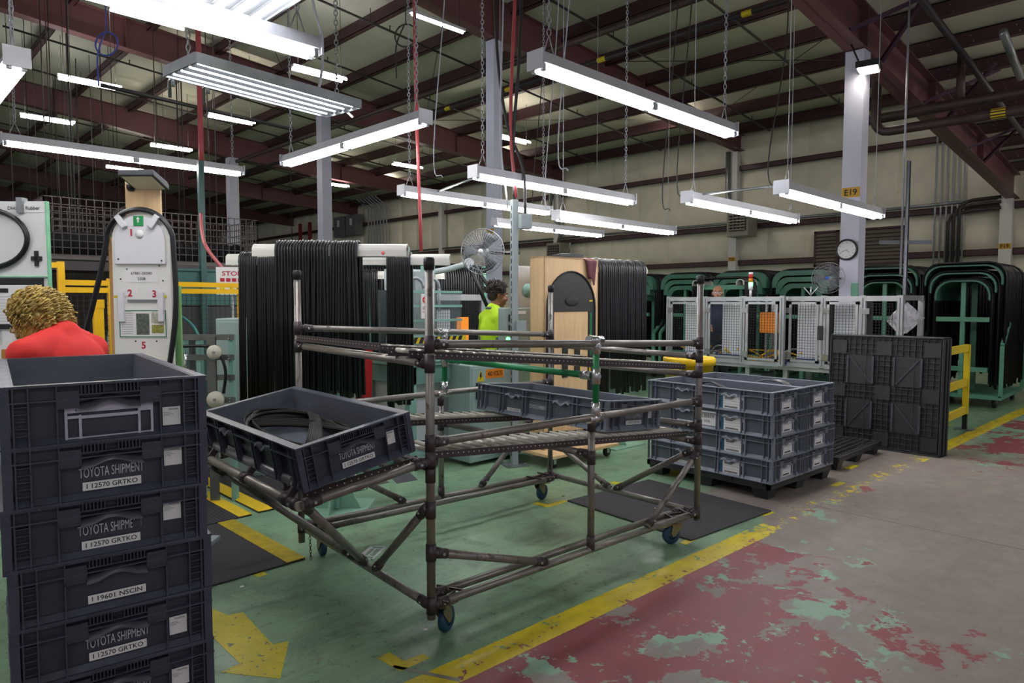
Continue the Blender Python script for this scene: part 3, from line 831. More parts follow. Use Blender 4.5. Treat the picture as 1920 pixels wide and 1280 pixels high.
for k, (u, v, zt_, zl) in enumerate(((7.6, 7.15, 7.2, 2.9), (6.2, 5.6, 7.4, 2.7), (6.4, 3.9, 7.3, 2.7), (5.2, 4.5, 7.5, 2.9), (6.8, 3.1, 5.4, 2.7), (4.9, 6.1, 7.6, 3.0), (7.2, 4.6, 7.3, 2.7))):
    zt_ = roofz(u, v)
    hose('lamp_cord', 'slack grey lamp cord hanging from the roof to a strip light', [(u, v, zt_), (u + .05, v - .05, (zt_ + zl) / 2), (u - .08, v + .06, zl + .3), (u, v, zl)], 0.007, m_hose if k % 2 else m_wire, 'cord', 5, 'slack lamp cords')
pr_ = thing('pipe_rack_rail', 'horizontal black branch frame hung below the left roof', 'pipe', (5.2, 14.5, 5.6))
mb = MB(); mb.tube((-1.6, 0, 0), (2.2, 0, -.15), 0.04, 8); mb.build('main_run', m_pipe_dk, pr_)
for x in (-0.4, 0.25):
    mb = MB(); mb.path([(x, 0, 0.02), (x, 0, 0.35), (x - 0.1, -0.5, 0.3), (x - 0.1, -0.5, 0.1)], 0.035, 8); mb.build('valve_arm', m_galv, pr_)
# unistrut hanger with document bag
us = thing('strut_hanger', 'tall thin strut hanging from the roof with bright rod', 'strut', (9.70, 2.73, 0))
mb = MB(); mb.tube((-0.045, 0.03, 1.95), (-0.045, 0.03, roofz(9.7, 2.7)), 0.013, 8); mb.build('rod', m_hose, us)
m_strut = mat('slotted_strut', '#6f7178', 0.4, 0.6, 0.1, 6)
mb = MB(); mb.bx(-0.03, -0.004, 1.55, 0.03, 0.004, 3.38); mb.bx(-0.03, -0.03, 1.55, -0.026, 0.0, 3.38); mb.bx(0.026, -0.03, 1.55, 0.03, 0.0, 3.38); mb.build('strut', m_strut, us)
mb = MB()
for i in range(22):
    mb.bx(-0.012, -0.006, 1.62 + i * 0.08, 0.012, -0.0042, 1.665 + i * 0.08)
mb.build('slots', m_blk, us)
mb = MB(); mb.beam((-0.22, 0.24, 2.36), (0.22, -0.24, 2.36), 0.01, 0.05); mb.build('cross_strut', m_strut, us)
bag = thing('document_bag', 'clear crinkled document pouch hanging cornerwise from the strut', 'bag', (9.62, 2.66, 1.2), R(-62))
for k, (dx, dz, s, rot) in enumerate(((0, 0.0, 0.27, 45), (-0.05, -0.06, 0.24, 40), (-0.03, 0.01, 0.24, 50))):
    mb = MB()
    n = 7; vs = []
    a = R(rot)
    for j in range(n):
        for i in range(n):
            x, z = (i / (n - 1) - 0.5) * s * 1.05, (j / (n - 1) - 0.5) * s * 1.05
            vs.append((dx + x * math.cos(a) - z * math.sin(a), 0.012 * k + 0.012 * math.sin(i * 2.1 + j * 1.3 + k), 0.2 + dz + x * math.sin(a) + z * math.cos(a)))
    mb.add(vs, [(j * n + i, j * n + i + 1, (j + 1) * n + i + 1, (j + 1) * n + i) for j in range(n - 1) for i in range(n - 1)])
    o = mb.build(('pouch', 'paper', 'paper')[k], (clear('clear_vinyl', '#dcdce6', 0.55, 0.12), m_paper, m_paper)[k], bag)
    sd = o.modifiers.new('thick', 'SOLIDIFY'); sd.thickness = 0.003
mb = MB(); mb.path([(0, 0, 0.40), (0.01, 0, 0.44), (0.05, 0, 0.46), (0.06, 0.02, 0.5)], 0.004, 5); mb.build('hook', m_wire, bag)
# ================================================================== totes (long side along local Y, base at z = 0)
TL, TW, TH = 1.24, 0.553, 0.192
def tote_meshes(m, me_):
    hl, hw = TL / 2, TW / 2
    ix, iy = hw - 0.026, hl - 0.026          # outer skin of the recessed wall
    mb = MB()
    # wall skin: outside, inside, floor
    def ringbox(ax, ay, z0, bx_, by_, z1):
        vs = [(-ax, -ay, z0), (ax, -ay, z0), (ax, ay, z0), (-ax, ay, z0), (-bx_, -by_, z1), (bx_, -by_, z1), (bx_, by_, z1), (-bx_, by_, z1)]
        mb.add(vs, [(0, 1, 5, 4), (1, 2, 6, 5), (2, 3, 7, 6), (3, 0, 4, 7)], False)
    ringbox(ix - 0.004, iy - 0.004, 0.0, ix, iy, TH)
    jx, jy = ix - 0.012, iy - 0.012
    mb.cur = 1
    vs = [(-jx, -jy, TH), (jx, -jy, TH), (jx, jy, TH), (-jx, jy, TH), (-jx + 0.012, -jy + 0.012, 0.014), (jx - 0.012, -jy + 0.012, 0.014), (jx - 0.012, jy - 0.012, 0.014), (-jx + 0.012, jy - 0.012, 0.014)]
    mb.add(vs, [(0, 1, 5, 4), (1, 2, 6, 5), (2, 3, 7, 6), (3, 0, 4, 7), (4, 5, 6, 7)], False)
    mb.cur = 0
    mb.add([(-ix + .004, -iy + .004, 0), (ix - .004, -iy + .004, 0), (ix - .004, iy - .004, 0), (-ix + .004, iy - .004, 0)], [(0, 3, 2, 1)])
    # top of wall
    for a in ((-ix, -iy, ix, -jy), (-ix, jy, ix, iy), (-ix, -jy, -jx, jy), (jx, -jy, ix, jy)):
        mb.add([(a[0], a[1], TH), (a[2], a[1], TH), (a[2], a[3], TH), (a[0], a[3], TH)], [(0, 1, 2, 3)])
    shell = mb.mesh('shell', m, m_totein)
    # rim: top flange, lower ledge, flared foot
    mb = MB()
    def band(z0, z1, out, inn):
        ox, oy = hw - out, hl - out
        nx, ny = ix - inn, iy - inn
        mb.bx(-ox, -oy, z0, ox, -ny, z1); mb.bx(-ox, ny, z0, ox, oy, z1); mb.bx(-ox, -ny, z0, -nx, ny, z1); mb.bx(nx, -ny, z0, ox, ny, z1)
    band(TH - 0.006, TH + 0.001, 0.0, 0.004)
    band(TH - 0.050, TH - 0.046, 0.0, 0.002)
    rim = mb.mesh('rim', me_)
    mb = MB()
    for k in range(1):
        a, b = (hw - 0.004, hl - 0.004), (ix, iy)
        vs = [(-a[0], -a[1], 0.002), (a[0], -a[1], 0.002), (a[0], a[1], 0.002), (-a[0], a[1], 0.002), (-a[0], -a[1], 0.008), (a[0], -a[1], 0.008), (a[0], a[1], 0.008), (-a[0], a[1], 0.008), (-b[0], -b[1], 0.032), (b[0], -b[1], 0.032), (b[0], b[1], 0.032), (-b[0], b[1], 0.032)]
        fs = []
        for i in range(4):
            j = (i + 1) % 4
            fs += [(i, j, 4 + j, 4 + i), (4 + i, 4 + j, 8 + j, 8 + i)]
        fs.append((3, 2, 1, 0))
        mb.add(vs, fs)
    foot = mb.mesh('foot_flange', me_)
    # one rib each way, shared by every position
    mb = MB(); mb.bx(-0.0022, -0.024, 0.004, 0.0022, 0.0, TH - 0.002); ribe = mb.mesh('rib', me_)      # on ends (normal -y)
    mb = MB(); mb.bx(-0.024, -0.0022, 0.004, 0.0, 0.0022, TH - 0.002); ribs = mb.mesh('rib', me_)      # on sides (normal -x)
    # ladder of short bars near each corner of the ends
    mb = MB()
    for z in (0.045, 0.066, 0.087, 0.108, 0.129):
        mb.bx(-0.018, -0.016, z, 0.018, 0, z + 0.003)
    lad = mb.mesh('corner_ladder', me_)
    # end handle: hood with comb slots and wavy lip
    mb = MB()
    for s in (-1, 1):
        mb.bx(s * 0.128 - 0.033, -0.027, 0.118, s * 0.128 + 0.033, 0, 0.124); mb.bx(s * 0.16 - 0.002, -0.027, 0.118, s * 0.16 + 0.002, 0, TH - 0.004)
        mb.bx(s * 0.096 - 0.002, -0.027, 0.118, s * 0.096 + 0.002, 0, TH - 0.03)
        mb.bx(s * 0.128 - 0.033, -0.025, 0.124, s * 0.128 + 0.033, -0.02, TH - 0.022)
        for i in range(7):
            mb.bx(s * (0.02 + i * 0.0112) - 0.0018, -0.026, TH - 0.032, s * (0.02 + i * 0.0112) + 0.0018, 0, TH - 0.004)
    mb.bx(-0.16, -0.026, TH - 0.036, 0.16, -0.002, TH - 0.032)
    pts = [(-0.096 + 0.192 * i / 16) for i in range(17)]
    lip = [(x, 0.128 + 0.013 * math.cos(x / 0.096 * math.pi * 0.95) * (1 if abs(x) < 0.07 else 0.6)) for x in pts]
    vs = []
    for x, z in lip:
        vs += [(x, -0.029, z - 0.012), (x, -0.024, z + 0.004), (x, 0.0, z + 0.012)]
    mb.add(vs, [(i * 3 + k, i * 3 + 3 + k, i * 3 + 4 + k, i * 3 + 1 + k) for i in range(16) for k in range(2)], True)
    hand = mb.mesh('handle', m)
    # side handle: wavy lip only
    mb = MB()
    vs = []
    for i in range(17):
        y = -0.075 + 0.15 * i / 16; z = 0.140 - 0.010 * math.cos(y / 0.075 * math.pi * 1.6) - 0.003
        vs += [(-0.030, y, z - 0.008), (-0.028, y, z + 0.006), (0.0, y, z + 0.010)]
    mb.add(vs, [(i * 3 + k, i * 3 + 1 + k, i * 3 + 4 + k, i * 3 + 3 + k) for i in range(16) for k in range(2)], True)
    hands = mb.mesh('handle', me_)
    return dict(shell=shell, rim=rim, foot=foot, ribe=ribe, ribs=ribs, lad=lad, hand=hand, hands=hands)
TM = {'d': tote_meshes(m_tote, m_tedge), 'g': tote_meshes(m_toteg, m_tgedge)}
mb = MB(); mb.bx(-0.031, -0.0008, -0.033, 0.031, 0, 0.033); STICK = mb.mesh('barcode_sticker', m_paper)
mb = MB()
for i, w in enumerate((0.024, 0.034, 0.02)):
    mb.bx(-0.027, -0.0012, 0.012 - i * 0.005, -0.027 + w, -0.0008, 0.0135 - i * 0.005)
STICKL = mb.mesh('print_lines', mat('grey_print', '#8c8c90', 0.7))
mb = MB(); mb.bx(-0.062, -0.0008, -0.011, 0.062, 0, 0.011); STRIP = mb.mesh('code_strip', m_paper)
mb = MB()   # wire card holder frame
for a in ((-0.165, -0.052, 0.165, -0.043), (-0.165, 0.028, 0.165, 0.052), (-0.165, -0.052, -0.155, 0.052), (0.155, -0.052, 0.165, 0.052), (-0.115, -0.052, -0.105, 0.022), (0.105, -0.052, 0.115, 0.03), (-0.115, 0.010, 0.115, 0.019), (-0.165, 0.012, -0.105, 0.02), (0.105, 0.02, 0.165, 0.028)):
    HK = len(mb.v) // 8
    mb.bx(a[0], -0.004 - 0.0003 * HK, a[1], a[2], -0.0001 * HK, a[3])
HOLDER = mb.mesh('card_holder', mat('holder_grey_plastic', '#b4b2c4', 0.45, 0, 0.15, 20, col2='#6c6a78', thr=0.62))
mb = MB(); mb.bx(-0.075, -0.001, -0.05, 0.075, 0, 0.05); CARD = mb.mesh('shipping_card', m_paper)
mb = MB()
for i in range(3):
    mb.bx(-0.05, -0.0016, 0.034 - i * 0.008, 0.03 - i * 0.012, -0.001, 0.039 - i * 0.008)
mb.bx(-0.068, -0.0016, 0.006, 0.068, -0.001, 0.0072); mb.bx(-0.068, -0.0016, -0.016, 0.068, -0.001, -0.0148)
for i in range(26):
    mb.bx(-0.05 + i * 0.0038, -0.0016, -0.043, -0.0484 + i * 0.0038 + (i % 3) * 0.0006, -0.001, -0.030)
CARDP = mb.mesh('print', m_ink)
mb = MB(); mb.bx(-0.085, -0.0012, -0.062, -0.062, 0, 0.045); CARDB = mb.mesh('blue_flap', mat('card_blue', '#2c5a78', 0.5))

def end_face(t, hy, parts, tone):
    """decorate an end: hy = -1 for the -Y end, +1 for the +Y end"""
    y0 = hy * (TL / 2 - 0.026)
    rz = 0 if hy < 0 else math.pi
    for x in (-0.268, -0.243, -0.207, -0.138, 0.138, 0.207, 0.243, 0.268):
        put('rib', TM[tone]['ribe'], t, (x, y0, 0), (0, 0, rz))
    for x in (-0.225, 0.225):
        put('corner_ladder', TM[tone]['lad'], t, (x, y0, 0), (0, 0, rz))
    put('handle', TM[tone]['hand'], t, (0, y0, 0), (0, 0, rz)).scale = (0.86, 1, 1)
def side_face(t, hx, tone):
    x0 = hx * (TW / 2 - 0.026)
    rz = 0 if hx < 0 else math.pi
    for y in (-0.616, -0.575, -0.53, -0.37, -0.335, -0.13, -0.1, 0.1, 0.13, 0.335, 0.37, 0.53, 0.575, 0.616):
        put('rib', TM[tone]['ribs'], t, (x0, y, 0), (0, 0, rz))
    for y in (-0.235, 0.235):
        put('handle', TM[tone]['hands'], t, (x0, y, 0), (0, 0, rz))
def tote(label, loc, rz=0.0, tone='d', group=None, ends=(-1,), sides=(-1, 1), rot=None):
    t = thing('shipping_tote', label, 'crate', loc, rz, group, rot)
    for n, k in (('shell', 'shell'), ('rim', 'rim'), ('foot_flange', 'foot')):
        put(n, TM[tone][k], t)
    for e in ends:
        end_face(t, e, None, tone)
    for s in sides:
        side_face(t, s, tone)
    return t
EY = -TL / 2 + 0.024
def end_text(t, ship=True, code='I 12570 GRTKO', stick=True, dx=0.0, sz=0.092, codez=0.050, cover=False, sx=0.13, holder=False, stz=0.1):
    if holder:
        put('card_holder', HOLDER, t, (0.0, EY - 0.002, 0.072)).scale = (0.72, 1, 1.05)
    if ship:
        text('TOYOTA SHIPMENT', m_tag, t, (dx, EY - 0.0015, sz), width=0.175, height=0.030)
    if code:
        p = put('code_strip', STRIP, t, (dx, EY - 0.001, codez))
        p.scale = (1.28, 1, 1.18)
        text(code, m_ink, t, (dx, EY - 0.0022, codez), width=0.138, height=0.015, bold=0.012)
    if stick:
        p = put('barcode_sticker', STICK, t, (sx, EY - 0.001, stz)); p.scale = (0.85, 1, 0.9)
        put('print_lines', STICKL, p, (0, -0.0002, 0))
        text('TOYOTA', m_ink, p, (0.006, -0.0014, 0.024), width=0.036, bold=0.02)
def side_text(t, hx=-1, code=True, ship=True, ydir=1):
    x = hx * (TW / 2 - 0.024)
    rz = R(-90) if hx < 0 else R(90)
    s = -1 if hx < 0 else 1
    if code:
        p = put('code_strip', STRIP, t, (x + hx * 0.001, 0.235 * ydir, 0.04), (0, 0, rz)); p.scale = (1.15, 1, 1)
        text('I 12570 GRTKO', m_ink, t, (x + hx * 0.0022, 0.235 * ydir, 0.04), width=0.125, height=0.013, rz=rz, bold=0.012)
    if ship:
        text('TOYOTA SHIPMENT', m_tag, t, (x + hx * 0.0015, 0.0, 0.085), width=0.165, height=0.026, rz=rz, bold=0.015)

# ------------------------------------------------------------------ stack in the left foreground
PITCH = 0.1775
base = 0.100
ORD = ['bottom', 'second from the bottom', 'third from the bottom', 'fourth from the bottom', 'fifth from the bottom', 'sixth from the bottom', 'top']
lbls = {6: 'topmost dark tote of the near left stack, empty with a card holder on its end',
        5: 'second tote down in the near left stack, lettered end above a code strip',
        4: 'third tote down in the near left stack, lettering partly torn off',
        3: 'fourth tote down in the near left stack, marked NSCIN with no sticker',
        2: 'fifth tote down in the near left stack, sticker at lower right',
        1: 'sixth tote down in the near left stack, cut by the picture edge',
        0: 'lowest tote of the near left stack standing on the dolly'}
off = {6: (0, 0, 0.2), 5: (0.002, -0.002, 0), 4: (-0.002, -0.004, -0.4), 3: (0.003, -0.004, 0.2), 2: (0.004, -0.006, -0.2), 1: (0.004, -0.004, 0.1), 0: (0.002, -0.004, 0)}
SA = R(-7.5)     # stack is turned a little to the aisle
cs, sn = math.cos(SA), math.sin(SA)
def stack_pos(dx, dy):
    # centre of the stack from its near right corner
    cx, cy = -TW / 2, TL / 2
    return (0.852 + cs * cx - sn * cy + dx, 2.312 + sn * cx + cs * cy + dy)
for k in range(7):
    dx, dy, a = off[k]
    x, y = stack_pos(dx, dy)
    t = tote(lbls[k], (x, y, base + k * PITCH), SA + R(a), 'd', 'totes of the near left stack')
    if k == 6:
        end_text(t, False, None, True, holder=True, sx=0.173, stz=0.066)
    elif k == 4:
        end_text(t, True, 'I 12570 GRTKO', True, sx=0.173, codez=0.046, stz=0.112)
        mb = MB(); mb.bx(-0.012, -0.0008, -0.012, 0.012, 0, 0.012); put('torn_tape', mb.mesh('torn_tape', m_tote), t, (0.07, EY - 0.0024, 0.088))
    elif k == 3:
        end_text(t, False, 'I 19601 NSCIN', False, codez=0.052)
    else:
        end_text(t, True, 'I 12570 GRTKO', True, sx=0.173, stz=0.112 if k == 5 else 0.082)
x, y = stack_pos(0.02, -0.02)
d = thing('tote_dolly', 'low black dolly under the near left stack of totes', 'dolly', (x, y, 0), SA)
mb = MB(); mb.bx(-0.27, -0.62, 0.075, 0.27, 0.62, 0.1); bevel(mb.build('deck', m_pallet, d), 0.006)
for sx in (-1, 1):
    for sy in (-1, 1):
        mb = MB(); mb.lathe([(0.001, -0.015), (0.036, -0.015), (0.036, 0.015), (0.001, 0.015)], (sx * 0.2, sy * 0.52, 0.036), 14, 'X'); w = mb.build('wheel', m_blk, d)
        mb = MB(); mb.bx(sx * 0.2 - 0.022, sy * 0.52 - 0.012, 0.03, sx * 0.2 + 0.022, sy * 0.52 + 0.012, 0.075); mb.build('fork', m_galv, w)

# ================================================================== pipe flow rack on casters
CA = math.atan2(-0.12, 2.16)
CL, CW = 2.163, 1.411
cart = thing('flow_rack', 'brown steel pipe flow rack on blue casters with sloping roller shelves', 'rack', (1.91, 2.48, 0), CA)
PR = 0.0205
def cpipe(p0, p1, name='pipe', m=None, r=PR, parent=None):
    mb = MB(); mb.tube(p0, p1, r, 14); return mb.build(name, m or m_pipe, parent or cart)
def collar(p, d=(0, 0, 1), L=0.08, r=0.0245, m=None, bolt=True):
    p = Vector(p); d = Vector(d).normalized()
    mb = MB(); mb.tube(p - d * L / 2, p + d * L / 2, r, 14)
    q = mb.build('joint', m or m_joint, cart)
    return q
def rail(p0, p1, posts=True, m=None, name='rail', sock=0.07, jm=None):
    """tube with a bolted socket at either end"""
    p0, p1 = Vector(p0), Vector(p1); d = (p1 - p0).normalized()
    r = cpipe(p0, p1, name, m)
    for a, s in ((p0, 1), (p1, -1)):
        mb = MB(); mb.tube(a + d * s * 0.015, a + d * s * (0.02 + sock), 0.0240, 12)
        mb.tube(a + d * s * 0.03, a + d * s * 0.055, 0.0262, 12)
        k = mb.build('socket', jm or m_joint, r)
        side = d.cross(Vector((0, 0, 1)))
        if side.length > 0.1:
            side.normalize(); mb = MB(); mb.tube(a + d * s * 0.06 - side * 0.028, a + d * s * 0.06 + side * 0.028, 0.007, 6); mb.build('bolt', m_chrome, r)
    return r
P1, P2, P3, P4 = (0, 0), (CL, 0), (0, CW), (CL, CW)
for (x, y), zt_, z0 in ((P1, 1.80, 0.125), (P2, 1.775, 0.13), (P3, 1.79, 0.11), (P4, 1.735, 0.14)):
    po = cpipe((x, y, z0), (x, y, zt_ - 0.03), 'post')
    mb = MB(); mb.lathe([(0.001, 0.012), (0.02, 0.012), (0.0255, 0.004), (0.026, -0.012), (0.0235, -0.045), (0.001, -0.045)], (x, y, zt_ - 0.01), 14); mb.build('end_cap', m_blk, po)
for x, y, zs in ((0, 0, (1.408, 1.318, 0.954, 0.874, 0.81, 0.642, 0.441, 0.19)), (CL, 0, (1.327, 1.238, 1.135, 0.942, 0.773, 0.686, 0.615, 0.185)), (0, CW, (1.441, 1.334, 0.95, 0.212)), (CL, CW, (1.334, 0.946, 0.436, 0.175))):
    for z in zs:
        collar((x, y, z))
# long rails
rail((0, 0, 1.408), (CL, 0, 1.327)); rail((0, CW, 1.441), (CL, CW, 1.334))
rail((0, 0, 0.954), (CL, 0, 0.942)); rail((0, CW, 0.95), (CL, CW, 0.946))
rail((0, 0, 0.187), (CL, 0, 0.185)); rail((0, CW, 0.212), (CL, CW, 0.172))
rail((0.06, 0.10, 0.187), (CL - 0.06, 0.10, 0.185)); rail((0.06, CW - 0.10, 0.205), (CL - 0.06, CW - 0.10, 0.172))
# cross rails
rail((0, 0, 1.318), (0, CW, 1.334), m=mat('bright_pipe', '#a19a92', 0.35, 0.45, 0.15, 7)); rail((CL, 0, 1.238), (CL, CW, 1.25)); rail((CL, 0, 1.115), (CL, CW, 1.115))
rail((0, 0, 0.187), (0, CW, 0.212)); rail((CL, 0, 0.185), (CL, CW, 0.172))
rail((0, 0, 0.845), (0, CW, 0.83)); rail((CL, 0, 0.773), (CL, CW, 0.76)); rail((CL, 0, 0.665), (CL, CW, 0.665))
# middle posts, green upper sleeves
for y, zlow, zsh, x in ((0.0, 0.187, 0.93, 1.10), (CW, 0.19, 0.935, 1.06)):
    cpipe((x, y, zlow), (x, y, zsh), 'post'); collar((x, y, 0.225)); collar((x, y, 0.90 if y else 0.91)); collar((x, y, 0.72))
    g = cpipe((x + 0.035, y, zsh + 0.02), (x + 0.035, y, 1.40), 'post', m_greenp, 0.0195)
    for z in (0.985, 1.18, 1.35):
        mb = MB(); mb.tube((x + 0.035, y, z - 0.045), (x + 0.035, y, z + 0.045), 0.0255, 12); mb.tube((x + 0.035, y - 0.03, z), (x + 0.035, y + 0.03, z), 0.012, 8); mb.build('clamp', m_chrome, g)
    for z in (0.94, 1.375):
        mb = MB(); mb.tube((x - 0.03, y, z + (0.012 if z > 1 else 0)), (x + 0.08, y, z + (0.008 if z > 1 else 0)), 0.0262, 12); mb.build('clamp', m_chrome, g)
gr = cpipe((1.135, 0.03, 1.18), (1.095, CW - 0.03, 1.19), 'cross_bar', m_greenp, 0.0195)
for yy in (0.07, CW - 0.07):
    mb = MB(); mb.tube((1.134, yy - 0.04, 1.18), (1.134, yy + 0.04, 1.18), 0.0255, 12); mb.build('clamp', m_chrome, gr)
rail((1.10, 0, 0.735), (1.06, CW, 0.735))
# diagonals
rail((0, 0, 0.441), (0.75, 0, 0.20), name='brace'); rail((1.62, 0, 0.20), (CL, 0, 0.60), name='brace')
rail((0.0, 0.52, 0.20), (0, 0.02, 0.655), name='brace'); rail((CL, 0.72, 0.19), (CL, 0.03, 0.61), name='brace'); rail((CL, 0.76, 0.19), (CL, CW - 0.03, 0.46), name='brace')
rail((1.42, CW, 0.20), (1.95, CW, 0.66), name='brace'); rail((0.75, CW, 0.22), (0.10, CW, 0.62), name='brace')
# shelves: side tracks and rollers
def track(p0, p1, name='side_track'):
    p0, p1 = Vector(p0), Vector(p1)
    mb = MB(); mb.beam(p0, p1, 0.005, 0.034); mb.beam(p0 + Vector((0, 0.012, -0.017)), p1 + Vector((0, 0.012, -0.017)), 0.026, 0.004)
    o = mb.build(name, m_joint, cart)
    mb = MB(); n = int((p1 - p0).length / 0.032)
    for i in range(n):
        c = p0 + (p1 - p0) * ((i + 0.5) / n)
        mb.tube(c + Vector((0, -0.0046, 0.002)), c + Vector((0, 0.0046, 0.002)), 0.0034, 6)
    stuff(mb.build('track_holes', m_roller, o))
    return o
ROLL = MB().tube((0, 0, 0), (0, 1.25, 0), 0.0115, 10).mesh('roller', m_roller)
def shelf(x0, z0, x1, z1, step, y0, y1):
    track((x0, y0, z0), (x1, y0, z1)); track((x0, y1, z0), (x1, y1, z1))
    n = int((x1 - x0) / step)
    for i in range(n):
        f = (i + 0.5) / n
        o = put('roller', ROLL, cart, (x0 + (x1 - x0) * f, y0 + 0.012, z0 + (z1 - z0) * f + 0.013)); o.scale = (1, (y1 - y0 - 0.024) / 1.25, 1)
shelf(-0.07, 1.362, 2.10, 1.168, 0.082, 0.065, 0.245)
shelf(0.30, 1.329, 2.10, 1.168, 0.082, 0.95, 1.13)
track((-0.02, CW - 0.03, 1.385), (-0.02, 0.40, 1.378))
shelf(0.03, 0.880, 2.12, 0.716, 0.080, 0.065, 0.36)
shelf(0.03, 0.880, 2.12, 0.716, 0.080, CW - 0.36, CW - 0.07)
# outfeed shelf leaning out on the left
OX, OZ = -0.62, 0.775
rail((0, 0, 0.872), (OX, 0.03, OZ), name='outfeed_arm'); rail((0, CW, 0.86), (OX, CW, OZ), name='outfeed_arm')
rail((OX, 0.02, OZ), (OX, CW, OZ), name='outfeed_bar', m=mat('bright_pipe', '#a19a92')); rail((OX + 0.05, 0.10, OZ + 0.062), (OX + 0.05, CW - 0.1, OZ + 0.062), name='outfeed_stop', m=m_alu)
for y in (0.15, 0.62, 1.15):
    mb = MB(); mb.tube((OX, y - 0.03, OZ), (OX, y + 0.03, OZ), 0.027, 10); mb.beam((OX, y, OZ), (OX + 0.05, y, OZ + 0.06), 0.02, 0.03); mb.build('joint', m_joint, cart)
shelf(OX + 0.05, OZ + 0.015, -0.03, 0.855, 0.085, 0.10, 0.30)
shelf(OX + 0.05, OZ + 0.015, -0.03, 0.855, 0.085, CW - 0.30, CW - 0.10)
rail((0, 0.70, 0.21), (OX, 1.12, OZ - 0.02), name='brace'); rail((0, 0.62, 0.21), (OX + 0.04, 0.10, OZ - 0.01), name='brace')
# casters
def caster(x, y, yaw, zt_=0.165):
    c = bpy.data.objects.new('caster', None)
    mb = MB(); mb.bx(-0.05, -0.045, zt_ - 0.008, 0.05, 0.045, zt_); mb.tube((0, 0, zt_ - 0.03), (0, 0, zt_ - 0.008), 0.03, 12)
    for s in (-1, 1):
        mb.prism([(-0.035, zt_ - 0.03), (0.035, zt_ - 0.03), (0.05, 0.075), (0.035, 0.05), (0.015, 0.055), (-0.03, 0.11)], s * 0.024 - 0.002, s * 0.024 + 0.002, 'XZ')
    mb.beam((0.03, 0, zt_ - 0.03), (0.11, 0, zt_ - 0.045), 0.05, 0.006)
    f = mb.build('caster', mat('caster_zinc', '#8a7f60', 0.4, 0.5, 0.15, 12), cart, True); f.location = (x, y, 0); f.rotation_euler = (0, 0, yaw)
    mb = MB(); mb.lathe([(0.03, -0.018), (0.052, -0.019), (0.0625, -0.012), (0.0625, 0.012), (0.052, 0.019), (0.03, 0.018)], (0.035, 0, 0.0625), 22, 'Y'); mb.build('tyre', m_blue, f)
    mb = MB(); mb.lathe([(0.001, -0.02), (0.02, -0.02), (0.031, -0.012), (0.031, 0.012), (0.02, 0.02), (0.001, 0.02)], (0.035, 0, 0.0625), 16, 'Y'); mb.build('hub', mat('hub_navy', '#1c3550', 0.4), f)
    mb = MB(); mb.bx(-0.075, -0.03, zt_, 0.075, -0.022, zt_ + 0.03); mb.bx(-0.075, 0.022, zt_, 0.075, 0.03, zt_ + 0.03); mb.bx(-0.08, -0.075, zt_ + 0.028, -0.07, 0.075, zt_ + 0.038); mb.bx(0.07, -0.075, zt_ + 0.028, 0.08, 0.075, zt_ + 0.038); mb.build('mount_plate', m_joint, f)
    return f
for x, y, a in ((0.10, 0.05, 25), (CL - 0.17, 0.05, 160), (CL - 0.17, CW - 0.05, 10), (0.12, CW - 0.05, 80)):
    caster(x, y, R(a))
mb = MB(); chain_mb(mb, (0.03, CW - 0.05, 0.19), (0.03, CW - 0.06, 0.01), 0.026, 0.002, 0.006); mb.build('drag_chain', m_wire, cart)

# totes on the rack
def on_cart(x, y):
    c, s = math.cos(CA), math.sin(CA)
    return 1.91 + c * x - s * y, 2.48 + s * x + c * y
slope = math.atan2(0.855 - OZ - 0.015, 0.54) + R(3.2)
x, y = on_cart(-0.325, 0.655)
tm = Matrix.Rotation(CA, 4, 'Z') @ Matrix.Rotation(-slope, 4, 'Y')
t = tote('tilted dark tote on the outfeed end of the pipe rack, holding coiled rubber seals', (x, y, 0.866), 0, 'd', rot=tm.to_euler())
end_text(t, dx=0.0, sx=0.165); side_text(t)
TILT = t
x, y = on_cart(1.62, 0.735)
tm = Matrix.Rotation(CA + R(0.6), 4, 'Z') @ Matrix.Rotation(math.atan2(0.164, 2.09), 4, 'Y')
t = tote('grey tote resting on the middle roller shelf of the pipe rack', (x, y, 0.789), 0, 'g', rot=tm.to_euler())
end_text(t, dx=0.02, sx=0.19); side_text(t)
# coiled seals in the tilted tote (built in the tote's own frame)
sl = math.tan(slope)
tiltM = Matrix.Translation(TILT.location) @ Matrix.Rotation(CA, 4, 'Z') @ Matrix.Rotation(-slope, 4, 'Y')
rs = random.Random(11)
def seal(label, pts, r, grp='coiled seals in the tilted tote'):
    mb = MB(); mb.M = tiltM
    pts = curve(pts, 7)
    mb.path(pts, r, 7)
    mb.path([Vector(p) + Vector((0, 0, r * 0.9)) for p in pts], r * 0.45, 5)
    tag(mb.build('rubber_seal', mat('seal_rubber', '#0d0d10', 0.42, 0, 0.2, 6, spec=0.2)), label, 'rubber seal', grp)
for k in range(11):
    a, b = 0.205 - 0.012 * (k % 5), 0.50 - 0.028 * (k % 6)
    cx, cy = 0.012 * math.sin(k * 2.3), 0.05 * math.sin(k * 1.7) + 0.02
    z = 0.026 + 0.006 * k
    pts = []
    t0 = rs.random() * 6
    for i in range(17):
        th = t0 + 2 * math.pi * i / 17 * 0.97
        pts.append((cx + a * math.cos(th), cy + b * math.sin(th), z + 0.038 * math.sin(th - 0.5 + 0.3 * math.sin(k)) + 0.026))
    seal('black rubber seal looped around the tilted tote', pts, 0.0088)
for k in range(8):
    y = -0.30 + k * 0.016
    seal('black rubber seal lying across the coil in the tilted tote', [(-0.19, -0.52 + 0.02 * k, 0.05), (-0.08, y - 0.10, 0.10 + 0.003 * k), (0.04, y + 0.12, 0.13), (0.14, y + 0.36, 0.12), (0.19, y + 0.6, 0.07)], 0.0082)
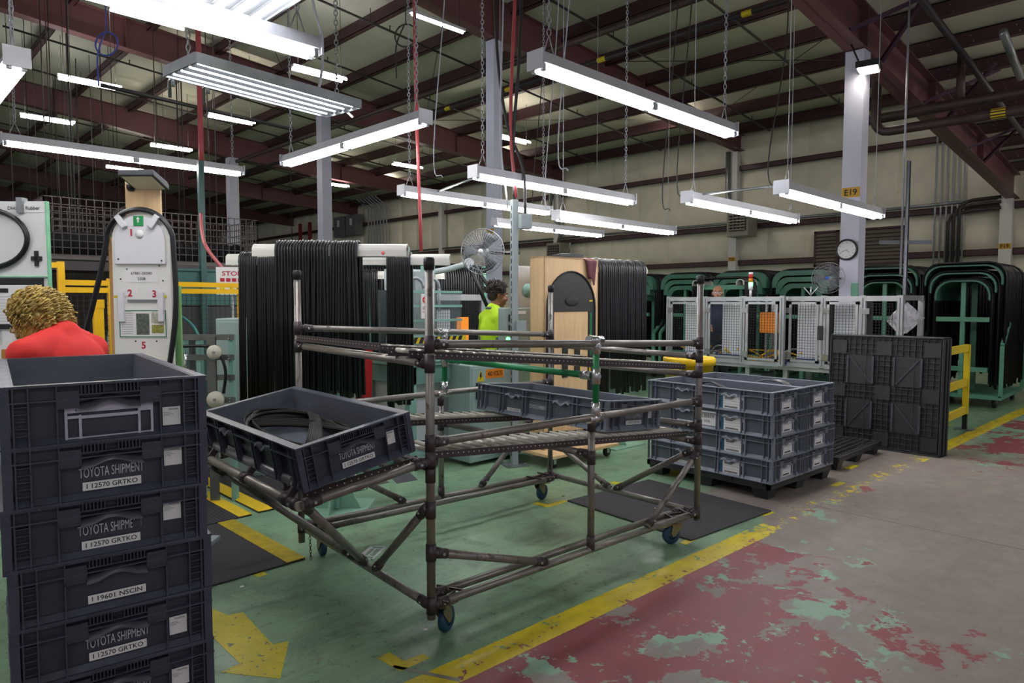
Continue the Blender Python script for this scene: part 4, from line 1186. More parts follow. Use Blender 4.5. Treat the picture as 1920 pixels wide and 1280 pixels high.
for k in range(7):
    seal('black rubber seal curving along the near end of the tilted tote', [(-0.2, -0.10 - k * .02, 0.05 + .005 * k), (-0.12, -0.36 - k * .012, 0.085 + .005 * k), (0.03, -0.47 - k * .008, 0.095 + .006 * k), (0.19, -0.30 - k * .02, 0.08 + .004 * k)], 0.0085)
for k in range(5):
    seal('upper black rubber seal arching over the tilted tote coil', [(0.19, -0.42 + k * .03, 0.07), (0.05, -0.15 + k * 0.02, 0.12 + k * .004), (-0.1, 0.15 + k * 0.02, 0.13 + k * .004), (-0.19, 0.42, 0.09)], 0.0072)

# ================================================================== pallets and tote stack on the right
def pallet_meshes():
    mb = MB()
    a, b = 0.57, 0.61
    # perimeter and deck bars
    mb.bx(-a, -b, 0.085, a, -b + 0.03, 0.13); mb.bx(-a, b - 0.03, 0.085, a, b, 0.13); mb.bx(-a, -b, 0.085, -a + 0.03, b, 0.13); mb.bx(a - 0.03, -b, 0.085, a, b, 0.13)
    frame = mb.mesh('deck_frame', m_pallet)
    mb = MB(); mb.bx(-a, -0.009, 0.112, a, 0.009, 0.13); barx = mb.mesh('deck_bar', m_pallet)
    mb = MB(); mb.bx(-0.009, -b, 0.112, 0.009, b, 0.129); bary = mb.mesh('deck_bar', m_pallet)
    mb = MB(); vs = []
    for h, z in ((0.055, 0.0), (0.078, 0.09)):
        vs += [(-h, -h, z), (h, -h, z), (h, h, z), (-h, h, z)]
    mb.add(vs, [(0, 3, 2, 1), (4, 5, 6, 7), (0, 1, 5, 4), (1, 2, 6, 5), (2, 3, 7, 6), (3, 0, 4, 7)])
    foot = mb.mesh('foot', m_pallet)
    return frame, barx, bary, foot
PM = pallet_meshes()
def pallet(label, loc, rz=0.0, rot=None, dense=True):
    p = thing('plastic_pallet', label, 'pallet', loc, rz, None, rot)
    put('deck_frame', PM[0], p)
    for i in range(17):
        put('deck_bar', PM[1], p, (0, -0.56 + i * 0.07, 0))
    for i in range(15):
        put('deck_bar', PM[2], p, (-0.525 + i * 0.075, 0, 0))
    for x in (-0.48, 0, 0.48):
        for y in (-0.52, 0, 0.52):
            put('foot', PM[3], p, (x, y, 0))
    return p
PX, PY = 5.87, 2.98
PA = R(-3.5)
pallet('black plastic pallet under the grey tote stack', (PX, PY, 0), PA)
names = ['bottom', 'second', 'third', 'top']
for k in range(4):
    for j, sx in enumerate((-0.28, 0.28)):
        c, s = math.cos(PA), math.sin(PA)
        dx, dy = sx + 0.006 * ((k * 3) % 4 - 1), 0.004 * (k - 1)
        col_ = 'left' if j == 0 else 'right'
        lb = ('%s grey tote in the near column of the pallet stack beside the pipe rack' if j == 0 else '%s grey tote in the rear column of the pallet stack, toward the wall') % (('bottom', 'second-lowest', 'third-up', 'topmost open')[k])
        t = tote(lb, (PX + c * dx - s * dy, PY + s * dx + c * dy, 0.131 + k * 0.1835), PA + R((-0.3, 0.4, 0.1, -0.2)[k]), 'g', 'totes of the pallet stack', sides=(-1,) if j == 0 else ())
        p = put('shipping_card', CARD, t, (-0.01, EY - 0.006, 0.082), (0, 0, 0)); put('print', CARDP, p); 
        pb = put('card_holder', HOLDER, t, (0, EY - 0.002, 0.082)); pb.scale = (0.62, 1, 1.05)
        if j == 0:
            x = -(TW / 2 - 0.024)
            p = put('shipping_card', CARD, t, (x - 0.006, -0.245, 0.078), (0, 0, R(-90))); p.scale = (1.25, 1, 1.15); put('print', CARDP, p); put('blue_flap', CARDB, p)
            q = put('card_holder', HOLDER, t, (x - 0.001, -0.235, 0.08), (0, 0, R(-90))); q.scale = (0.75, 1, 1.15)
            side_text(t, -1, True, False)
            if k == 2:
                mb = MB(); mb.bx(-0.1, -0.001, -0.062, 0.1, 0, 0.062); p = put('paper_sign', mb.mesh('paper_sign', m_paper), t, (x - 0.006, -0.005, 0.095), (0, 0, R(-90)))
                text('RUBBER', m_ink, p, (0.0, -0.002, 0.018), width=0.15); text('550B', m_ink, p, (0.0, -0.002, -0.025), width=0.06)
mb = MB()
for k in range(7):
    mb = MB()
    c0 = (PX - 0.02 + 0.0, PY - 0.15, 0.0)
    a = R(20 + 5 * k)
    pts = curve([(5.45, 2.75 + 0.03 * k, 0.80), (5.55, 3.0 + 0.03 * k, 0.86 + 0.004 * k), (5.68, 3.2, 0.865), (5.75, 3.4, 0.80)] if k < 3 else [(6.0 + .03 * k, 2.62, 0.80), (6.05 + .03 * k, 2.72, 0.862), (6.12 + .02 * k, 2.9, 0.862), (6.2 + .02 * k, 3.1, 0.80)])
    mb.path(pts, 0.008, 6)
    tag(mb.build('rubber_seal', m_rub if k < 3 else mat('shiny_seal', '#3a3c42', 0.25)), 'rubber seal arching out of the topmost near tote' if k < 3 else 'rubber seal showing in the topmost rear tote of the pallet stack', 'rubber seal', 'seals in the near pallet tote' if k < 3 else 'seals in the rear pallet tote')
pallet('empty black plastic pallet on the floor behind the tote stack', (7.25, 2.98, 0), R(-1))

# upright pallets leaning, underside ribs toward the aisle
def upright(label, u, dv, lean, dz=0.0):
    t = thing('upright_pallet', label, 'pallet', (u, 2.43 + dv, 0.0), 0, 'pallets leaning in a row', None)
    t.rotation_euler = (0, R(lean), 0)
    w, h = 0.565, 1.235
    mb = MB(); mb.bx(0.03, -w + 0.015, 0.01, 0.05, w - 0.015, h - 0.015); mb.build('deck_skin', m_pallet, t)
    mb = MB()
    mb.bx(0, -w, 0, 0.055, -w + 0.018, h); mb.bx(0, w - 0.018, 0, 0.055, w, h); mb.bx(0, -w, 0, 0.055, w, 0.018); mb.bx(0, -w, h - 0.018, 0.055, w, h)
    bevel(mb.build('edge_frame', m_pallet, t), 0.004)
    return t, w, h
for i, (u, dv, ln) in enumerate(((7.98, 0.0, 2.2), (8.06, -0.012, 1.8), (8.14, -0.02, 1.4))):
    t, w, h = upright(('front black pallet standing on edge, ribbed underside toward the aisle', 'middle one of the three black pallets standing on edge', 'rearmost of the three black pallets standing on edge')[i], u, dv, ln)
    if i == 0:
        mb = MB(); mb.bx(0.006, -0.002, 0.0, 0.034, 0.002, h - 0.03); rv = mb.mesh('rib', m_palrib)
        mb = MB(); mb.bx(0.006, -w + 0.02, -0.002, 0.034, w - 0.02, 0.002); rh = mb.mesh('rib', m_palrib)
        for k in range(19):
            y = -w + 0.03 + k * (2 * w - 0.06) / 18
            put('rib', rv, t, (0.004 if k % 4 else -0.004, y, 0.015))
        for k in range(21):
            put('rib', rh, t, (0.004 if k % 5 else -0.002, 0, 0.03 + k * (h - 0.06) / 20))
        mb = MB()
        vs = []
        mb.bx(0.004, -0.075, -0.075, 0.03, 0.075, 0.075)
        ft = mb.mesh('foot_socket', m_pallet)
        for y in (-0.46, 0.0, 0.46):
            for z in (0.12, 0.62, 1.1):
                o = put('foot_socket', ft, t, (0.0, y, z))
        mb = MB(); mb.bx(0.008, -0.12, -0.16, 0.03, 0.12, 0.16); pk = mb.mesh('fork_pocket_panel', m_pallet)
        for y in (-0.235, 0.235):
            for z in (0.37, 0.86):
                o = put('fork_pocket_panel', pk, t, (0.0, y, z))
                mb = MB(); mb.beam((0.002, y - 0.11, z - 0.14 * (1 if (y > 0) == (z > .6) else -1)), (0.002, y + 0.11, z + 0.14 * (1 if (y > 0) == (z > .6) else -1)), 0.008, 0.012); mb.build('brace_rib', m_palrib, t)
                for s in (-1, 1):
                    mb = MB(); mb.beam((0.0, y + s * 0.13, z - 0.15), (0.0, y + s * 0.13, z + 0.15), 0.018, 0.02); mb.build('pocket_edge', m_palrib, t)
# yellow guard rail
g = thing('guard_rail', 'yellow steel guard rail behind the upright pallets', 'rail', (10.02, 2.08, 0), 0)
mb = MB(); mb.bx(-0.03, -0.03, 0.2, 0.03, 0.03, 1.07); mb.build('post', m_yelp, g)
mb = MB(); mb.bx(-0.025, -0.025, 0.01, 0.025, 0.025, 0.2); mb.build('foot_post', m_blk, g)
mb = MB(); mb.bx(-0.1, -0.1, 0, 0.1, 0.1, 0.01); mb.build('base_plate', m_galv, g)
for z in (1.03, 0.60, 0.25):
    mb = MB(); mb.bx(-1.7, -0.02, z - 0.045, -0.02, 0.02, z + 0.045); mb.build('rail', m_yelp, g)
mb = MB(); mb.bx(-1.73, -0.03, 0.2, -1.67, 0.03, 1.07); mb.build('post', m_yelp, g)
mb = MB(); mb.bx(-1.8, -0.1, 0, -1.6, 0.1, 0.01); mb.bx(-1.725, -0.025, 0.01, -1.675, 0.025, 0.2); mb.build('foot_post', m_blk, g)
# ================================================================== mats and floor things
m_mat = mat('mat_black', '#3a373d', 0.75, 0, 0.15, 60, 0.6)
m_maty = mat('mat_yellow', '#dcb90f', 0.6, 0, 0.1, 30, 0.2)
m_matyd = mat('mat_yellow_dirty', '#a8941c', 0.6, 0, 0.25, 18, 0.3)
def ribbed_mat(label, x0, y0, x1, y1, borders, rib=False, ym=None, rz=0.0, ribm=None):
    t = thing('floor_mat', label, 'mat', (x0, y0, 0.0), rz)
    w, l = x1 - x0, y1 - y0
    mb = MB(); mb.bx(0, 0, 0.0, w, l, 0.012); bevel(mb.build('pad', m_mat, t), 0.005)
    if rib:
        mb = MB(); n = int(w / 0.028)
        for i in range(n):
            x = 0.014 + i * w / n; mb.bx(x - 0.005, 0.01, 0.012, x + 0.005, l - 0.01, 0.015)
        stuff(mb.build('rib_texture', m_mat, t))
    for a, b, c, d_ in borders:
        mb = MB(); mb.prism([(a, b), (c, b), (c, d_), (a, d_)], 0.0121, 0.0165); bevel(mb.build('border', ym or m_maty, t, True), 0.003)
    return t
ribbed_mat('black anti-fatigue mat with a dirty yellow edge beside the tote stack', 0.95, 3.86, 2.0, 4.92, [(0.93, 0.0, 1.05, 1.06)], False, m_matyd, R(0.5))
ribbed_mat('ribbed black mat with bright yellow border behind the tote stack', 1.0, 4.96, 2.14, 6.6, [(1.04, 0.0, 1.14, 1.64)], True)
ribbed_mat('ribbed black mat with yellow borders under the rubber rack', 2.20, 4.98, 3.16, 6.7, [(0.0, 0.0, 0.12, 1.72), (0.86, 0.0, 0.96, 1.72)], True)
ribbed_mat('smooth black mat under the right end of the pipe rack', 4.0, 2.36, 5.02, 3.55, [], False, None, R(-5))
fr = thing('card_frame', 'white plastic card frame dropped on the green floor', 'frame', (2.36, 3.68, 0.0), R(35))
m_wp = mat('white_plastic', '#cfd0d4', 0.4, 0, 0.04, 8)
for a in ((-0.12, -0.055, 0.12, -0.04), (-0.12, 0.03, 0.12, 0.055), (-0.12, -0.055, -0.105, 0.055), (0.105, -0.055, 0.12, 0.055), (-0.07, -0.055, -0.06, 0.03), (0.06, -0.055, 0.07, 0.03), (-0.07, -0.005, 0.07, 0.005)):
    mb = MB(); mb.bx(a[0], a[1], 0, a[2], a[3], 0.004); mb.build('frame_bar', m_wp, fr)
for k, (x, y) in enumerate(((1.55, 3.75), (2.72, 3.35), (1.98, 2.62), (4.42, 2.92))):
    mb = MB(); mb.prism([(-0.012, -0.008), (0.010, -0.010), (0.013, 0.007), (-0.008, 0.010)], 0.0, 0.001); o = tag(mb.build('paper_scrap', m_paper), ('tiny white paper scrap on the floor near the yellow arrow', 'tiny paper scrap under the middle of the pipe rack', 'tiny paper scrap by the near caster', 'tiny paper scrap near the black mat')[k], 'scrap'); o.location = (x, y, 0.0 if k < 3 else 0.013)
# ================================================================== rubber strips hung on arms
def facing(v0, v1):
    """local frame whose +x runs from v0 to v1 (plan)"""
    return math.atan2(v1[1] - v0[1], v1[0] - v0[0])
def strip_mesh(zb_f, zb_b, r=0.011, rad=0.075, w=0.012, sway=0.0, n=6, top=0.0):
    """one strip draped over an arm: local -y is the front, origin at the arm's top centre line"""
    pts = [(sway, -rad - 0.01, zb_f), (sway * 0.6, -rad - 0.006, zb_f * 0.5), (0, -rad, -0.12)]
    for i in range(9):
        t = math.pi * i / 8
        pts.append((0, -rad * math.cos(t), top + rad * 0.75 * math.sin(t) - 0.055))
    pts += [(0, rad, -0.12), (sway * 0.5, rad + 0.004, zb_b)]
    mb = MB(); mb.path(pts, r, n)
    return mb.mesh('rubber_strip', m_rub)
def half_tube(mb, L, r=0.062, th=0.012, drop=0.045):
    prof = [(-r, -drop)] + [(-r * math.cos(math.pi * i / 10), r * 0.85 * math.sin(math.pi * i / 10)) for i in range(11)] + [(r, -drop)]
    inn = [(x * (r - th) / r, z - (th if z > 0 else 0)) for x, z in reversed(prof)]
    mb.prism(prof + inn, 0, L, 'YZ')
def rack_arm(name, label, p0, p1, m, stand_at=None, dots=(), zdrop=0.06):
    rz = facing(p0, p1); L = math.dist(p0[:2], p1[:2])
    a = thing(name, label, 'rack', (p0[0], p0[1], 0), rz)
    mb = MB(); half_tube(mb, L); o = mb.build('arm', m, a, True); o.location = (0, 0, p0[2])
    for x, cm in dots:
        mb = MB(); mb.lathe([(0.001, -0.001), (0.014, -0.001), (0.014, 0.001), (0.001, 0.001)], (0, 0, 0), 12, 'Y'); d_ = mb.build('colour_dot', cm, a); d_.location = (x, -0.064, p0[2] - 0.02)
    mb = MB(); mb.bx(L * 0.5 - 0.04, -0.04, 0.02, L * 0.5 + 0.04, 0.04, p0[2] + 0.02); mb.bx(0.1, -0.02, p0[2] - 0.045, L - 0.1, 0.02, p0[2] + 0.03); mb.build('post', m_mint, a)
    mb = MB(); mb.bx(L * 0.5 - 0.26, -0.26, 0.0, L * 0.5 + 0.26, 0.26, 0.015); mb.build('base_plate', mat('mint_plate', '#86ad98', 0.35, 0, 0.08, 4), a)
    mb = MB()
    for s in (-1, 1):
        mb.prism([(L * .5 + s * 0.04, 0.015), (L * .5 + s * 0.2, 0.015), (L * .5 + s * 0.04, 0.32)], -0.006, 0.006, 'XZ'); mb.prism([(s * 0.04, 0.015), (s * 0.2, 0.015), (s * 0.04, 0.32)], L * .5 - 0.006, L * .5 + 0.006, 'YZ')
    mb.build('gusset', mat('mint_plate', '#86ad98'), a, True)
    return a, rz, L
m_arm = mat('white_arm_plastic', '#d8d6cf', 0.4, 0, 0.05, 5)
m_gdot = mat('green_dot', '#3fae4a', 0.5); m_rdot = mat('red_dot', '#e07070', 0.5)
DIR = (0.711, -0.703)
def hang(arm, rz, p0, xs, label, group, zf=(-1.2, -1.1), seedn=0, r=0.0125, rad=0.075, jitter=0.004):
    rr = random.Random(seedn)
    ms = [strip_mesh(rr.uniform(*zf), rr.uniform(*zf), r, rad + rr.uniform(0.0, 0.012), sway=rr.uniform(-0.02, 0.02)) for _ in range(5)]
    for i, x in enumerate(xs):
        o = put('rubber_strip', ms[rr.randrange(5)])
        o.location = (p0[0] + math.cos(rz) * x, p0[1] + math.sin(rz) * x, p0[2] + 0.052 + rr.uniform(0, 0.006)); o.rotation_euler = (0, 0, rz + rr.uniform(-0.006, 0.006))
        tag(o, label, 'rubber strip', group)
pf = (2.25, 5.06, 1.985); pf1 = (3.07, 4.25, 1.985)
a, rz, L = rack_arm('strip_rack', 'mint pedestal rack with a white arm carrying the front curtain of rubber strips', pf, pf1, m_arm, None, ((0.98, m_rdot),))
hang(a, rz, pf, [0.19 + i * 0.0222 for i in range(18)], 'black rubber strip in the wide left bundle over the front white arm', 'strips in the wide front bundle', seedn=1, r=0.0108, rad=0.086)
hang(a, rz, pf, [0.20 + i * 0.0222 for i in range(17)], 'inner black rubber strip filling the wide left bundle over the front white arm', 'inner strips in the wide front bundle', seedn=3, r=0.0108, rad=0.070)
hang(a, rz, pf, [0.598 + i * 0.0205 for i in range(10)], 'black rubber strip in the narrow right bundle over the front white arm', 'strips in the narrow front bundle', seedn=2, r=0.0112, rad=0.084)
hang(a, rz, pf, [0.608 + i * 0.0205 for i in range(9)], 'inner black rubber strip filling the narrow right bundle over the front white arm', 'inner strips in the narrow front bundle', seedn=4, r=0.0108, rad=0.070)
pb = (2.43, 6.0, 1.965); pb1 = (3.81, 4.65, 1.985)
a, rz, L = rack_arm('strip_rack', 'mint pedestal rack with the longer white arm behind the front curtain', pb, pb1, m_arm, None, ((0.12, m_gdot),))
for nm, x0, n_, lb in (('a', 0.13, 8, 'black rubber strip in the leftmost bundle over the rear white arm'), ('b', 0.29, 11, 'black rubber strip in the second bundle over the rear white arm'), ('c', 1.40, 11, 'black rubber strip in the right bundle over the rear white arm')):
    hang(a, rz, pb, [x0 + i * 0.0185 for i in range(n_)], lb, lb.replace('black rubber strip in', 'strips of'), seedn=5 + n_, zf=(-1.35, -1.25))
for k, (p0, p1, xs, lb) in enumerate((((4.5, 7.55, 1.93), (4.95, 7.1, 1.94), [0.1 + i * 0.026 for i in range(13)], 'small left white arm far behind the rubber curtain'), ((4.98, 7.08, 1.93), (5.38, 6.67, 1.93), [0.3 + i * 0.03 for i in range(6)], 'small right white arm far behind the rubber curtain'))):
    a, rz, L = rack_arm('strip_rack', 'mint rack with a ' + lb, p0, p1, m_arm)
    hang(a, rz, p0, xs, 'black rubber strip over the ' + lb, 'strips over ' + lb, seedn=20 + k, r=0.013, zf=(-1.3, -1.1))
pr0 = (5.62, 4.66, 1.97); pr1 = (6.68, 4.62, 1.97)
a, rz, L = rack_arm('strip_rack', 'mint rack with white arm behind the plywood jig', pr0, pr1, m_arm)
hang(a, rz, pr0, [0.16 + i * 0.034 for i in range(24)], 'thick black rubber strip hanging right of the plywood jig', 'strips right of the plywood jig', seedn=31, r=0.016, rad=0.11, zf=(-1.45, -1.3))
mb = MB(); mb.prism([(-0.05, 0.0), (0.05, 0.0), (0.07, 0.85), (-0.07, 0.85)], -0.07, 0.07, 'XZ'); o = tag(bevel(mb.build('red_bin', mat('red_plastic', '#c8262c', 0.4, 0, 0.08, 4), None, True), 0.02), 'red plastic bin glimpsed behind the rubber curtain', 'bin'); o.location = (3.60, 5.72, 0.35)
mb = MB(); mb.bx(-0.2, -0.2, 0, 0.2, 0.2, 0.35); o = tag(mb.build('bin_stand', m_mint), 'low mint stand under the red bin', 'stand'); o.location = (3.60, 5.72, 0)

# ================================================================== hoop racks along the back
m_hoop = mat('hoop_sheet_green', '#4a7d69', 0.42, 0, 0.12, 3)
def hoop_profile(hw, top, low, rc=0.26, n=6):
    pts = [(-hw, low), (-hw, top - rc)]
    pts += [(-hw + rc - rc * math.cos(math.pi / 2 * i / n), top - rc + rc * math.sin(math.pi / 2 * i / n)) for i in range(1, n + 1)]
    pts += [(hw - rc + rc * math.sin(math.pi / 2 * i / n), top - rc + rc * math.cos(math.pi / 2 * i / n)) for i in range(0, n + 1)]
    pts += [(hw, low)]
    return pts
def hoop_rack(v, label, u0=12.2, L=1.7, hw=0.52, top=2.16, layers=3, fill=(1, 1, 1)):
    r = thing('hoop_rack', label, 'rack', (u0, v, 0))
    for k in range(layers):
        h, tp = hw - 0.075 * k, top - 0.115 * k
        pr = hoop_profile(h, tp, tp - 0.30, 0.22)
        inn = [(x * (h - 0.012) / h, z - 0.012) for x, z in reversed(pr)]
        mb = MB(); mb.prism(pr + inn, 0.0, L, 'YZ'); sh = mb.build('hoop_sheet', m_hoop, r, True)
        lw = 0.022 if v < 4.2 else 0.085
        lip_ = [(x * (h - lw) / h, z - lw if z > tp - 0.22 else z) for x, z in reversed(pr)]
        mb = MB(); mb.prism(pr + lip_, -0.012, 0.0, 'YZ'); mb.build('front_lip', m_hoop, sh, True)
    mb = MB(); mb.bx(L * 0.5 - 0.04, -0.04, 0.2, L * 0.5 + 0.04, 0.04, top - 0.26); mb.bx(0.08, -0.03, 0.2, 0.14, 0.03, top - 0.26); mb.build('centre_post', m_mintd, r)
    for z in (1.30, 0.54):
        mb = MB(); mb.bx(0.06, -hw + 0.16, z, 0.12, hw - 0.16, z + 0.07); mb.build('cross_bar', m_mintd, r)
    for s in (-1, 1):
        mb = MB(); mb.bx(0.0, s * (hw + 0.02) - 0.025, 0.18, 0.05, s * (hw + 0.02) + 0.025, 0.95); mb.beam((0.025, s * (hw + 0.02), 0.95), (0.42, s * (hw + 0.02), 1.28), 0.05, 0.05); mb.build('side_guard', m_mintd, r)
        mb = MB(); mb.bx(L - 0.05, s * (hw + 0.02) - 0.025, 0.18, L, s * (hw + 0.02) + 0.025, top); mb.build('end_post', m_mintd, r)
    mb = MB(); mb.bx(0, -hw - 0.03, 0.14, L, hw + 0.03, 0.20); mb.build('base', m_mintd, r)
    for x in (0.18, L - 0.18):
        for s in (-1, 1):
            mb = MB(); mb.lathe([(0.001, -0.025), (0.075, -0.025), (0.082, -0.015), (0.082, 0.015), (0.075, 0.025), (0.001, 0.025)], (x, s * (hw - 0.08), 0.082), 16, 'Y'); w = mb.build('wheel', m_blk, r)
            mb = MB(); mb.bx(x - 0.02, s * (hw - 0.08) - 0.035, 0.07, x + 0.02, s * (hw - 0.08) + 0.035, 0.15); mb.build('fork', m_galv, w)
    rr = random.Random(int(v * 100))
    mb = MB()
    for k in range(layers):
        if not fill[k]:
            continue
        h, tp = hw - 0.075 * k + 0.014, top - 0.115 * k + 0.014
        n_ = 34
        for i in range(n_):
            x = (0.05 if v < 4.2 else 0.16) + i * (L - (0.12 if v < 4.2 else 0.23)) / n_ + rr.uniform(-0.004, 0.004)
            lo = rr.uniform(0.28, 0.42)
            pr = hoop_profile(h + rr.uniform(0, 0.022), tp + rr.uniform(0, 0.022), lo, 0.23, 4)
            mb.path([(x + (rr.uniform(-.015, .015) if q in (0, len(pr) - 1) else 0), y, z) for q, (y, z) in enumerate(pr)], 0.017, 5)
    o = mb.build('rubber_strips', m_rub); o.location = (u0, v, 0)
    stuff(o); tag(o, 'dense black rubber strips draped over the ' + label, 'rubber strips')
    return r
for v, lb, hw, f in ((2.63, 'rightmost green hoop rack, standing on black wheels', 0.51, (1, 1, 1)), (3.74, 'green hoop rack just right of the clock column', 0.50, (1, 1, 1)), (5.08, 'green hoop rack left of the wall fan', 0.53, (1, 1, 1)),
                     (6.26, 'green hoop rack behind the bald worker', 0.54, (1, 1, 1)), (7.47, 'green hoop rack above the left of the mesh enclosure', 0.52, (1, 1, 1)), (8.72, 'leftmost green hoop rack near the plywood jig', 0.54, (1, 1, 0))):
    hoop_rack(v, lb, hw=hw, fill=f)
hoop_rack(1.35, 'green hoop rack half hidden at the right edge', u0=14.2, hw=0.5, fill=(1, 1, 0))
hoop_rack(0.15, 'green hoop rack cut off by the right edge', u0=13.4, hw=0.5, fill=(1, 0, 0))
fr_ = thing('strip_rail', 'added green rail holding the dark backdrop behind the row of hoop racks', 'rack', (15.2, 1.6, 0))  # rail and curtain added to darken what shows through the hoops
mb = MB(); mb.bx(-0.04, 0, 1.98, 0.04, 9.6, 2.06); mb.build('rail', m_mintd, fr_)
for y in (0.1, 3.2, 6.4, 9.5):
    mb = MB(); mb.bx(-0.04, y - 0.04, 0, 0.04, y + 0.04, 1.98); mb.build('post', m_mintd, fr_)
mb = MB(); rr = random.Random(77)
for i in range(190):
    y = 0.06 + i * 0.05; q = rr.uniform(0.25, 0.5)
    mb.path([(-0.09, y, q), (-0.085, y, 1.95), (0.0, y, 2.10), (0.085, y, 1.95), (0.09, y, q + 0.1)], 0.026, 5)
o = stuff(tag(mb.build('rubber_strips', m_rub), 'added dark strip curtain standing in for a second row of racks', 'rubber strips')); o.location = (15.2, 1.6, 0)
# small white-armed rack behind the bald worker
a = thing('strip_rack', 'low rack with two white arms behind the bald worker', 'rack', (10.9, 6.0, 0))
for y in (-0.42, 0.42):
    mb = MB(); half_tube(mb, 0.5, 0.07); o = mb.build('arm', m_arm, a, True); o.location = (0, y, 1.93)
mb = MB(); mb.bx(0.2, -0.45, 1.82, 0.26, 0.45, 1.9); mb.bx(0.2, -0.03, 0.01, 0.26, 0.03, 1.82); mb.bx(0, -0.3, 0, 0.5, 0.3, 0.02); mb.build('frame', m_mintd, a)
mb = MB()
for i in range(12):
    mb.path([(0.05 + i * 0.035, y, z) for y, z in hoop_profile(0.5, 2.02, 0.7, 0.15, 4)], 0.018, 5)
o = stuff(tag(mb.build('rubber_strips', m_rub), 'black strips bridging the two small white arms behind the bald worker', 'rubber strips')); o.location = (10.9, 6.0, 0)

# ================================================================== aluminium machine enclosure
enc = thing('machine_enclosure', 'aluminium framed guard enclosure with black wire mesh panels', 'enclosure', (8.9, 0, 0))
Z0, Z1 = 0.78, 1.65
posts = [5.68, 5.06, 4.43, 3.89, 3.41, 2.94, 2.53]
for k, v in enumerate(posts):
    dx = -0.12 if k in (2, 3) else 0.0
    mb = MB(); mb.bx(dx - 0.03, v - 0.03, Z0 - 0.02, dx + 0.03, v + 0.03, Z1 + 0.03)
    mb.build('post', m_alu, enc)
    mb = MB(); mb.bx(dx - 0.033, v - 0.005, Z0, dx - 0.030, v + 0.005, Z1); mb.build('slot', mat('slot_shadow_line', '#55575b', 0.4, 0.4), enc)
for k, (a_, b_) in enumerate(zip(posts, posts[1:])):
    dx = -0.12 if k == 2 else 0.0
    for z in (Z0, Z1 - 0.01):
        mb = MB(); mb.bx(dx - 0.025, b_ + 0.03, z - 0.03, dx + 0.025, a_ - 0.03, z + 0.03); mb.build('rail', m_alu, enc)
    w0, w1 = b_ + 0.05, a_ - 0.05
    if k != 5:
        for q in ((w0, w0 + 0.03, Z0 + 0.04, Z1 - 0.05), (w1 - 0.03, w1, Z0 + 0.04, Z1 - 0.05)):
            mb = MB(); mb.bx(dx - 0.04, q[0], q[2], dx - 0.015, q[1], q[3]); mb.build('door_stile', m_alu, enc)
        for z in (Z0 + 0.04, Z1 - 0.08):
            mb = MB(); mb.bx(dx - 0.04, w0, z, dx - 0.015, w1, z + 0.03); mb.build('door_rail', m_alu, enc)
    mb = MB(); n = int((w1 - w0 - 0.06) / 0.035)
    for i in range(n + 1):
        y = w0 + 0.03 + (w1 - w0 - 0.06) * i / n; mb.bx(dx - 0.022, y - 0.002, Z0 + 0.06, dx - 0.018, y + 0.002, Z1 - 0.07)
    m_ = int((Z1 - Z0 - 0.14) / 0.035)
    for i in range(m_ + 1):
        z = Z0 + 0.07 + (Z1 - Z0 - 0.14) * i / m_; mb.bx(dx - 0.022, w0 + 0.03, z - 0.002, dx - 0.018, w1 - 0.03, z + 0.002)
    mb.build('mesh_panel', mat('mesh_black', '#1d1d20', 0.5, 0.2), enc)
    for z in (Z0 + 0.12, Z1 - 0.16):
        mb = MB(); mb.bx(dx - 0.047, w1 - 0.03, z - 0.035, dx - 0.036, w1 + 0.05, z + 0.035); mb.build('hinge', m_chrome, enc)
mb = MB(); mb.bx(-0.05, 3.40, 1.12, -0.03, 3.47, 1.30); bevel(mb.build('latch', m_blk, enc), 0.008)
mb = MB(); mb.bx(0.0, 2.5, 0.70, 0.85, 5.7, 0.75); mb.build('table_top', m_alu, enc)
for v in (5.6, 4.43, 3.9, 3.2, 2.6):
    for x in (0.05, 0.8):
        mb = MB(); mb.bx(x - 0.03, v - 0.03, 0, x + 0.03, v + 0.03, 0.7); mb.build('leg', m_alu, enc)
for x, v in ((0.82, 5.68), (0.82, 4.43), (0.82, 3.3), (0.82, 2.53)):
    mb = MB(); mb.bx(x - 0.03, v - 0.03, 0.75, x + 0.03, v + 0.03, Z1 + 0.03); mb.build('post', m_alu, enc)
mb = MB(); mb.bx(0.8, 2.5, Z1 - 0.03, 0.84, 5.7, Z1 + 0.03); mb.bx(0, 2.51, Z1 - 0.03, 0.84, 2.55, Z1 + 0.03); mb.bx(0, 5.66, Z1 - 0.03, 0.84, 5.7, Z1 + 0.03); mb.build('top_rail', m_alu, enc)
m_wpan = mat('fixture_white_panel', '#d6d8de', 0.35, 0, 0.05, 4)
for v0, v1, dx, lb in ((5.25, 5.55, 0.25, 'leftmost white fixture board inside the mesh enclosure'), (4.60, 4.92, 0.22, 'second white fixture board inside the mesh enclosure'), (3.47, 3.83, 0.22, 'third white fixture board inside the mesh enclosure, by the door'), (2.98, 3.36, 0.22, 'rightmost white fixture board inside the mesh enclosure')):
    b = thing('fixture_board', lb, 'board', (8.9 + dx, (v0 + v1) / 2, 0.75)); w = (v1 - v0) / 2
    mb = MB(); mb.bx(-0.01, -w, 0.1, 0.03, w, 0.82); bevel(mb.build('panel', m_wpan, b), 0.006)
    mb = MB(); mb.bx(-0.012, -w, 0.82, 0.03, w, 0.85); mb.bx(-0.012, -w - 0.06, 0.1, 0.06, -w - 0.01, 0.85); mb.build('clamp_bar', m_blk, b)
    mb = MB(); mb.bx(-0.05, -w, 0, 0.1, w, 0.1); mb.build('base', mat('fixture_blue', '#3a4f78', 0.4, 0, 0.15, 8), b)
b = thing('orange_box', 'orange sheet box hanging inside the mesh enclosure', 'box', (9.0, 4.18, 1.18))
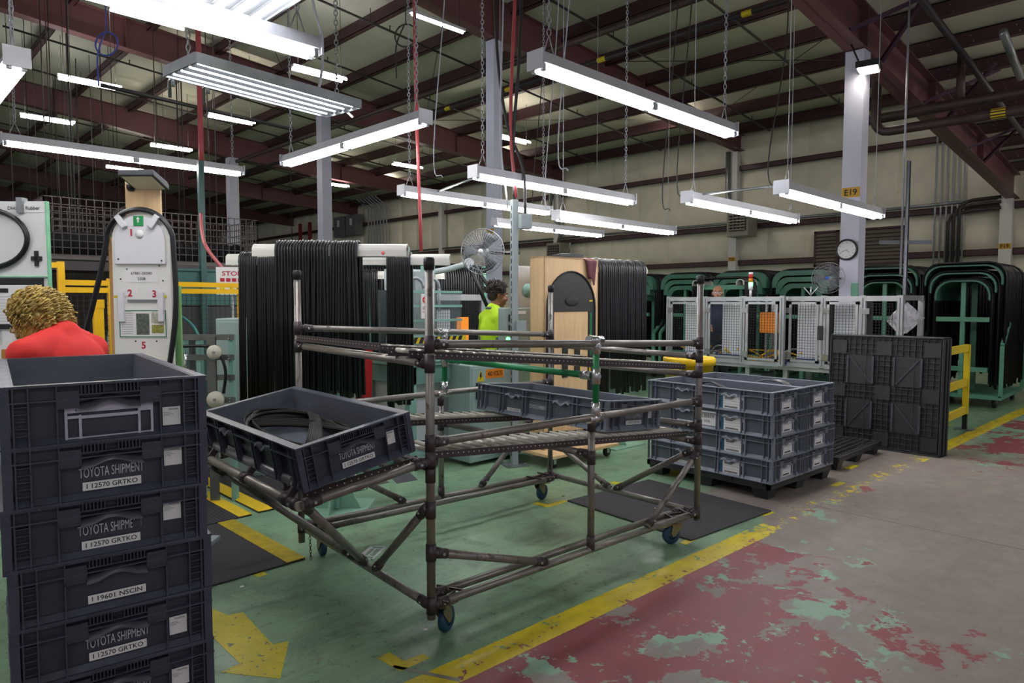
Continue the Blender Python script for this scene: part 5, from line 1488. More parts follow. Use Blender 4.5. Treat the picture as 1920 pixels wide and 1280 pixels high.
mb = MB(); mb.bx(-0.02, -0.115, 0, 0.1, 0.115, 0.28); bevel(mb.build('case', m_orange, b), 0.008)
mb = MB(); mb.tube((0.05, 0.05, -0.43), (0.05, 0.05, 0.5), 0.02, 8); mb.build('support', m_alu, b)
rr = random.Random(5)
for k in range(16):
    v = rr.uniform(2.7, 5.5); pts = [(9.0 + rr.uniform(0, 0.5), v + rr.uniform(-.3, .3), 0.83 + rr.uniform(0, 0.13)) for _ in range(5)]
    pts[0] = (pts[0][0], pts[0][1], 0.77); pts[-1] = (pts[-1][0], pts[-1][1], 0.77)
    yl = k % 3 != 1
    hose('wiring_cable', 'yellow sensor cable tangled on the enclosure table' if yl else 'grey sensor cable tangled on the enclosure table', pts, 0.011, m_yel if yl else m_hose, 'cable', 6, 'yellow cables in the enclosure' if yl else 'grey cables in the enclosure')
for k in range(9):
    b = thing('gripper_block', 'small metal fixture block on the enclosure table', 'fixture', (9.05 + rr.uniform(0, 0.4), 2.75 + k * 0.32, 0.75), rr.uniform(0, 3), 'fixture blocks on the enclosure table')
    mb = MB(); mb.bx(-0.06, -0.05, 0, 0.06, 0.05, 0.07); mb.tube((0, 0, 0.07), (0, 0, 0.13), 0.025, 10); mb.build('body', (m_alu, mat('fixture_blue', '#3a4f78'), m_galv)[k % 3], b)
    mb = MB(); mb.tube((-0.07, 0, 0.1), (0.07, 0, 0.1), 0.012, 8); mb.build('pin', m_chrome, b)
for k in range(7):
    b = thing('storage_box', ('grey box under the enclosure table', 'black box under the enclosure table')[k % 2], 'box', (9.25, 2.8 + k * 0.42, 0.0), 0, 'boxes under the enclosure')
    hh = (0.45, 0.6, 0.35)[k % 3]
    mb = MB(); mb.bx(-0.15, -0.16, 0, 0.3, 0.16, hh); bevel(mb.build('case', (m_grey, m_blk)[k % 2], b), 0.01)
    mb = MB(); mb.bx(-0.155, -0.05, hh * .6, -0.15, 0.05, hh * .75); mb.build('label', m_paper if k % 2 else m_redink, b)
sl = thing('signal_tower', 'stack light with green lamp lit above the enclosure', 'signal light', (8.95, 4.42, 1.67))
mb = MB(); mb.tube((0, 0, 0), (0, 0, 0.1), 0.016, 10); mb.tube((0, 0, 0.1), (0, 0, 0.15), 0.03, 12); mb.build('stem', m_white, sl)
for z, m_ in ((0.15, m_green_l), (0.205, mat('amber_lens', '#d07a20', 0.3)), (0.26, mat('red_lens', '#c03030', 0.3))):
    mb = MB(); mb.tube((0, 0, z), (0, 0, z + 0.05), 0.03, 12); mb.build('lamp_segment', m_, sl)
mb = MB(); mb.tube((0, 0, 0.31), (0, 0, 0.34), 0.03, 12); mb.build('cap', m_white, sl)
an = thing('antenna_fork', 'small grey forked bracket above the enclosure', 'bracket', (9.0, 3.62, 1.67))
mb = MB(); mb.tube((0, 0, 0), (0, 0, 0.13), 0.012, 8); mb.beam((0, 0, 0.02), (0, 0.09, 0.12), 0.012, 0.012); mb.beam((0, 0, 0.02), (0, -0.09, 0.12), 0.012, 0.012); mb.build('fork', m_alu, an)
# clock and fan on the column
ck = thing('wall_clock', 'round black-rimmed wall clock on the E19 column', 'clock', (9.66, 3.42, 2.30))
mb = MB(); mb.lathe([(0.001, 0.01), (0.125, 0.01), (0.142, 0.0), (0.142, -0.03), (0.128, -0.04), (0.118, -0.028), (0.118, -0.02)], (0, 0, 0), 32, 'X'); mb.build('rim', m_blk, ck)
mb = MB(); mb.lathe([(0.001, -0.018), (0.12, -0.018)], (0, 0, 0), 32, 'X'); fc = mb.build('face', m_paper, ck)
for h in range(1, 13):
    t = R(90 - 30 * h)
    text(str(h), m_ink, fc, (-0.021, -0.095 * math.cos(t), 0.095 * math.sin(t)), height=0.018, rz=R(-90))
for ang, ln, w in ((R(90 - 30 * 4.67), 0.055, 0.007), (R(90 - 6 * 41), 0.085, 0.005)):
    mb = MB(); mb.beam((-0.023, 0, 0), (-0.023, -ln * math.cos(ang), ln * math.sin(ang)), w, w * .4, 0); mb.build('hand', m_ink, ck)
def fan(label, loc, rz, r, blade_m, hub_m, bracket, name='wall_fan'):
    f = thing(name, label, 'fan', loc, rz)       # local -x looks out of the fan
    mb = MB()
    for s, off_ in ((-1, 0.5), (1, 0.45)):
        for q in (1.0, 0.82, 0.64, 0.46, 0.28):
            xx = s * r * 0.28 * (1 - (q ** 3) * 0.85)
            mb.path([(xx, r * q * math.cos(2 * math.pi * i / 28), r * q * math.sin(2 * math.pi * i / 28)) for i in range(28)], r * 0.0075, 4, True)
        for i in range(44):
            t = 2 * math.pi * i / 44
            pts = [(s * r * 0.28 * (1 - (q ** 3) * 0.85), r * q * math.cos(t), r * q * math.sin(t)) for q in (0.12, 0.45, 0.75, 1.0)]
            mb.path(pts, r * 0.008, 3)
    stuff(mb.build('guard_wires', mat('fan_wire', '#9a9da3', 0.35, 0.3), f))
    mb = MB(); mb.path([(0, r * math.cos(2 * math.pi * i / 32), r * math.sin(2 * math.pi * i / 32)) for i in range(32)], r * 0.02, 6, True); mb.build('guard_ring', mat('fan_wire', '#777a80'), f)
    for k in range(3):
        t0 = 2 * math.pi * k / 3; vs = []
        for q in (0.15, 0.4, 0.65, 0.88):
            for a_, dx in ((-0.33, -0.06), (0.0, 0.0), (0.33, 0.06)):
                t = t0 + a_ * (0.9 + 0.4 * q); vs.append((dx * r * 2.2, r * q * math.cos(t), r * q * math.sin(t)))
        mb = MB(); mb.add(vs, [(i * 3 + j, i * 3 + j + 1, i * 3 + j + 4, i * 3 + j + 3) for i in range(3) for j in range(2)], True); o = mb.build('blade', blade_m, f)
        sd = o.modifiers.new('thick', 'SOLIDIFY'); sd.thickness = 0.004
    mb = MB(); mb.lathe([(0.001, -r * 0.29), (r * 0.11, -r * 0.28), (r * 0.11, -r * 0.24), (0.001, -r * 0.23)], (0, 0, 0), 18, 'X'); mb.build('hub_badge', hub_m, f)
    mb = MB(); mb.lathe([(0.001, r * 0.1), (r * 0.2, r * 0.1), (r * 0.22, r * 0.3), (r * 0.16, r * 0.6), (0.001, r * 0.62)], (0, 0, 0), 16, 'X'); mb.build('motor', m_galv, f)
    mb = MB()
    for a_, b_ in bracket:
        mb.tube(a_, b_, 0.016, 8)
    mb.build('bracket', m_blk, f)
    return f
fan('small round wall fan with blue badge beside the E19 column', (9.40, 3.56, 1.92), R(10), 0.205, mat('fan_blade_dark', '#55585d', 0.5, 0), mat('blue_badge', '#2f5fc0', 0.4), [((0.08, 0, 0), (0.16, -0.1, 0)), ((0.16, -0.1, 0), (0.27, -0.1, 0.0))])
mb = MB(); mb.bx(-0.05, -0.03, 1.62, -0.03, 0.06, 1.85); o = tag(mb.build('column_guard', m_mintd), 'green strip with yellow marks on the E19 column edge', 'guard'); o.location = (9.66, 3.28, 0)
# yellow bin
yb = thing('yellow_bin', 'yellow round plastic bin behind the pipe rack', 'bin', (6.78, 4.06, 0))
mb = MB(); mb.lathe([(0.001, 0.0), (0.21, 0.0), (0.225, 0.02), (0.265, 0.90), (0.29, 0.90), (0.29, 0.97), (0.275, 0.985), (0.255, 0.97), (0.235, 0.5), (0.215, 0.05), (0.001, 0.05)], n=28); mb.build('body', m_ybin, yb)
for s in (-1, 1):
    mb = MB(); mb.bx(s * 0.3 - 0.03, -0.07, 0.84, s * 0.3 + 0.03, 0.07, 0.88); mb.build('grip', m_ybin, yb)

# ================================================================== plywood arch jig on a dolly
dl = thing('jig_dolly', 'low plywood dolly on casters carrying the arch jig', 'dolly', (5.24, 4.62, 0), R(-3))
mb = MB(); mb.bx(-0.48, -0.38, 0.115, 0.48, 0.38, 0.145); bevel(mb.build('deck', m_wood, dl), 0.004)
for x in (-0.38, 0.40):
    for y in (-0.28, 0.30):
        mb = MB(); mb.lathe([(0.001, -0.016), (0.045, -0.016), (0.05, -0.008), (0.05, 0.008), (0.045, 0.016), (0.001, 0.016)], (x, y, 0.05), 16, 'Y'); w = mb.build('wheel', m_blk, dl)
        mb = MB(); mb.bx(x - 0.03, y - 0.03, 0.105, x + 0.03, y + 0.03, 0.115); mb.bx(x - 0.02, y - 0.024, 0.04, x + 0.02, y - 0.02, 0.105); mb.bx(x - 0.02, y + 0.02, 0.04, x + 0.02, y + 0.024, 0.105); mb.build('fork', m_chrome, w)
jg = thing('arch_jig', 'tall plywood jig box with a black arch and rubber template', 'jig', (4.87, 4.51, 0.145), R(-2))
JW, JH, JD = 0.80, 1.90, 0.20
mb = MB(); mb.bx(0, 0, 0, JW, 0.02, JH); mb.bx(0, 0, 0, 0.02, JD, JH); mb.bx(JW - 0.02, 0, 0, JW, JD, JH); mb.bx(0, 0, JH - 0.02, JW, JD, JH); mb.bx(0, JD - 0.01, 0, JW, JD, JH); bevel(mb.build('box', m_wood, jg), 0.003)
def archp(cx, hw, z0, zc, n=16):
    return [(cx - hw, z0), (cx - hw, zc)] + [(cx - hw * math.cos(math.pi * i / n), zc + hw * 1.02 * math.sin(math.pi * i / n)) for i in range(1, n)] + [(cx + hw, zc), (cx + hw, z0)]
cxj = 0.385
mb = MB(); o_ = archp(cxj, 0.36, 0.45, 1.40); mb.prism([(cxj - 0.36, 1.40)] + o_[2:-2] + [(cxj + 0.36, 1.40)], -0.008, 0, 'XZ')
mb.bx(cxj - 0.36, -0.008, 1.36, cxj + 0.36, 0, 1.40); mb.bx(cxj - 0.36, -0.008, 0.45, cxj - 0.255, 0, 1.36); mb.bx(cxj + 0.255, -0.008, 0.45, cxj + 0.36, 0, 1.36)
mb.build('black_arch', mat('jig_black', '#232326', 0.5, 0, 0.2, 6), jg, True)
mb = MB(); mb.path([(x, -0.012, z) for x, z in archp(cxj, 0.352, 0.5, 1.40)], 0.010, 6); mb.build('template_edge', m_rub2, jg)
for x, z0, z1, m_ in ((-0.285, 0.9, 1.35, m_greenp), (0.292, 0.9, 1.35, m_greenp), (-0.30, 1.46, 1.475, m_yelp), (0.29, 1.46, 1.475, m_yelp), (-0.265, 1.0, 1.06, m_yelp), (0.28, 0.98, 1.12, m_yelp), (-0.10, 0.70, 0.80, m_yelp), (0.13, 0.70, 0.80, m_yelp), (0.28, 0.70, 0.78, m_yelp)):
    mb = MB(); mb.bx(cxj + x - 0.01 - (0.015 if z1 - z0 < .03 else 0), -0.011, z0, cxj + x + 0.01 + (0.015 if z1 - z0 < .03 else 0), -0.008, z1); mb.build('tape_mark', m_, jg)
for x in (-0.13, 0.05):
    mb = MB(); mb.bx(cxj + x, -0.012, 0.70, cxj + x + 0.075, 0, 1.0); mb.build('black_pad', m_rub2, jg)
mb = MB(); mb.bx(cxj + 0.2, -0.012, 0.12, cxj + 0.30, 0, 0.26); mb.build('black_pad', m_rub2, jg)
mb = MB(); mb.ell((cxj, -0.012, 1.46), (0.10, 0.012, 0.045), 16, 8); mb.build('arch_grip', m_rub2, jg)
wd = thing('clip_lamp', 'flat black lamp plate lying on top of the plywood jig', 'lamp', (5.28, 4.58, 2.045), R(-6))
mb = MB(); mb.prism([(-0.16, 0.0), (0.16, 0.015), (0.16, 0.04), (0.0, 0.05), (-0.16, 0.03)], -0.08, 0.06, 'XZ'); mb.build('shade', m_blk, wd, True)
mb = MB(); mb.tube((0.02, 0, 0.04), (0.05, 0.0, 0.16), 0.006, 6); mb.build('stalk', m_blk, wd)
mb = MB(); vs = []; n = 7
for j in range(9):
    for i in range(n):
        x = (i / (n - 1) - 0.5) * (0.18 - 0.012 * j); z = -0.035 * j if not (j > 6 and i < 4) else -0.035 * 6
        vs.append((x, (-0.012 + 0.008 * math.sin(i * 2.2 + j * .3)) if j else 0.06, z + 0.0))
mb.add(vs, [(j * n + i, j * n + i + 1, (j + 1) * n + i + 1, (j + 1) * n + i) for j in range(8) for i in range(n - 1)], True)
o = tag(mb.build('shop_rag', mat('maroon_cloth', '#5b2b36', 0.8, 0, 0.2, 15)), 'maroon shop rag draped over the plywood jig corner', 'cloth'); o.location = (5.53, 4.465, 2.052)
sd = o.modifiers.new('thick', 'SOLIDIFY'); sd.thickness = 0.004
mk = thing('paint_marker', 'white and purple marker pen clipped to the plywood jig', 'marker', (4.895, 4.465, 1.14))
mb = MB(); mb.tube((0, 0, 0), (0, 0, 0.1), 0.014, 10); mb.build('barrel', mat('pink_barrel', '#c8a0c0', 0.4), mk); mb = MB(); mb.tube((0, 0, 0.1), (0, 0, 0.21), 0.012, 10, 0.008); mb.build('cap', m_white, mk)

# ================================================================== mint press with guard, control boxes, slotted post
mc = thing('rubber_press', 'mint green press with clear guard and sloped button console', 'machine', (3.78, 5.22, 0))
m_mint2 = mat('mint_dark_panel', '#6c938c', 0.45, 0, 0.1, 3)
for x in (0.0, 0.70):
    for y in (0.0, 0.7):
        mb = MB(); mb.bx(x, y, 0, x + 0.08, y + 0.08, 0.98); mb.build('leg', m_mint, mc)
mb = MB(); mb.bx(0, 0, 0.82, 0.78, 0.78, 0.99); mb.build('apron', m_mint2, mc)
mb = MB(); mb.bx(-0.02, -0.04, 0.99, 0.80, 0.80, 1.03); bevel(mb.build('table_top', m_mint, mc), 0.005)
mb = MB(); mb.bx(0.08, 0.2, 0.14, 0.70, 0.74, 0.80); mb.build('hydraulic_tank', m_white, mc)
mb = MB(); mb.bx(0, 0, 0.1, 0.78, 0.78, 0.14); mb.build('lower_shelf', m_mint2, mc)
mb = MB(); mb.prism([(-0.06, 1.03), (0.22, 1.03), (0.22, 1.13), (-0.06, 1.07)], 0.12, 0.80, 'YZ'); cs_ = mb.build('button_console', m_mint, mc, True)
for x in (0.2, 0.7):
    mb = MB(); mb.tube((x, 0.06, 1.09), (x, 0.05, 1.125), 0.035, 14); mb.build('palm_button', m_blk, cs_)
mb = MB(); mb.bx(0.0, 0.1, 1.0, 0.09, 0.2, 2.12); mb.bx(0.68, 0.6, 1.0, 0.78, 0.72, 2.0); mb.build('upright', m_mint, mc)
mb = MB(); mb.bx(0.10, 0.62, 1.03, 0.68, 0.66, 1.72); mb.build('back_panel', mat('press_dark_panel', '#3b4446', 0.5, 0, 0.15, 5), mc)
mb = MB(); mb.bx(0.15, 0.25, 1.03, 0.68, 0.6, 1.26); mb.bx(0.3, 0.3, 1.26, 0.55, 0.5, 1.9); mb.build('press_head', m_grey, mc)
for x in (0.22, 0.42):
    mb = MB(); mb.path(arc((x + 0.08, 0.3, 1.74), 0.1, 0, math.pi, 10), 0.016, 8); mb.tube((x - 0.02, 0.3, 1.5), (x - .02, 0.3, 1.74), 0.016, 8); mb.tube((x + 0.18, 0.3, 1.5), (x + .18, 0.3, 1.74), 0.016, 8); mb.build('hose_loop', m_hose, mc)
m_pc = clear('polycarbonate', '#8a979c', 0.14, 0.06)
mb = MB(); mb.bx(0.10, 0.10, 1.28, 0.72, 0.106, 1.70); mb.build('guard_pane', m_pc, mc)
mb = MB(); mb.bx(0.72, 0.10, 1.28, 0.726, 0.55, 1.70); mb.build('guard_pane', m_pc, mc)
for z in (1.27, 1.42, 1.56, 1.70):
    mb = MB(); mb.bx(0.09, 0.09, z - 0.012, 0.73, 0.10, z + 0.012); mb.build('guard_rail', m_mint, mc)
mb = MB(); mb.bx(0.20, 0.07, 1.44, 0.30, 0.085, 1.68); st = mb.build('stop_sign', m_paper, mc)
mb = MB(); mb.prism([(0.25 + 0.038 * math.cos(R(22.5 + 45 * i)), 1.62 + 0.038 * math.sin(R(22.5 + 45 * i))) for i in range(8)], 0.066, 0.07, 'XZ'); mb.build('octagon', mat('stop_red', '#d02a24', 0.5), st, True)
text('STOP', m_paper, st, (0.25, 0.0655, 1.62), width=0.05)
for z in (1.55, 1.53, 1.50):
    mb = MB(); mb.bx(0.215, 0.068, z, 0.285, 0.07, z + 0.006); mb.build('print_line', m_redink, st)
hz = []
for i in range(8):
    mb = MB(); mb.prism([(0.1 + i * 0.08, 1.20), (0.14 + i * 0.08, 1.20), (0.17 + i * 0.08, 1.26), (0.13 + i * 0.08, 1.26)], 0.085, 0.09, 'XZ'); mb.build('hazard_stripe', m_ink, mc, True)
mb = MB(); mb.bx(0.1, 0.09, 1.20, 0.78, 0.1, 1.26); mb.build('hazard_bar', m_yelp, mc)
mb = MB(); mb.bx(-0.02, 0.06, 1.42, 0.0, 0.16, 1.72); mb.build('instruction_sheet', m_paper, mc)
cb_ = thing('electrical_cabinet', 'grey-green electrical cabinet marked 480 VOLTS', 'cabinet', (4.28, 4.93, 0))
m_cab = mat('cabinet_grey_green', '#8fa5a2', 0.42, 0, 0.08, 3)
mb = MB(); mb.bx(0, 0, 0.04, 0.72, 0.34, 0.99); bevel(mb.build('case', m_cab, cb_), 0.012)
mb = MB(); mb.bx(0.02, -0.006, 0.08, 0.70, 0, 0.96); bevel(mb.build('door', m_cab, cb_), 0.006)
mb = MB(); mb.bx(0.20, -0.008, 0.85, 0.44, -0.006, 0.94); p = mb.build('warning_label', m_orange, cb_); text('480 VOLTS', m_ink, p, (0.32, -0.010, 0.895), width=0.2, height=0.045, bold=0.015)
mb = MB(); mb.prism([(0.08, 0.83), (0.18, 0.83), (0.13, 0.94)], -0.008, -0.006, 'XZ'); p = mb.build('warning_triangle', m_yelp, cb_, True)
mb = MB(); mb.prism([(0.125, 0.915), (0.145, 0.915), (0.135, 0.885), (0.15, 0.885), (0.122, 0.845), (0.128, 0.875), (0.113, 0.875)], -0.010, -0.008, 'XZ'); mb.build('bolt_symbol', m_ink, p, True)
mb = MB(); mb.bx(0.07, -0.05, 0.66, 0.15, -0.006, 0.82); mb.build('disconnect_switch', m_blk, cb_)
mb = MB(); mb.bx(0.22, -0.008, 0.66, 0.34, -0.006, 0.80); p = mb.build('notice', m_paper, cb_)
for z in (0.77, 0.74, 0.70, 0.68):
    mb = MB(); mb.bx(0.23, -0.009, z, 0.32, -0.008, z + 0.01); mb.build('print_line', m_ink, p)
cp = thing('control_box', 'grey control box with square switches and a lit green button', 'control box', (4.735, 4.90, 0.99))
mb = MB(); mb.bx(0, 0, 0.0, 0.40, 0.12, 0.55); bevel(mb.build('case', mat('control_grey', '#8b9896', 0.42, 0, 0.08, 3), cp), 0.008)
for z in (0.45, 0.345):
    mb = MB(); mb.bx(0.03, -0.012, z - 0.035, 0.095, 0, z + 0.035); p = mb.build('switch', m_blk, cp); mb = MB(); mb.bx(0.052, -0.02, z - 0.02, 0.072, -0.012, z + 0.02); mb.build('knob', m_white, p)
mb = MB(); mb.tube((0.02, -0.014, 0.235), (0.02, 0, 0.235), 0.024, 14); mb.build('green_button', m_green_l, cp)
mb = MB(); mb.bx(0.06, -0.002, 0.49, 0.28, 0, 0.52); mb.build('name_plate', m_white, cp)
sp = thing('slotted_post', 'tall slotted galvanised post with a junction box near the top', 'post', (4.66, 4.71, 0), R(-20))
mb = MB(); mb.bx(-0.03, -0.028, 0.012, 0.03, 0.028, 2.58); mb.build('shaft', m_grey, sp)
mb = MB()
for i in range(34):
    mb.bx(-0.0315, -0.009, 0.1 + i * 0.072, -0.030, 0.009, 0.145 + i * 0.072)
stuff(mb.build('slots', m_blk, sp))
mb = MB(); mb.bx(-0.11, -0.11, 0, 0.11, 0.11, 0.012); mb.build('base_plate', m_galv, sp)
for x in (-0.085, 0.085):
    for y in (-0.085, 0.085):
        mb = MB(); mb.tube((x, y, 0.012), (x, y, 0.035), 0.012, 6); mb.build('anchor_bolt', m_galv, sp)
mb = MB(); mb.bx(0.03, -0.09, 2.30, 0.15, 0.0, 2.44); bevel(mb.build('junction_box', m_grey, sp), 0.006)
mb = MB(); mb.bx(0.0, -0.06, 1.30, 0.10, -0.02, 1.42); mb.build('outlet_box', m_grey, sp)
fan('large wire-caged drum fan on the slotted post', (4.58, 5.08, 2.10), R(30), 0.225, mat('fan_blade_dark', '#55585d', 0.5, 0), mat('fan_badge_white', '#d8d8d4', 0.4), [((0.1, -0.02, 0), (0.14, -0.2, -0.01)), ((0.14, -0.2, -0.01), (0.02, -0.37, -0.02))], 'post_fan')
hp = thing('machine_hood', 'pale riveted machine hood with round mint window behind the slotted post', 'machine part', (5.0, 5.09, 0), R(-5))
mb = MB(); mb.bx(0, 0, 1.5, 0.30, 0.04, 1.98); bevel(mb.build('panel', m_alu, hp), 0.004)
mb = MB(); mb.lathe([(0.001, -0.006), (0.075, -0.006), (0.075, 0.0), (0.001, 0.0)], (0.22, 0, 1.72), 20, 'Y'); mb.build('window', m_mint2, hp)
for x in (0.03, 0.27):
    for z in (1.54, 1.74, 1.94):
        mb = MB(); mb.tube((x, -0.006, z), (x, 0, z), 0.009, 8); mb.build('rivet', m_chrome, hp)
mb = MB(); mb.bx(0.02, 0.04, 0.0, 0.28, 0.12, 1.5); mb.build('pillar', m_mint, hp)
# exhaust arm and mint gantry behind the press
ea = thing('extraction_arm', 'jointed grey extraction arm behind the press', 'arm', (0, 0, 0))
mb = MB(); mb.path(curve([(4.55, 6.7, 1.98), (4.75, 6.4, 1.94), (4.95, 6.2, 1.96), (5.15, 5.95, 2.04)]), 0.035, 10); mb.build('upper_arm', m_grey, ea)
mb = MB(); mb.tube((5.15, 5.92, 2.04), (5.15, 6.0, 2.04), 0.06, 16); mb.build('elbow', m_galv, ea)
for dx in (0.0, 0.12):
    mb = MB(); mb.tube((5.15 + dx * .4, 5.94 - dx * .3, 2.02), (5.3 + dx, 5.8 - dx, 1.55), 0.022, 8); mb.build('strut', m_blk, ea)
mb = MB(); mb.tube((4.55, 6.7, 0), (4.55, 6.7, 1.98), 0.035, 10); mb.build('stand', m_grey, ea)
gt = thing('mint_gantry', 'mint green gantry frame standing behind the press', 'frame', (4.3, 7.9, 0))
for x in (0.0, 1.4, 2.8):
    mb = MB(); mb.bx(x, 0, 0, x + 0.1, 0.1, 2.15); mb.build('post', m_mintd, gt)
for z in (2.05, 1.75):
    mb = MB(); mb.bx(0, 0.0, z, 2.9, 0.1, z + 0.08); mb.build('beam', m_mintd, gt)
mb = MB()
for i in range(60):
    mb.path([(0.12 + i * 0.045, -0.06, 0.7 + 0.05 * (i % 3)), (0.12 + i * 0.045, -0.06, 1.95), (0.12 + i * 0.045, 0.0, 2.16), (0.12 + i * 0.045, 0.1, 2.16), (0.12 + i * 0.045, 0.16, 1.95), (0.12 + i * 0.045, 0.16, 0.8)], 0.02, 5)
o = stuff(tag(mb.build('rubber_strips', m_rub), 'dark rubber strips draped over the mint gantry', 'rubber strips')); o.location = (4.3, 7.9, 0)
cg = thing('guard_cage', 'small aluminium mesh cage with orange sign behind the worker', 'cage', (5.3, 6.9, 0))
mb = MB(); mb.bx(0, 0, 0, 0.05, 0.05, 1.7); mb.bx(0.9, 0, 0, 0.95, 0.05, 1.7); mb.bx(0, 0, 1.62, 0.95, 0.05, 1.7); mb.bx(0, 0, 0.9, 0.95, 0.05, 0.95); mb.build('frame', m_alu, cg)
mb = MB()
for i in range(22):
    mb.bx(0.05 + i * 0.04, 0.02, 0.95, 0.054 + i * 0.04, 0.024, 1.62)
for i in range(17):
    mb.bx(0.05, 0.02, 0.97 + i * 0.04, 0.9, 0.024, 0.974 + i * 0.04)
mb.build('mesh_panel', mat('mesh_black', '#1d1d20'), cg)
mb = MB(); mb.bx(0.14, 0.06, 1.1, 0.40, 0.08, 1.5); mb.build('white_board', m_wpan, cg)
mb = MB(); mb.bx(0.46, -0.01, 1.08, 0.66, 0.015, 1.40); mb.build('orange_sign', m_orange, cg)
# ================================================================== left work area
# message board
bd = thing('message_board', 'white message board headed Division: Rubber with a hanging rubber hoop', 'board', (0.885, 4.80, 0), R(-45.5))
m_board = mat('whiteboard', '#dfe0e0', 0.3, 0, 0.03, 3)
W_ = 1.35
mb = MB(); mb.bx(-W_, 0, 0.95, 0, 0.02, 2.19); mb.build('panel', m_board, bd)
mb = MB(); mb.bx(-W_, -0.012, 1.745, 0, 0, 1.752); mb.bx(-0.004, -0.005, 0.95, 0.004, 0.022, 2.19); mb.build('edge_trim', mat('green_trim', '#7fc49b', 0.4), bd)
mb = MB(); mb.bx(-0.245, -0.003, 2.125, -0.015, 0, 2.175); p = mb.build('title_strip', m_paper, bd); text('Division: Rubber', m_ink, p, (-0.13, -0.005, 2.15), width=0.19, bold=0.012)
mb = MB(); mb.bx(-0.165, -0.02, 2.12, -0.13, 0.03, 2.21); mb.build('hanger_clip', m_galv, bd)
mb = MB()
for k in range(3):
    mb.path([(-0.345 + (0.245 - 0.006 * k) * math.cos(t) , -0.02 - 0.008 * (k % 2), 1.97 + (0.175 - 0.006 * k) * math.sin(t)) for t in [2 * math.pi * i / 36 for i in range(36)]], 0.0095, 7, True)
mb.build('rubber_hoop', m_rub, bd)
mb = MB(); mb.bx(-0.075, -0.012, 1.81, -0.055, 0, 1.90); mb.bx(-0.095, -0.012, 1.842, -0.035, 0, 1.868); mb.build('cross_magnet', m_blk, bd)
mb = MB(); mb.bx(-0.75, -0.012, 1.44, -0.03, 0, 1.74); fp = mb.build('document_frame', m_blk, bd)
mb = MB(); mb.bx(-0.72, -0.015, 1.47, -0.065, -0.012, 1.70); pp = mb.build('document', m_paper, fp)
mb = MB(); mb.bx(-0.305, -0.017, 1.655, -0.235, -0.015, 1.68); mb.build('print_block', m_ink, pp) if False else mb.build('print_block', m_ink, bd)
for k in range(9):
    mb = MB(); mb.bx(-0.32, -0.0165, 1.63 - k * 0.018, -0.08 - 0.03 * (k % 3), -0.015, 1.6315 - k * 0.018); mb.build('print_line', mat('grey_print', '#8c8c90'), bd)
for x0, z0, x1, z1, m_ in ((-0.29, 1.20, -0.225, 1.32, mat('brown_card', '#b07628', 0.6)), (-0.17, 1.2, -0.12, 1.34, mat('green_card', '#1f8a5a', 0.5)), (-0.40, 1.36, -0.30, 1.52, m_paper), (-0.28, 1.17, -0.21, 1.20, m_blk)):
    mb = MB(); mb.bx(x0, -0.018, z0, x1, -0.006, z1); mb.build('pinned_card', m_, bd)
for x in (-W_ + 0.1, -0.1):
    mb = MB(); mb.bx(x - 0.02, 0.02, 0, x + 0.02, 0.06, 2.0); mb.bx(x - 0.02, -0.25, 0, x + 0.02, 0.3, 0.03); mb.build('leg', m_galv, bd)
# rounded inspection jig
jb = thing('inspection_jig', 'white round-topped inspection jig with rubber hose looped over it', 'jig', (1.33, 4.58, 0), R(-45.5))
hw_ = 0.178
mb = MB(); prof = [(-hw_ - 0.005, 0.75), (-hw_, 1.98)] + [(-hw_ * math.cos(math.pi * i / 16), 1.98 + hw_ * 0.92 * math.sin(math.pi * i / 16)) for i in range(1, 16)] + [(hw_, 1.98), (hw_ + 0.005, 0.75)]
mb.prism(prof, -0.012, 0.012, 'XZ'); mb.build('board', mat('jig_white', '#e0e0dc', 0.4, 0, 0.04, 4, col2='#bdb8a8', thr=0.72), jb, True)
top_ = [(-0.155, 1.83), (-0.155, 1.97)] + [(-0.155 * math.cos(math.pi * i / 14), 1.97 + 0.15 * math.sin(math.pi * i / 14)) for i in range(1, 14)] + [(0.155, 1.97), (0.155, 1.83)]
mb = MB(); mb.prism(top_, -0.03, -0.012, 'XZ'); bevel(mb.build('top_block', m_white, jb, True), 0.003)
mb = MB(); mb.lathe([(0.001, 0), (0.15, 0), (0.15, 0.03), (0.001, 0.03)], (0.02, -0.045, 1.13), 28, 'Y'); mb.build('lower_disc', mat('disc_offwhite', '#d5d1c4', 0.45, 0, 0.05, 4), jb)
for s, t in ((-1, R(35)), (1, R(-35))):
    mb = MB(); mb.cb((s * 0.10, -0.045, 2.085), (0.035, 0.02, 0.085), (0, -t, 0)); bevel(mb.build('retaining_tab', m_white, jb), 0.004)
for x in (-0.125, 0.12):
    mb = MB(); mb.bx(x - 0.017, -0.035, 1.48, x + 0.017, -0.012, 1.66); bevel(mb.build('guide_block', m_white, jb), 0.003)
    mb = MB(); mb.bx(x - 0.05, -0.014, 1.625, x + 0.03, -0.012, 1.64); mb.build('yellow_line', m_yelp, jb)
mb = MB(); mb.bx(-0.03, -0.034, 2.06, 0.03, -0.030, 2.12); p = mb.build('arrow_tag', mat('tag_green', '#168a4a', 0.5), jb)
mb = MB(); mb.prism([(-0.004, 2.08), (0.004, 2.08), (0.004, 2.10), (0.011, 2.10), (0, 2.115), (-0.011, 2.10), (-0.004, 2.10)], -0.036, -0.034, 'XZ'); mb.build('arrow', m_white, p, True)
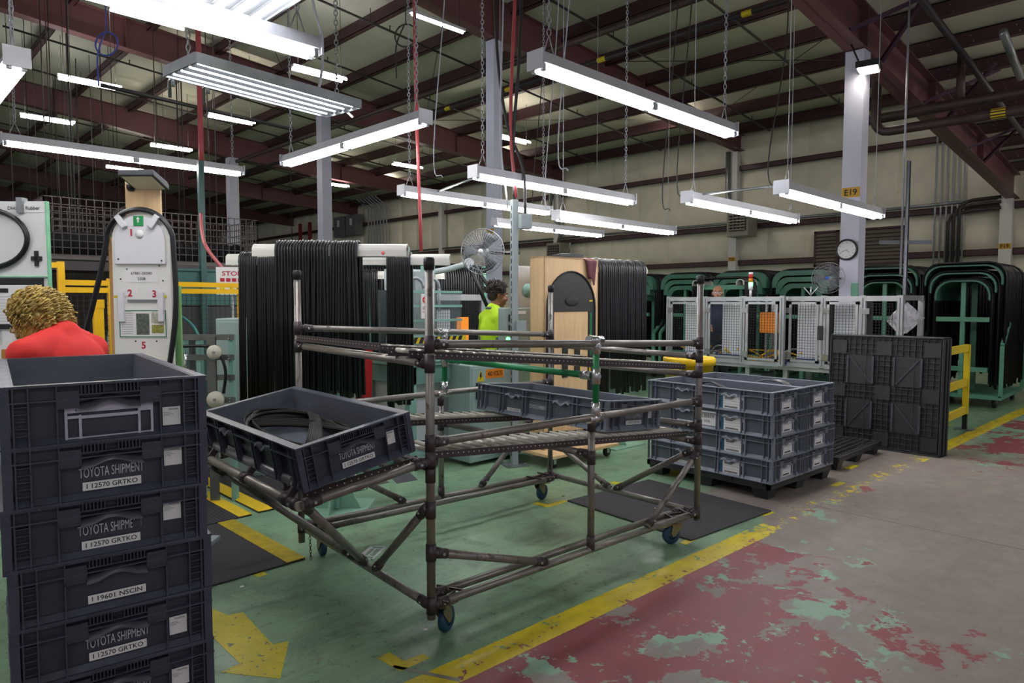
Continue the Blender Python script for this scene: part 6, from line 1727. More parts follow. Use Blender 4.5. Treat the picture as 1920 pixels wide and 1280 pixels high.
for s_, x, z, bg in (('1', -0.045, 2.02, False), ('2', -0.075, 1.655, True), ('3', 0.075, 1.65, True), ('5', 0.0, 1.335, True), ('3', 0.10, 1.155, False)):
    if bg:
        mb = MB(); mb.bx(x - 0.036, -0.014, z - 0.036, x + 0.036, -0.012, z + 0.036); mb.build('number_card', m_paper, jb)
    text(s_, m_redink, jb, (x, -0.034 if s_ == '1' else (-0.048 if not bg else -0.0155), z), height=0.044, bold=0.03)
mb = MB(); mb.lathe([(0.001, 0), (0.026, 0), (0.026, 0.003), (0.001, 0.003)], (0.005, -0.034, 2.01), 18, 'Y'); mb.build('round_badge', m_paper, jb)
mb = MB(); mb.bx(-0.10, -0.014, 1.72, 0.10, -0.012, 1.80); p = mb.build('part_card', m_paper, jb)
text('67881-0E080', m_ink, p, (0, -0.0155, 1.775), width=0.13); text('550B', m_ink, p, (0, -0.0155, 1.742), width=0.05)
mb = MB(); mb.bx(-0.09, -0.02, 1.60, 0.09, -0.012, 1.615); mb.build('scale_bar', m_galv, jb)
mb = MB(); mb.bx(-0.15, -0.016, 1.36 + .02, 0.15, -0.012, 1.56); p = mb.build('work_instruction', m_paper, jb)
for a_ in ((-0.145, 1.385, 0.145, 1.39), (-0.145, 1.545, 0.145, 1.55), (-0.145, 1.385, -0.14, 1.55), (0.14, 1.385, 0.145, 1.55)):
    mb = MB(); mb.bx(a_[0], -0.018, a_[1], a_[2], -0.016, a_[3]); mb.build('green_border', m_greenp, p)
for k in range(10):
    mb = MB(); mb.bx(-0.13, -0.0175, 1.53 - k * 0.014, -0.06, -0.016, 1.532 - k * 0.014); mb.build('print_line', mat('grey_print', '#8c8c90'), p)
for x0, z0, x1, z1, m_ in ((-0.04, 1.40, 0.04, 1.53, mat('photo_grey', '#5a6058', 0.5, 0, 0.6, 90)), (0.055, 1.47, 0.13, 1.535, mat('photo_pale', '#a8aa98', 0.5, 0, 0.5, 90)), (0.055, 1.41, 0.13, 1.46, mat('photo_olive', '#8c8a40', 0.5, 0, 0.5, 90))):
    mb = MB(); mb.bx(x0, -0.0175, z0, x1, -0.016, z1); mb.build('photo_print', m_, p)
for x, z in ((-0.13, 1.86), (0.135, 1.85), (-0.09, 1.80), (0.11, 1.82), (-0.13, 1.74), (0.13, 1.73), (-0.05, 1.36), (0.08, 1.36), (-0.10, 1.27), (0.0, 1.55), (-0.12, 1.22), (0.10, 1.24)):
    mb = MB(); mb.tube((x, -0.034 if z > 1.83 else -0.014, z), (x, -0.01, z), 0.005, 8); mb.build('bolt_hole', m_ink, jb)
mb = MB(); pts = [(-0.44, -0.04, 1.15), (-0.34, -0.04, 1.42), (-0.25, -0.03, 1.75)] + [(-0.205 * math.cos(math.pi * i / 12), -0.025, 1.96 + 0.20 * math.sin(math.pi * i / 12)) for i in range(0, 13)] + [(0.215, -0.03, 1.6), (0.19, -0.05, 1.3), (0.13, -0.06, 1.0)]
mb.path(curve(pts, 4), 0.016, 8); mb.path([Vector(p_) + Vector((0.0, -0.012, -0.004)) for p_ in curve(pts, 4)], 0.008, 6); mb.build('rubber_loop', m_rub, jb)
mb = MB(); mb.bx(-0.10, 0.012, 1.7, 0.115, 0.03, 2.34); mb.build('backing_board', m_wood, jb)
mb = MB(); mb.bx(-0.215, 0.012, 0.75, -0.175, 0.05, 2.0); mb.build('edge_board', m_woodd, jb)
mb = MB(); mb.bx(-0.20, 0.05, 0.75, 0.20, 0.07, 1.7); mb.build('green_backing', mat('soft_green_panel', '#7fae72', 0.5, 0, 0.08, 4), jb)
mb = MB(); mb.bx(-0.3, -0.3, 0.0, 0.3, 0.3, 0.04); mb.bx(-0.05, 0.07, 0.04, 0.05, 0.15, 1.7); mb.bx(-0.22, -0.2, 0.70, 0.22, 0.15, 0.75); mb.build('stand', m_grey, jb)
lp = thing('work_lamp', 'black flat-panel work lamp on top of the inspection jig', 'lamp', (1.355, 4.56, 2.30), R(-45.5))
mb = MB(); mb.prism([(-0.16, 0.075), (0.0, 0.03), (0.02, 0.015), (0.02, -0.02), (-0.16, 0.04)], -0.075, 0.135, 'YZ'); bevel(mb.build('case', mat('lamp_case', '#45474c', 0.5, 0, 0.1, 8), lp, True), 0.006)
mb = MB(); mb.add([(-0.06, -0.15, 0.0345), (0.12, -0.15, 0.0345), (0.12, 0.005, -0.0165), (-0.06, 0.005, -0.0165)], [(0, 3, 2, 1)]); mb.build('diffuser', mat('lamp_diffuser', '#d9d2bd', 0.5), lp)
mb = MB(); mb.tube((-0.105, 0.0, 0.0), (-0.075, 0.0, 0.0), 0.026, 12); mb.build('swivel', m_blk, lp)
# yellow machine guard fence
fe = thing('guard_fence', 'yellow framed machine guard fence with black wire mesh', 'fence', (0, 6.6, 0))
for x, z1 in ((0.62, 1.92), (1.20, 1.93), (1.30, 1.93), (1.66, 1.80), (2.17, 1.79), (2.78, 1.78), (3.3, 1.78)):
    mb = MB(); mb.bx(x - 0.024, -0.025, 0, x + 0.024, 0.025, z1); mb.build('post', m_yel, fe)
for x0, x1, z in ((0.62, 1.3, 1.90), (0.62, 1.2, 1.68), (1.3, 3.3, 1.76), (1.3, 3.3, 1.70), (1.3, 3.3, 0.4)):
    mb = MB(); mb.bx(x0, -0.022, z - 0.022, x1, 0.022, z + 0.022); mb.build('rail', m_yel, fe)
for x0, x1, z0, z1 in ((0.62, 1.2, 0.4, 1.88), (1.32, 1.64, 0.4, 1.70), (1.68, 2.15, 0.4, 1.70), (2.19, 2.76, 0.4, 1.70), (2.80, 3.28, 0.4, 1.7)):
    mb = MB(); n = int((x1 - x0) / 0.042)
    for i in range(n + 1):
        x = x0 + (x1 - x0) * i / n; mb.bx(x - 0.002, -0.004, z0, x + 0.002, 0.0, z1)
    m_ = int((z1 - z0) / 0.042)
    for i in range(m_ + 1):
        z = z0 + (z1 - z0) * i / m_; mb.bx(x0, -0.004, z - 0.002, x1, 0.0, z + 0.002)
    mb.build('mesh_panel', m_wire, fe)
mb = MB(); mb.bx(1.46, -0.3, 0, 1.53, -0.24, 1.55); mb.bx(1.455, -0.305, 1.55, 1.535, -0.235, 1.62); o = tag(mb.build('bollard_post', [m_yel]), 'short yellow bollard with dark cap in front of the guard fence', 'post'); o.location = (0, 6.6, 0)
hose('duct_hose', 'grey corrugated hose arching behind the yellow fence mesh', [(1.70, 6.8, 0.02), (1.72, 6.85, 1.3), (1.85, 6.9, 1.45), (1.95, 6.9, 1.3), (1.97, 6.9, 0.02)], 0.035, m_hose)
hose('drive_belt', 'dark red shaft slanting behind the guard fence', [(1.55, 6.75, 1.05), (1.75, 6.8, 1.18), (2.0, 6.8, 1.25)], 0.02, mat('shaft_red', '#5a3030', 0.5))
# wire baskets on a rack
def basket(label, x0, x1, z0, z1, v, dep, cell=0.075):
    b = thing('wire_basket', label, 'basket', (x0, v, z0))
    w, h = x1 - x0, z1 - z0
    mb = MB()
    for y in (0, dep):
        n = int(w / cell)
        for i in range(n + 1):
            mb.bx(w * i / n - 0.004, y - 0.004, 0, w * i / n + 0.004, y + 0.004, h)
        n = int(h / cell)
        for i in range(n + 1):
            mb.bx(0, y - 0.004, h * i / n - 0.004, w, y + 0.004, h * i / n + 0.004)
    for x in (0, w):
        n = int(dep / cell)
        for i in range(n + 1):
            mb.bx(x - 0.004, dep * i / n - 0.004, 0, x + 0.004, dep * i / n + 0.004, h)
        n = int(h / cell)
        for i in range(n + 1):
            mb.bx(x - 0.004, 0, h * i / n - 0.004, x + 0.004, dep, h * i / n + 0.004)
    mb.build('wire_grid', mat('rusty_wire', '#4a4240', 0.6, 0.3, 0.2, 10), b)
    mb = MB(); mb.bx(0, 0, -0.05, w, dep, 0.0); mb.build('base_tray', mat('tray_grey', '#5c5654', 0.6, 0.2, 0.15, 5), b)
    mb = MB()
    for i in range(14):
        mb.path([(0.1 + i * (w - 0.2) / 14, 0.1, 0.01), (0.1 + i * (w - .2) / 14, 0.12, h * 0.35), (0.16 + i * (w - .2) / 14, dep * 0.5, h * (0.38 + 0.06 * math.sin(i * 2))), (0.1 + i * (w - .2) / 14, dep - 0.1, h * 0.3)], 0.045, 6)
    o = stuff(tag(mb.build('rubber_scrap', mat('dull_black_scrap', '#141417', 0.85, 0, 0.2, 9, spec=0.2)), 'dark rubber lengths filling the ' + label, 'rubber')); o.location = (x0, v, z0)
basket('wire basket behind the message board, left of the inspection jig', 1.60, 2.48, 2.12, 2.74, 8.8, 0.9)
basket('wire basket right of the inspection jig behind the green post', 2.62, 4.0, 2.10, 2.68, 8.9, 0.9)
rk = thing('basket_stand', 'dark steel stand carrying the wire baskets', 'rack', (1.5, 8.75, 0))
for x in (0.05, 1.15, 2.55):
    for y in (0.05, 1.0):
        mb = MB(); mb.bx(x - 0.04, y - 0.04, 0, x + 0.04, y + 0.04, 1.95); mb.build('leg', m_pipe_dk, rk)
for y in (0.05, 1.0):
    mb = MB(); mb.bx(0, y - 0.04, 1.95, 2.65, y + 0.04, 2.05); mb.build('beam', m_pipe_dk, rk)
mb = MB(); mb.bx(0, 0.0, 0.9, 2.65, 1.05, 0.95); mb.build('lower_deck', m_pipe_dk, rk)
for k, (x, z, lb) in enumerate(((2.62, 1.98, 'teal hopper bin lip below the right wire basket'), (2.62, 1.78, 'second teal hopper bin under the right wire basket'))):
    b = thing('hopper_bin', lb, 'bin', (x, 8.1, z - 0.22))
    mb = MB(); mb.prism([(0.05, 0.0), (0.95, 0.0), (1.05, 0.2), (0.0, 0.2)], 0, 0.5, 'XZ'); mb.build('tub', m_teal, b, True)
    mb = MB(); mb.bx(-0.03, -0.03, 0.19, 1.08, 0.53, 0.215); mb.build('rim', m_teal, b)
mb = MB(); mb.bx(0, 0, 0, 1.1, 0.5, 1.55); o = tag(bevel(mb.build('bin_shelf', mat('dark_cabinet', '#33383a', 0.5, 0, 0.2, 4)), 0.01), 'dark cabinet supporting the teal hopper bins', 'cabinet'); o.location = (2.6, 8.12, 0)
pd = thing('warning_sign', 'white sign with red capitals behind the hanging rubber strips', 'sign', (2.92, 7.55, 1.68), R(-30))
mb = MB(); mb.bx(0, 0, 0, 0.32, 0.01, 0.30); mb.build('sheet', m_paper, pd)
text('STOP', m_redink, pd, (0.16, -0.003, 0.23), width=0.2, height=0.05, bold=0.02);
for x in (0.04, 0.10, 0.16, 0.22):
    mb = MB(); mb.bx(x, -0.002, 0.14, x + 0.045, 0, 0.18); mb.build('faded_print', m_redink, pd)
for x in (0.06, 0.16, 0.26):
    mb = MB(); mb.lathe([(0.001, -0.003), (0.025, -0.003), (0.025, 0), (0.001, 0)], (x, 0, 0.07), 12, 'Y'); mb.build('pictogram', m_yelp, pd)
mb = MB(); mb.tube((0.16, 0.03, -1.68), (0.16, 0.03, 0.28), 0.015, 8); mb.build('sign_post', m_galv, pd)
# reel machine and steel cabinet
rm = thing('reel_machine', 'small grey reel machine with two round spools', 'machine', (2.0, 5.62, 0), R(-45.5))
m_rsteel = mat('reel_steel', '#6d6f6c', 0.4, 0.5, 0.15, 6)
for x in (-0.12, 0.0, 0.26):
    mb = MB(); mb.bx(x, 0.0, 0.0, x + 0.035, 0.06, 1.34); mb.build('frame_post', m_mint, rm)
for z in (0.80, 0.98, 1.14, 1.30):
    mb = MB(); mb.bx(-0.14, -0.012, z, 0.31, 0.0, z + 0.045); br_ = mb.build('cross_plate', m_rsteel, rm)
    for x in (-0.11, 0.27):
        mb = MB()
        mb.tube((x, -0.018, z + 0.012), (x, -0.012, z + 0.012), 0.006, 6); mb.tube((x, -0.018, z + 0.034), (x, -0.012, z + 0.034), 0.006, 6); mb.build('bolts', m_chrome, br_)
mb = MB(); mb.bx(0.10, -0.03, 0.0, 0.17, -0.012, 1.33); mb.build('centre_plate', m_rsteel, rm)
for z, r_ in ((1.205, 0.056), (0.83, 0.066)):
    mb = MB(); mb.lathe([(0.001, -0.06), (r_, -0.06), (r_, -0.03), (0.001, -0.03)], (0.17, 0, z), 24, 'Y'); s_ = mb.build('spool', mat('spool_offwhite', '#cfcabb', 0.5, 0, 0.05, 5), rm)
    mb = MB(); mb.tube((0.17, -0.07, z), (0.17, -0.02, z), 0.012, 10); mb.build('axle', m_chrome, s_)
mb = MB(); mb.path(curve([(-0.1, -0.04, 1.25), (0.05, -0.045, 1.255), (0.12, -0.045, 1.25)]), 0.013, 6); mb.path(curve([(0.225, -0.045, 1.18), (0.255, -0.045, 1.05), (0.235, -0.045, 0.88)]), 0.013, 6); mb.build('fed_strip', m_rub, rm)
mb = MB(); mb.bx(-0.34, -0.05, 0.0, -0.02, 0.12, 1.05); mb.build('gear_case', m_rsteel, rm)
for x, z, r_, h_ in ((-0.28, 1.22, 0.03, 0.12), (-0.22, 1.38, 0.028, 0.1), (-0.14, 1.28, 0.022, 0.2), (-0.24, 1.10, 0.04, 0.08), (-0.08, 1.12, 0.02, 0.16)):
    mb = MB(); mb.tube((x, 0, z - h_ / 2), (x, 0, z + h_ / 2), r_, 12); mb.tube((x, -0.05, z), (x, 0, z), r_ * 1.2, 12); mb.build('actuator', m_chrome if h_ > .11 else m_rsteel, rm)
for pts, m_ in (([(-0.3, -0.04, 1.3), (-0.32, -0.08, 1.2), (-0.24, -0.06, 1.12)], mat('red_lead', '#c03030', 0.4)), ([(-0.28, -0.04, 1.35), (-0.3, -0.1, 1.22), (-0.2, -0.06, 1.1)], mat('blue_lead', '#3850c0', 0.4)), ([(-0.2, -0.04, 1.4), (-0.12, -0.06, 1.5), (-0.05, 0.05, 1.42), (0.02, 0.05, 1.3)], mat('teal_lead', '#3f8a88', 0.4)), ([(-0.3, -0.06, 1.02), (-0.2, -0.08, 1.04), (-0.12, -0.06, 1.0)], m_orange)):
    mb = MB(); mb.path(curve(pts), 0.01, 6); mb.build('air_line', m_, rm)
mb = MB(); mb.bx(-0.42, -0.02, 0, -0.37, 0.03, 1.2); o = tag(mb.build('yellow_post', [m_yel]), 'slim yellow post between the inspection jig and the reel machine', 'post'); o.location = (2.0, 5.62, 0); o.rotation_euler = (0, 0, R(-45.5))
ca = thing('steel_cabinet', 'plain pale green steel cabinet left of the rubber strips', 'cabinet', (2.42, 6.30, 0), R(-45.5))
mb = MB(); mb.bx(0, 0, 0.0, 0.46, 0.35, 1.45); bevel(mb.build('case', mat('pale_green_steel', '#93a8a4', 0.4, 0.1, 0.06, 2), ca), 0.008)
mb = MB(); mb.bx(0.01, -0.006, 0.03, 0.45, 0.0, 1.42); bevel(mb.build('door', mat('pale_green_steel', '#93a8a4'), ca), 0.004)
mb = MB(); mb.tube((0.06, -0.03, 0.8), (0.06, -0.006, 0.8), 0.012, 8); mb.build('latch', m_chrome, ca)
for k, (x, z) in enumerate(((0.22, 1.46), (0.30, 1.46), (0.38, 1.46))):
    mb = MB(); mb.tube((x, 0.1, 1.45), (x, 0.1, 1.52 + 0.03 * (k % 2)), 0.018, 8); mb.build('fitting', m_chrome if k % 2 else m_yel, ca)
wb = thing('work_table', 'pale work table in front of the woman', 'table', (0.25, 4.30, 0), R(-45.5))
mb = MB(); mb.bx(-0.6, -0.25, 0.88, 0.35, 0.25, 0.92); mb.build('top', m_white, wb)
for x in (-0.55, 0.3):
    for y in (-0.2, 0.2):
        mb = MB(); mb.bx(x - 0.02, y - 0.02, 0, x + 0.02, y + 0.02, 0.88); mb.build('leg', m_galv, wb)

# ================================================================== people
m_skin1 = mat('skin_light', '#d9a184', 0.5, 0, 0.06, 10)
m_skin2 = mat('skin_brown', '#8a5a42', 0.5, 0, 0.06, 10)
m_skin3 = mat('skin_tan', '#b9846a', 0.45, 0, 0.06, 10)
def fuse(o, vox=0.012, it=6):
    r_ = o.modifiers.new('fuse', 'REMESH'); r_.mode = 'VOXEL'; r_.voxel_size = vox; r_.use_smooth_shade = True
    s_ = o.modifiers.new('relax', 'SMOOTH'); s_.factor = 0.5; s_.iterations = it
    return o
def V3(*a):
    return Vector(a)
def hand(mb, wrist, d, palm, side, s=1.0, curl=0.5):
    """palm and five bent fingers; d = direction of the hand, palm = palm normal, side = thumb side"""
    d, palm, side = d.normalized(), palm.normalized(), side.normalized()
    c = wrist + d * 0.05 * s
    mb.cap(wrist, wrist + d * 0.03 * s, 0.024 * s, 0.028 * s)
    for k in range(4):
        o = side * (0.030 - 0.020 * k) * s
        mb.cap(wrist + d * 0.02 * s + o * 0.6, wrist + d * 0.088 * s + o, 0.015 * s, 0.012 * s, 8)
        L = (0.040, 0.046, 0.042, 0.032)[k] * s
        p = wrist + d * 0.088 * s + o; q = d
        for j in range(3):
            q = (q + palm * curl * 0.55).normalized()
            p2 = p + q * L * (1.0, 0.65, 0.5)[j]
            mb.cap(p, p2, 0.0092 * s, 0.0085 * s, 8); p = p2
    p = wrist + d * 0.022 * s + side * 0.026 * s
    for j, L in enumerate((0.042, 0.032, 0.026)):
        q = (d * 0.7 + side * (0.8 - 0.4 * j) + palm * 0.3).normalized()
        p2 = p + q * L * s; mb.cap(p, p2, 0.0115 * s, 0.0095 * s, 8); p = p2
def head(mb, c, f, up, s=1.0):
    """skull, jaw, nose, brow, lips, ears in the frame (f forward, up)"""
    f = f.normalized(); r_ = f.cross(up).normalized(); up = r_.cross(f).normalized()
    M_ = Matrix((r_, f, up)).transposed()
    def E(p, rad):
        mb.ell(c + M_ @ (Vector(p) * s), [x * s for x in rad], 16, 11, M_.to_euler())
    E((0, -0.008, 0.03), (0.076, 0.096, 0.088)); E((0, 0.030, -0.035), (0.058, 0.062, 0.072)); E((0, 0.062, -0.088), (0.030, 0.026, 0.022))
    E((0, 0.100, -0.018), (0.0135, 0.020, 0.022)); E((0, 0.094, 0.006), (0.009, 0.012, 0.028)); E((0, 0.080, 0.040), (0.050, 0.014, 0.013))
    E((0.034, 0.066, -0.025), (0.026, 0.022, 0.024)); E((-0.034, 0.066, -0.025), (0.026, 0.022, 0.024)); E((0, 0.090, -0.056), (0.024, 0.010, 0.007)); E((0, 0.088, -0.068), (0.020, 0.010, 0.007))
    for q in (-1, 1):
        E((q * 0.078, -0.008, -0.008), (0.009, 0.020, 0.033))
    return M_
def face_bits(p, c, M_, s, lips, brow):
    for q in (-1, 1):
        mb = MB(); mb.ell(c + M_ @ (Vector((q * 0.032, 0.078, 0.016)) * s), (0.0115 * s,) * 3, 10, 8); e = mb.build('eye', mat('eye_white', '#d8d4cf', 0.3), p)
        mb = MB(); mb.ell(c + M_ @ (Vector((q * 0.032, 0.0865, 0.016)) * s), (0.005 * s,) * 3, 8, 6); mb.build('iris', m_ink, e)
        mb = MB(); mb.path([c + M_ @ (Vector((q * x, y, z)) * s) for x, y, z in ((0.014, 0.094, 0.037), (0.03, 0.091, 0.043), (0.048, 0.078, 0.038))], 0.0042 * s, 6); mb.build('eyebrow', brow, p)
    mb = MB(); mb.path([c + M_ @ (Vector((x, 0.0965 - abs(x) * 0.25, -0.061)) * s) for x in (-0.022, -0.011, 0, 0.011, 0.022)], 0.004 * s, 6); mb.build('lips', lips, p)

def person(name, label, root, skin, fwd, joints, shirt_m, trouser_m, sleeve, head_c, head_f, head_up, s=1.0, hair=None, lips=None, shoes=True):
    """joints in world coordinates; one fused body mesh, clothes and hair as children"""
    p = thing(name, label, 'person', root)
    J = joints
    def W(o):
        o.matrix_parent_inverse = Matrix.Translation(-Vector(root))
        return o
    mb = MB()
    M_ = head(mb, head_c, head_f, head_up, s)
    mb.cap(J['neck'], head_c - M_ @ Vector((0, 0.01, 0.05)) * s, 0.056 * s, 0.052 * s)
    chest, pel = J['chest'], J['pelvis']
    sd_ = (J['shL'] - J['shR']).normalized(); fr_ = fwd.normalized()
    def torso(mb, g):
        mb.ell(chest, (0.165 * s + g, 0.115 * s + g, 0.19 * s + g), 18, 12, Matrix((sd_, fr_, sd_.cross(fr_) if sd_.cross(fr_).z > 0 else -sd_.cross(fr_))).transposed().to_euler())
        mid = (chest + pel) / 2
        mb.cap(chest, mid, 0.132 * s + g, 0.122 * s + g, 14); mb.cap(mid + sd_ * 0.05, pel + sd_ * 0.055, 0.10 * s + g, 0.105 * s + g, 14); mb.cap(mid - sd_ * 0.05, pel - sd_ * 0.055, 0.10 * s + g, 0.105 * s + g, 14)
        mb.cap(J['shL'], J['shR'], 0.066 * s + g, 0.066 * s + g); mb.cap(J['neck'], chest, 0.075 * s + g * 0.6, 0.11 * s + g)
        mb.cap(J['neck'] + (J['shL'] - J['neck']) * 0.35, J['shL'], 0.06 * s + g, 0.062 * s + g); mb.cap(J['neck'] + (J['shR'] - J['neck']) * 0.35, J['shR'], 0.06 * s + g, 0.062 * s + g)
    torso(mb, -0.008)
    for q in 'LR':
        mb.cap(J['sh' + q], J['el' + q], 0.05 * s, 0.039 * s); mb.cap(J['el' + q], J['wr' + q], 0.04 * s, 0.027 * s)
        dd = J['wr' + q] - J['el' + q]; side = Vector((0, 0, 1)); hand(mb, J['wr' + q], dd, (fr_.cross(dd) if fr_.cross(dd).length > 0.01 else Vector((0, 0, -1))) * (1 if q == 'L' else -1) * 0.5 + Vector((0, 0, -0.5)), fr_ if abs(dd.normalized().z) > 0.6 else Vector((0, 0, 1)), s)
        mb.cap(J['hip' + q], J['kn' + q], 0.085 * s, 0.055 * s); mb.cap(J['kn' + q], J['an' + q], 0.055 * s, 0.038 * s)
        mb.cap(J['an' + q], J['an' + q] + fr_ * 0.14 + Vector((0, 0, -0.04)), 0.038 * s, 0.032 * s)
    W(fuse(mb.build('body', skin, p), 0.0095, 4))
    mb = MB(); torso(mb, 0.012)
    for q in 'LR':
        e = J['sh' + q] + (J['el' + q] - J['sh' + q]) * sleeve
        mb.cap(J['sh' + q], e, 0.064 * s, 0.056 * s)
    W(fuse(mb.build('shirt', shirt_m, p), 0.013, 5))
    mb = MB()
    for q in 'LR':
        mb.cap(J['hip' + q], J['kn' + q], 0.10 * s, 0.07 * s); mb.cap(J['kn' + q], J['an' + q] + Vector((0, 0, 0.03)), 0.072 * s, 0.062 * s)
    mb.cap(J['hipL'] + Vector((0, 0, .06)), J['hipR'] + Vector((0, 0, .06)), 0.118 * s, 0.118 * s)
    W(fuse(mb.build('trousers', trouser_m, p), 0.014, 4))
    for q in 'LR':
        a_ = J['an' + q].copy()
        mb = MB(); mb.cap(Vector((a_.x, a_.y, 0.045)), Vector((a_.x, a_.y, 0.04)) + fr_ * 0.17, 0.045, 0.040); mb.cap(a_, Vector((a_.x, a_.y, 0.05)), 0.05, 0.048); o = W(fuse(mb.build('shoe', m_blk, p), 0.012, 3))
    return p, M_, W
def stand(root, f, lean=0.0, s=1.0, arms='down', bend=V3(0, 0, 0)):
    """joints of a standing figure at root facing f"""
    f = f.normalized(); l = Vector((0, 0, 1)).cross(f); R0 = Vector(root)
    def P(a, b, z):
        k = max(0, (z - 0.95)) / 0.6
        return R0 + l * b * s + f * a * s + Vector((0, 0, z * s)) + bend * k
    J = dict(neck=P(-0.01, 0, 1.46), chest=P(0, 0, 1.26), pelvis=P(0, 0, 0.96))
    for q, sg in (('L', 1), ('R', -1)):
        J['sh' + q] = P(-0.01, 0.165 * sg, 1.385); J['hip' + q] = P(0, 0.09 * sg, 0.92); J['kn' + q] = P(0.02, 0.10 * sg, 0.50); J['an' + q] = P(-0.01, 0.11 * sg, 0.085)
        if arms == 'down':
            J['el' + q] = P(-0.03, 0.225 * sg, 1.10); J['wr' + q] = P(0.06, 0.235 * sg, 0.86)
        else:
            J['el' + q] = P(0.05, 0.215 * sg, 1.11); J['wr' + q] = P(0.28, 0.13 * sg, 1.12)
    return J
def curls(mb, c, M_, rad, n, seedn, lo=-0.9, loops=5, size=0.016, thick=0.006, face=0.35, tight=True):
    rr = random.Random(seedn)
    for k in range(n):
        while True:
            d_ = Vector((rr.gauss(0, 1), rr.gauss(0, 1), rr.gauss(0, 1))).normalized()
            if d_.z > lo and not (d_.y > face and d_.z < 0.45):
                break
        base_ = Vector((d_.x * rad[0], d_.y * rad[1], d_.z * rad[2]))
        t1 = d_.cross(Vector((0.3, 0.2, 1))).normalized(); t2 = d_.cross(t1)
        pts = []
        ph = rr.random() * 6; ln = rr.uniform(0.05, 0.085) if not tight else rr.uniform(0.02, 0.04)
        for i in range(loops * 3):
            a_ = ph + i * 0.8
            q = base_ * (1.0 + 0.06 * rr.random()) + (t2 * (-ln * i / (loops * 3)) if not tight else d_ * (ln * i / (loops * 3))) + t1 * math.cos(a_) * size + d_ * math.sin(a_) * size * 0.7
            pts.append(c + M_ @ q)
        mb.path(pts, thick, 4)
# woman in red bending over the table
fw_ = V3(-0.62, 0.78, 0)
root = V3(0.84, 3.66, 0)
J = stand(root, fw_, arms='fwd', s=1.0, bend=V3(-0.10, 0.13, 0.02))
hc = V3(0.655, 3.905, 1.515)
J['neck'] = V3(0.75, 3.79, 1.435); J['chest'] = V3(0.775, 3.745, 1.25)
ll = V3(0, 0, 1).cross(fw_.normalized())
J['shL'] = V3(0.72, 3.77, 1.365) + ll * 0.185; J['shR'] = V3(0.735, 3.755, 1.365) - ll * 0.185
for q, sg in (('L', 1), ('R', -1)):
    J['el' + q] = J['sh' + q] + fw_ * 0.08 + ll * (0.03 if sg < 0 else -0.03) * sg + V3(0, 0, -0.27); J['wr' + q] = J['el' + q] + fw_ * 0.22 + V3(0, 0, -0.02) - ll * 0.04 * sg
p, M_, W = person('person', 'woman with curly blond hair in a bright red shirt, leaning over the work table', tuple(root), m_skin1, fw_, J, mat('red_tshirt', '#e0302c', 0.75, 0, 0.08, 5, 0.15), mat('dark_denim', '#2b3040', 0.8, 0, 0.15, 20), 0.75, hc, V3(-0.70, 0.60, -0.38), V3(-0.28, 0.22, 1), 1.0)
face_bits(p, hc, M_, 1.0, mat('lip_rose', '#b0625a', 0.5), mat('brow_brown', '#5a4020', 0.7))
for o in list(p.children):
    if o.name.split('.')[0] in ('eye', 'eyebrow', 'lips'):
        o.matrix_parent_inverse = Matrix.Translation(-Vector(p.location))
m_hair = mat('blond_hair', '#bda35a', 0.5, 0, 0.4, 14, col2='#7a6234', thr=0.56)
mb = MB(); ee = M_.to_euler(); mb.ell(hc + M_ @ V3(0, -0.025, 0.035), (0.098, 0.114, 0.10), 18, 12, ee); mb.ell(hc + M_ @ V3(0, -0.05, -0.05), (0.105, 0.088, 0.085), 16, 10, ee)
for q in (-1, 1):
    mb.ell(hc + M_ @ V3(q * 0.07, 0.0, -0.05), (0.04, 0.06, 0.075), 12, 8, ee)
cap_ = W(fuse(mb.build('hair', m_hair, p), 0.012, 3))
mb = MB(); curls(mb, hc + M_ @ V3(0, -0.03, 0.0), M_, (0.108, 0.122, 0.125), 520, 4, lo=-0.95, loops=8, size=0.013, thick=0.0036, face=0.45, tight=False)
mb.M = None
o = stuff(W(mb.build('hair_curls', m_hair, p)))
# worker in the lime shirt at the press
fw2 = V3(0.92, -0.25, 0)
root = V3(5.07, 5.45, 0)
J = stand(root, fw2, arms='down', s=1.03)
hc2 = V3(5.13, 5.44, 1.665)
J['neck'] = V3(5.075, 5.455, 1.51)
p, M_, W = person('person', 'worker in a lime yellow shirt with grey sleeves standing at the control box', tuple(root), m_skin2, fw2, J, mat('lime_hivis', '#b9e01a', 0.7, 0, 0.06, 6, 0.1), mat('grey_trousers', '#3a3d44', 0.8, 0, 0.15, 20), 0.62, hc2, V3(0.88, -0.42, -0.18), V3(0.1, 0, 1), 1.04)
face_bits(p, hc2, M_, 1.04, mat('lip_brown', '#6a4034', 0.5), m_ink)
mb = MB()
for q in 'LR':
    e = J['sh' + q] + (J['el' + q] - J['sh' + q]) * 0.5
    mb.cap(e, J['el' + q], 0.052, 0.05); mb.cap(J['el' + q], J['wr' + q], 0.05, 0.038)
W(fuse(mb.build('under_sleeves', mat('grey_sleeve', '#55565c', 0.8, 0, 0.1, 10), p), 0.012, 4))
mb = MB(); mb.path([J['neck'] + fw2 * (0.075 * math.cos(t)) + V3(0.25, 0.92, 0) * (0.08 * math.sin(t)) + V3(0, 0, 0.005 - 0.02 * math.cos(t)) for t in [2 * math.pi * i / 18 for i in range(18)]], 0.016, 6, True); W(mb.build('collar', mat('grey_sleeve', '#55565c'), p))
m_afro = mat('dark_hair', '#2a211e', 0.7, 0, 0.3, 20)
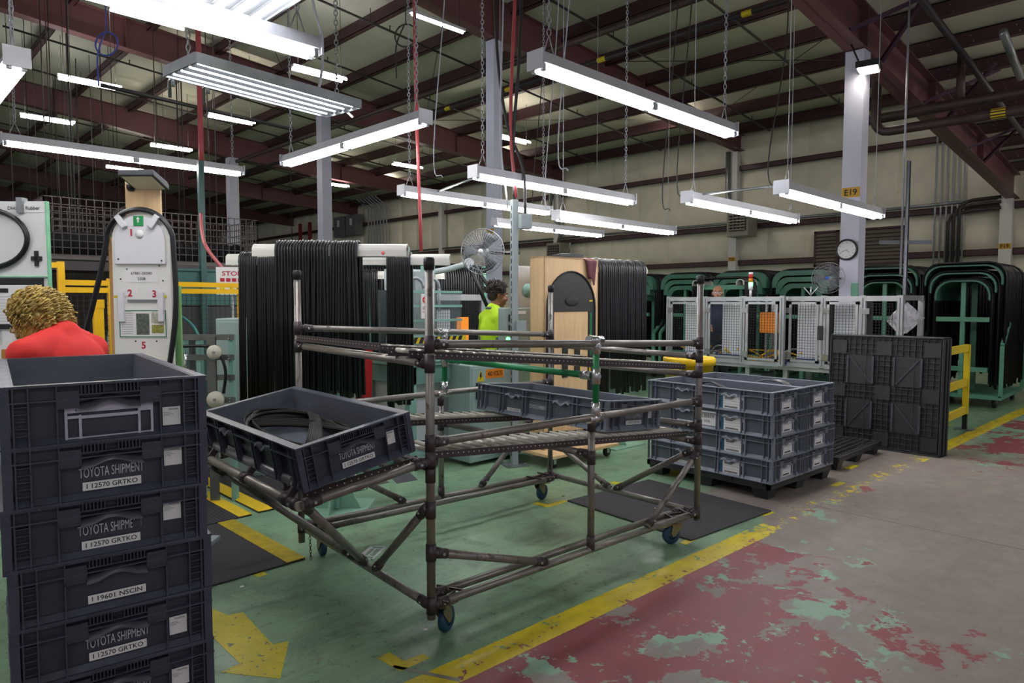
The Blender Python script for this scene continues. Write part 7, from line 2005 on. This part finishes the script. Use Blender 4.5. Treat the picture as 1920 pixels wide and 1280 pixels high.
mb = MB(); mb.ell(hc2 + M_ @ V3(0, -0.025, 0.065), (0.098, 0.112, 0.085), 16, 10, M_.to_euler()); mb.ell(hc2 + M_ @ V3(0, -0.06, 0.0), (0.085, 0.06, 0.07), 14, 8, M_.to_euler()); W(fuse(mb.build('hair', m_afro, p), 0.012, 2))
mb = MB(); curls(mb, hc2 + M_ @ V3(0, -0.03, 0.05), M_, (0.10, 0.112, 0.10), 170, 8, lo=-0.3, loops=4, size=0.009, thick=0.0045, face=0.55); stuff(W(mb.build('hair_curls', m_afro, p)))
# bald worker behind the enclosure
fw3 = V3(-0.85, -0.5, 0)
root = V3(10.05, 5.52, 0)
J = stand(root, fw3, arms='fwd', s=1.06)
hc3 = V3(10.02, 5.50, 1.735)
J['neck'] = V3(10.05, 5.52, 1.58)
p, M_, W = person('person', 'bald worker in safety glasses looking over the mesh enclosure', tuple(root), m_skin3, fw3, J, mat('navy_shirt', '#2a3350', 0.75, 0, 0.1, 6), mat('grey_trousers', '#3a3d44'), 0.8, hc3, V3(-0.9, -0.42, -0.08), V3(0, 0, 1), 1.06)
face_bits(p, hc3, M_, 1.06, mat('lip_rose', '#b0625a'), mat('brow_brown', '#5a4020'))
gl = MB()
for q in (-1, 1):
    gl.path([hc3 + M_ @ (V3(q * 0.034 + 0.026 * math.cos(t), 0.104, 0.014 + 0.018 * math.sin(t)) * 1.06) for t in [2 * math.pi * i / 14 for i in range(14)]], 0.003, 5, True)
    gl.path([hc3 + M_ @ (V3(q * a_, b_, 0.02) * 1.06) for a_, b_ in ((0.06, 0.10), (0.082, 0.06), (0.083, -0.01))], 0.003, 5)
gl.path([hc3 + M_ @ (V3(x, 0.108, 0.02) * 1.06) for x in (-0.01, 0, 0.01)], 0.003, 5)
W(gl.build('safety_glasses', m_white, p))
for o in bpy.data.objects:
    if o.parent and o.parent.name.startswith('person') and o.name.split('.')[0] in ('eye', 'eyebrow', 'lips'):
        o.matrix_parent_inverse = Matrix.Translation(-Vector(o.parent.location))
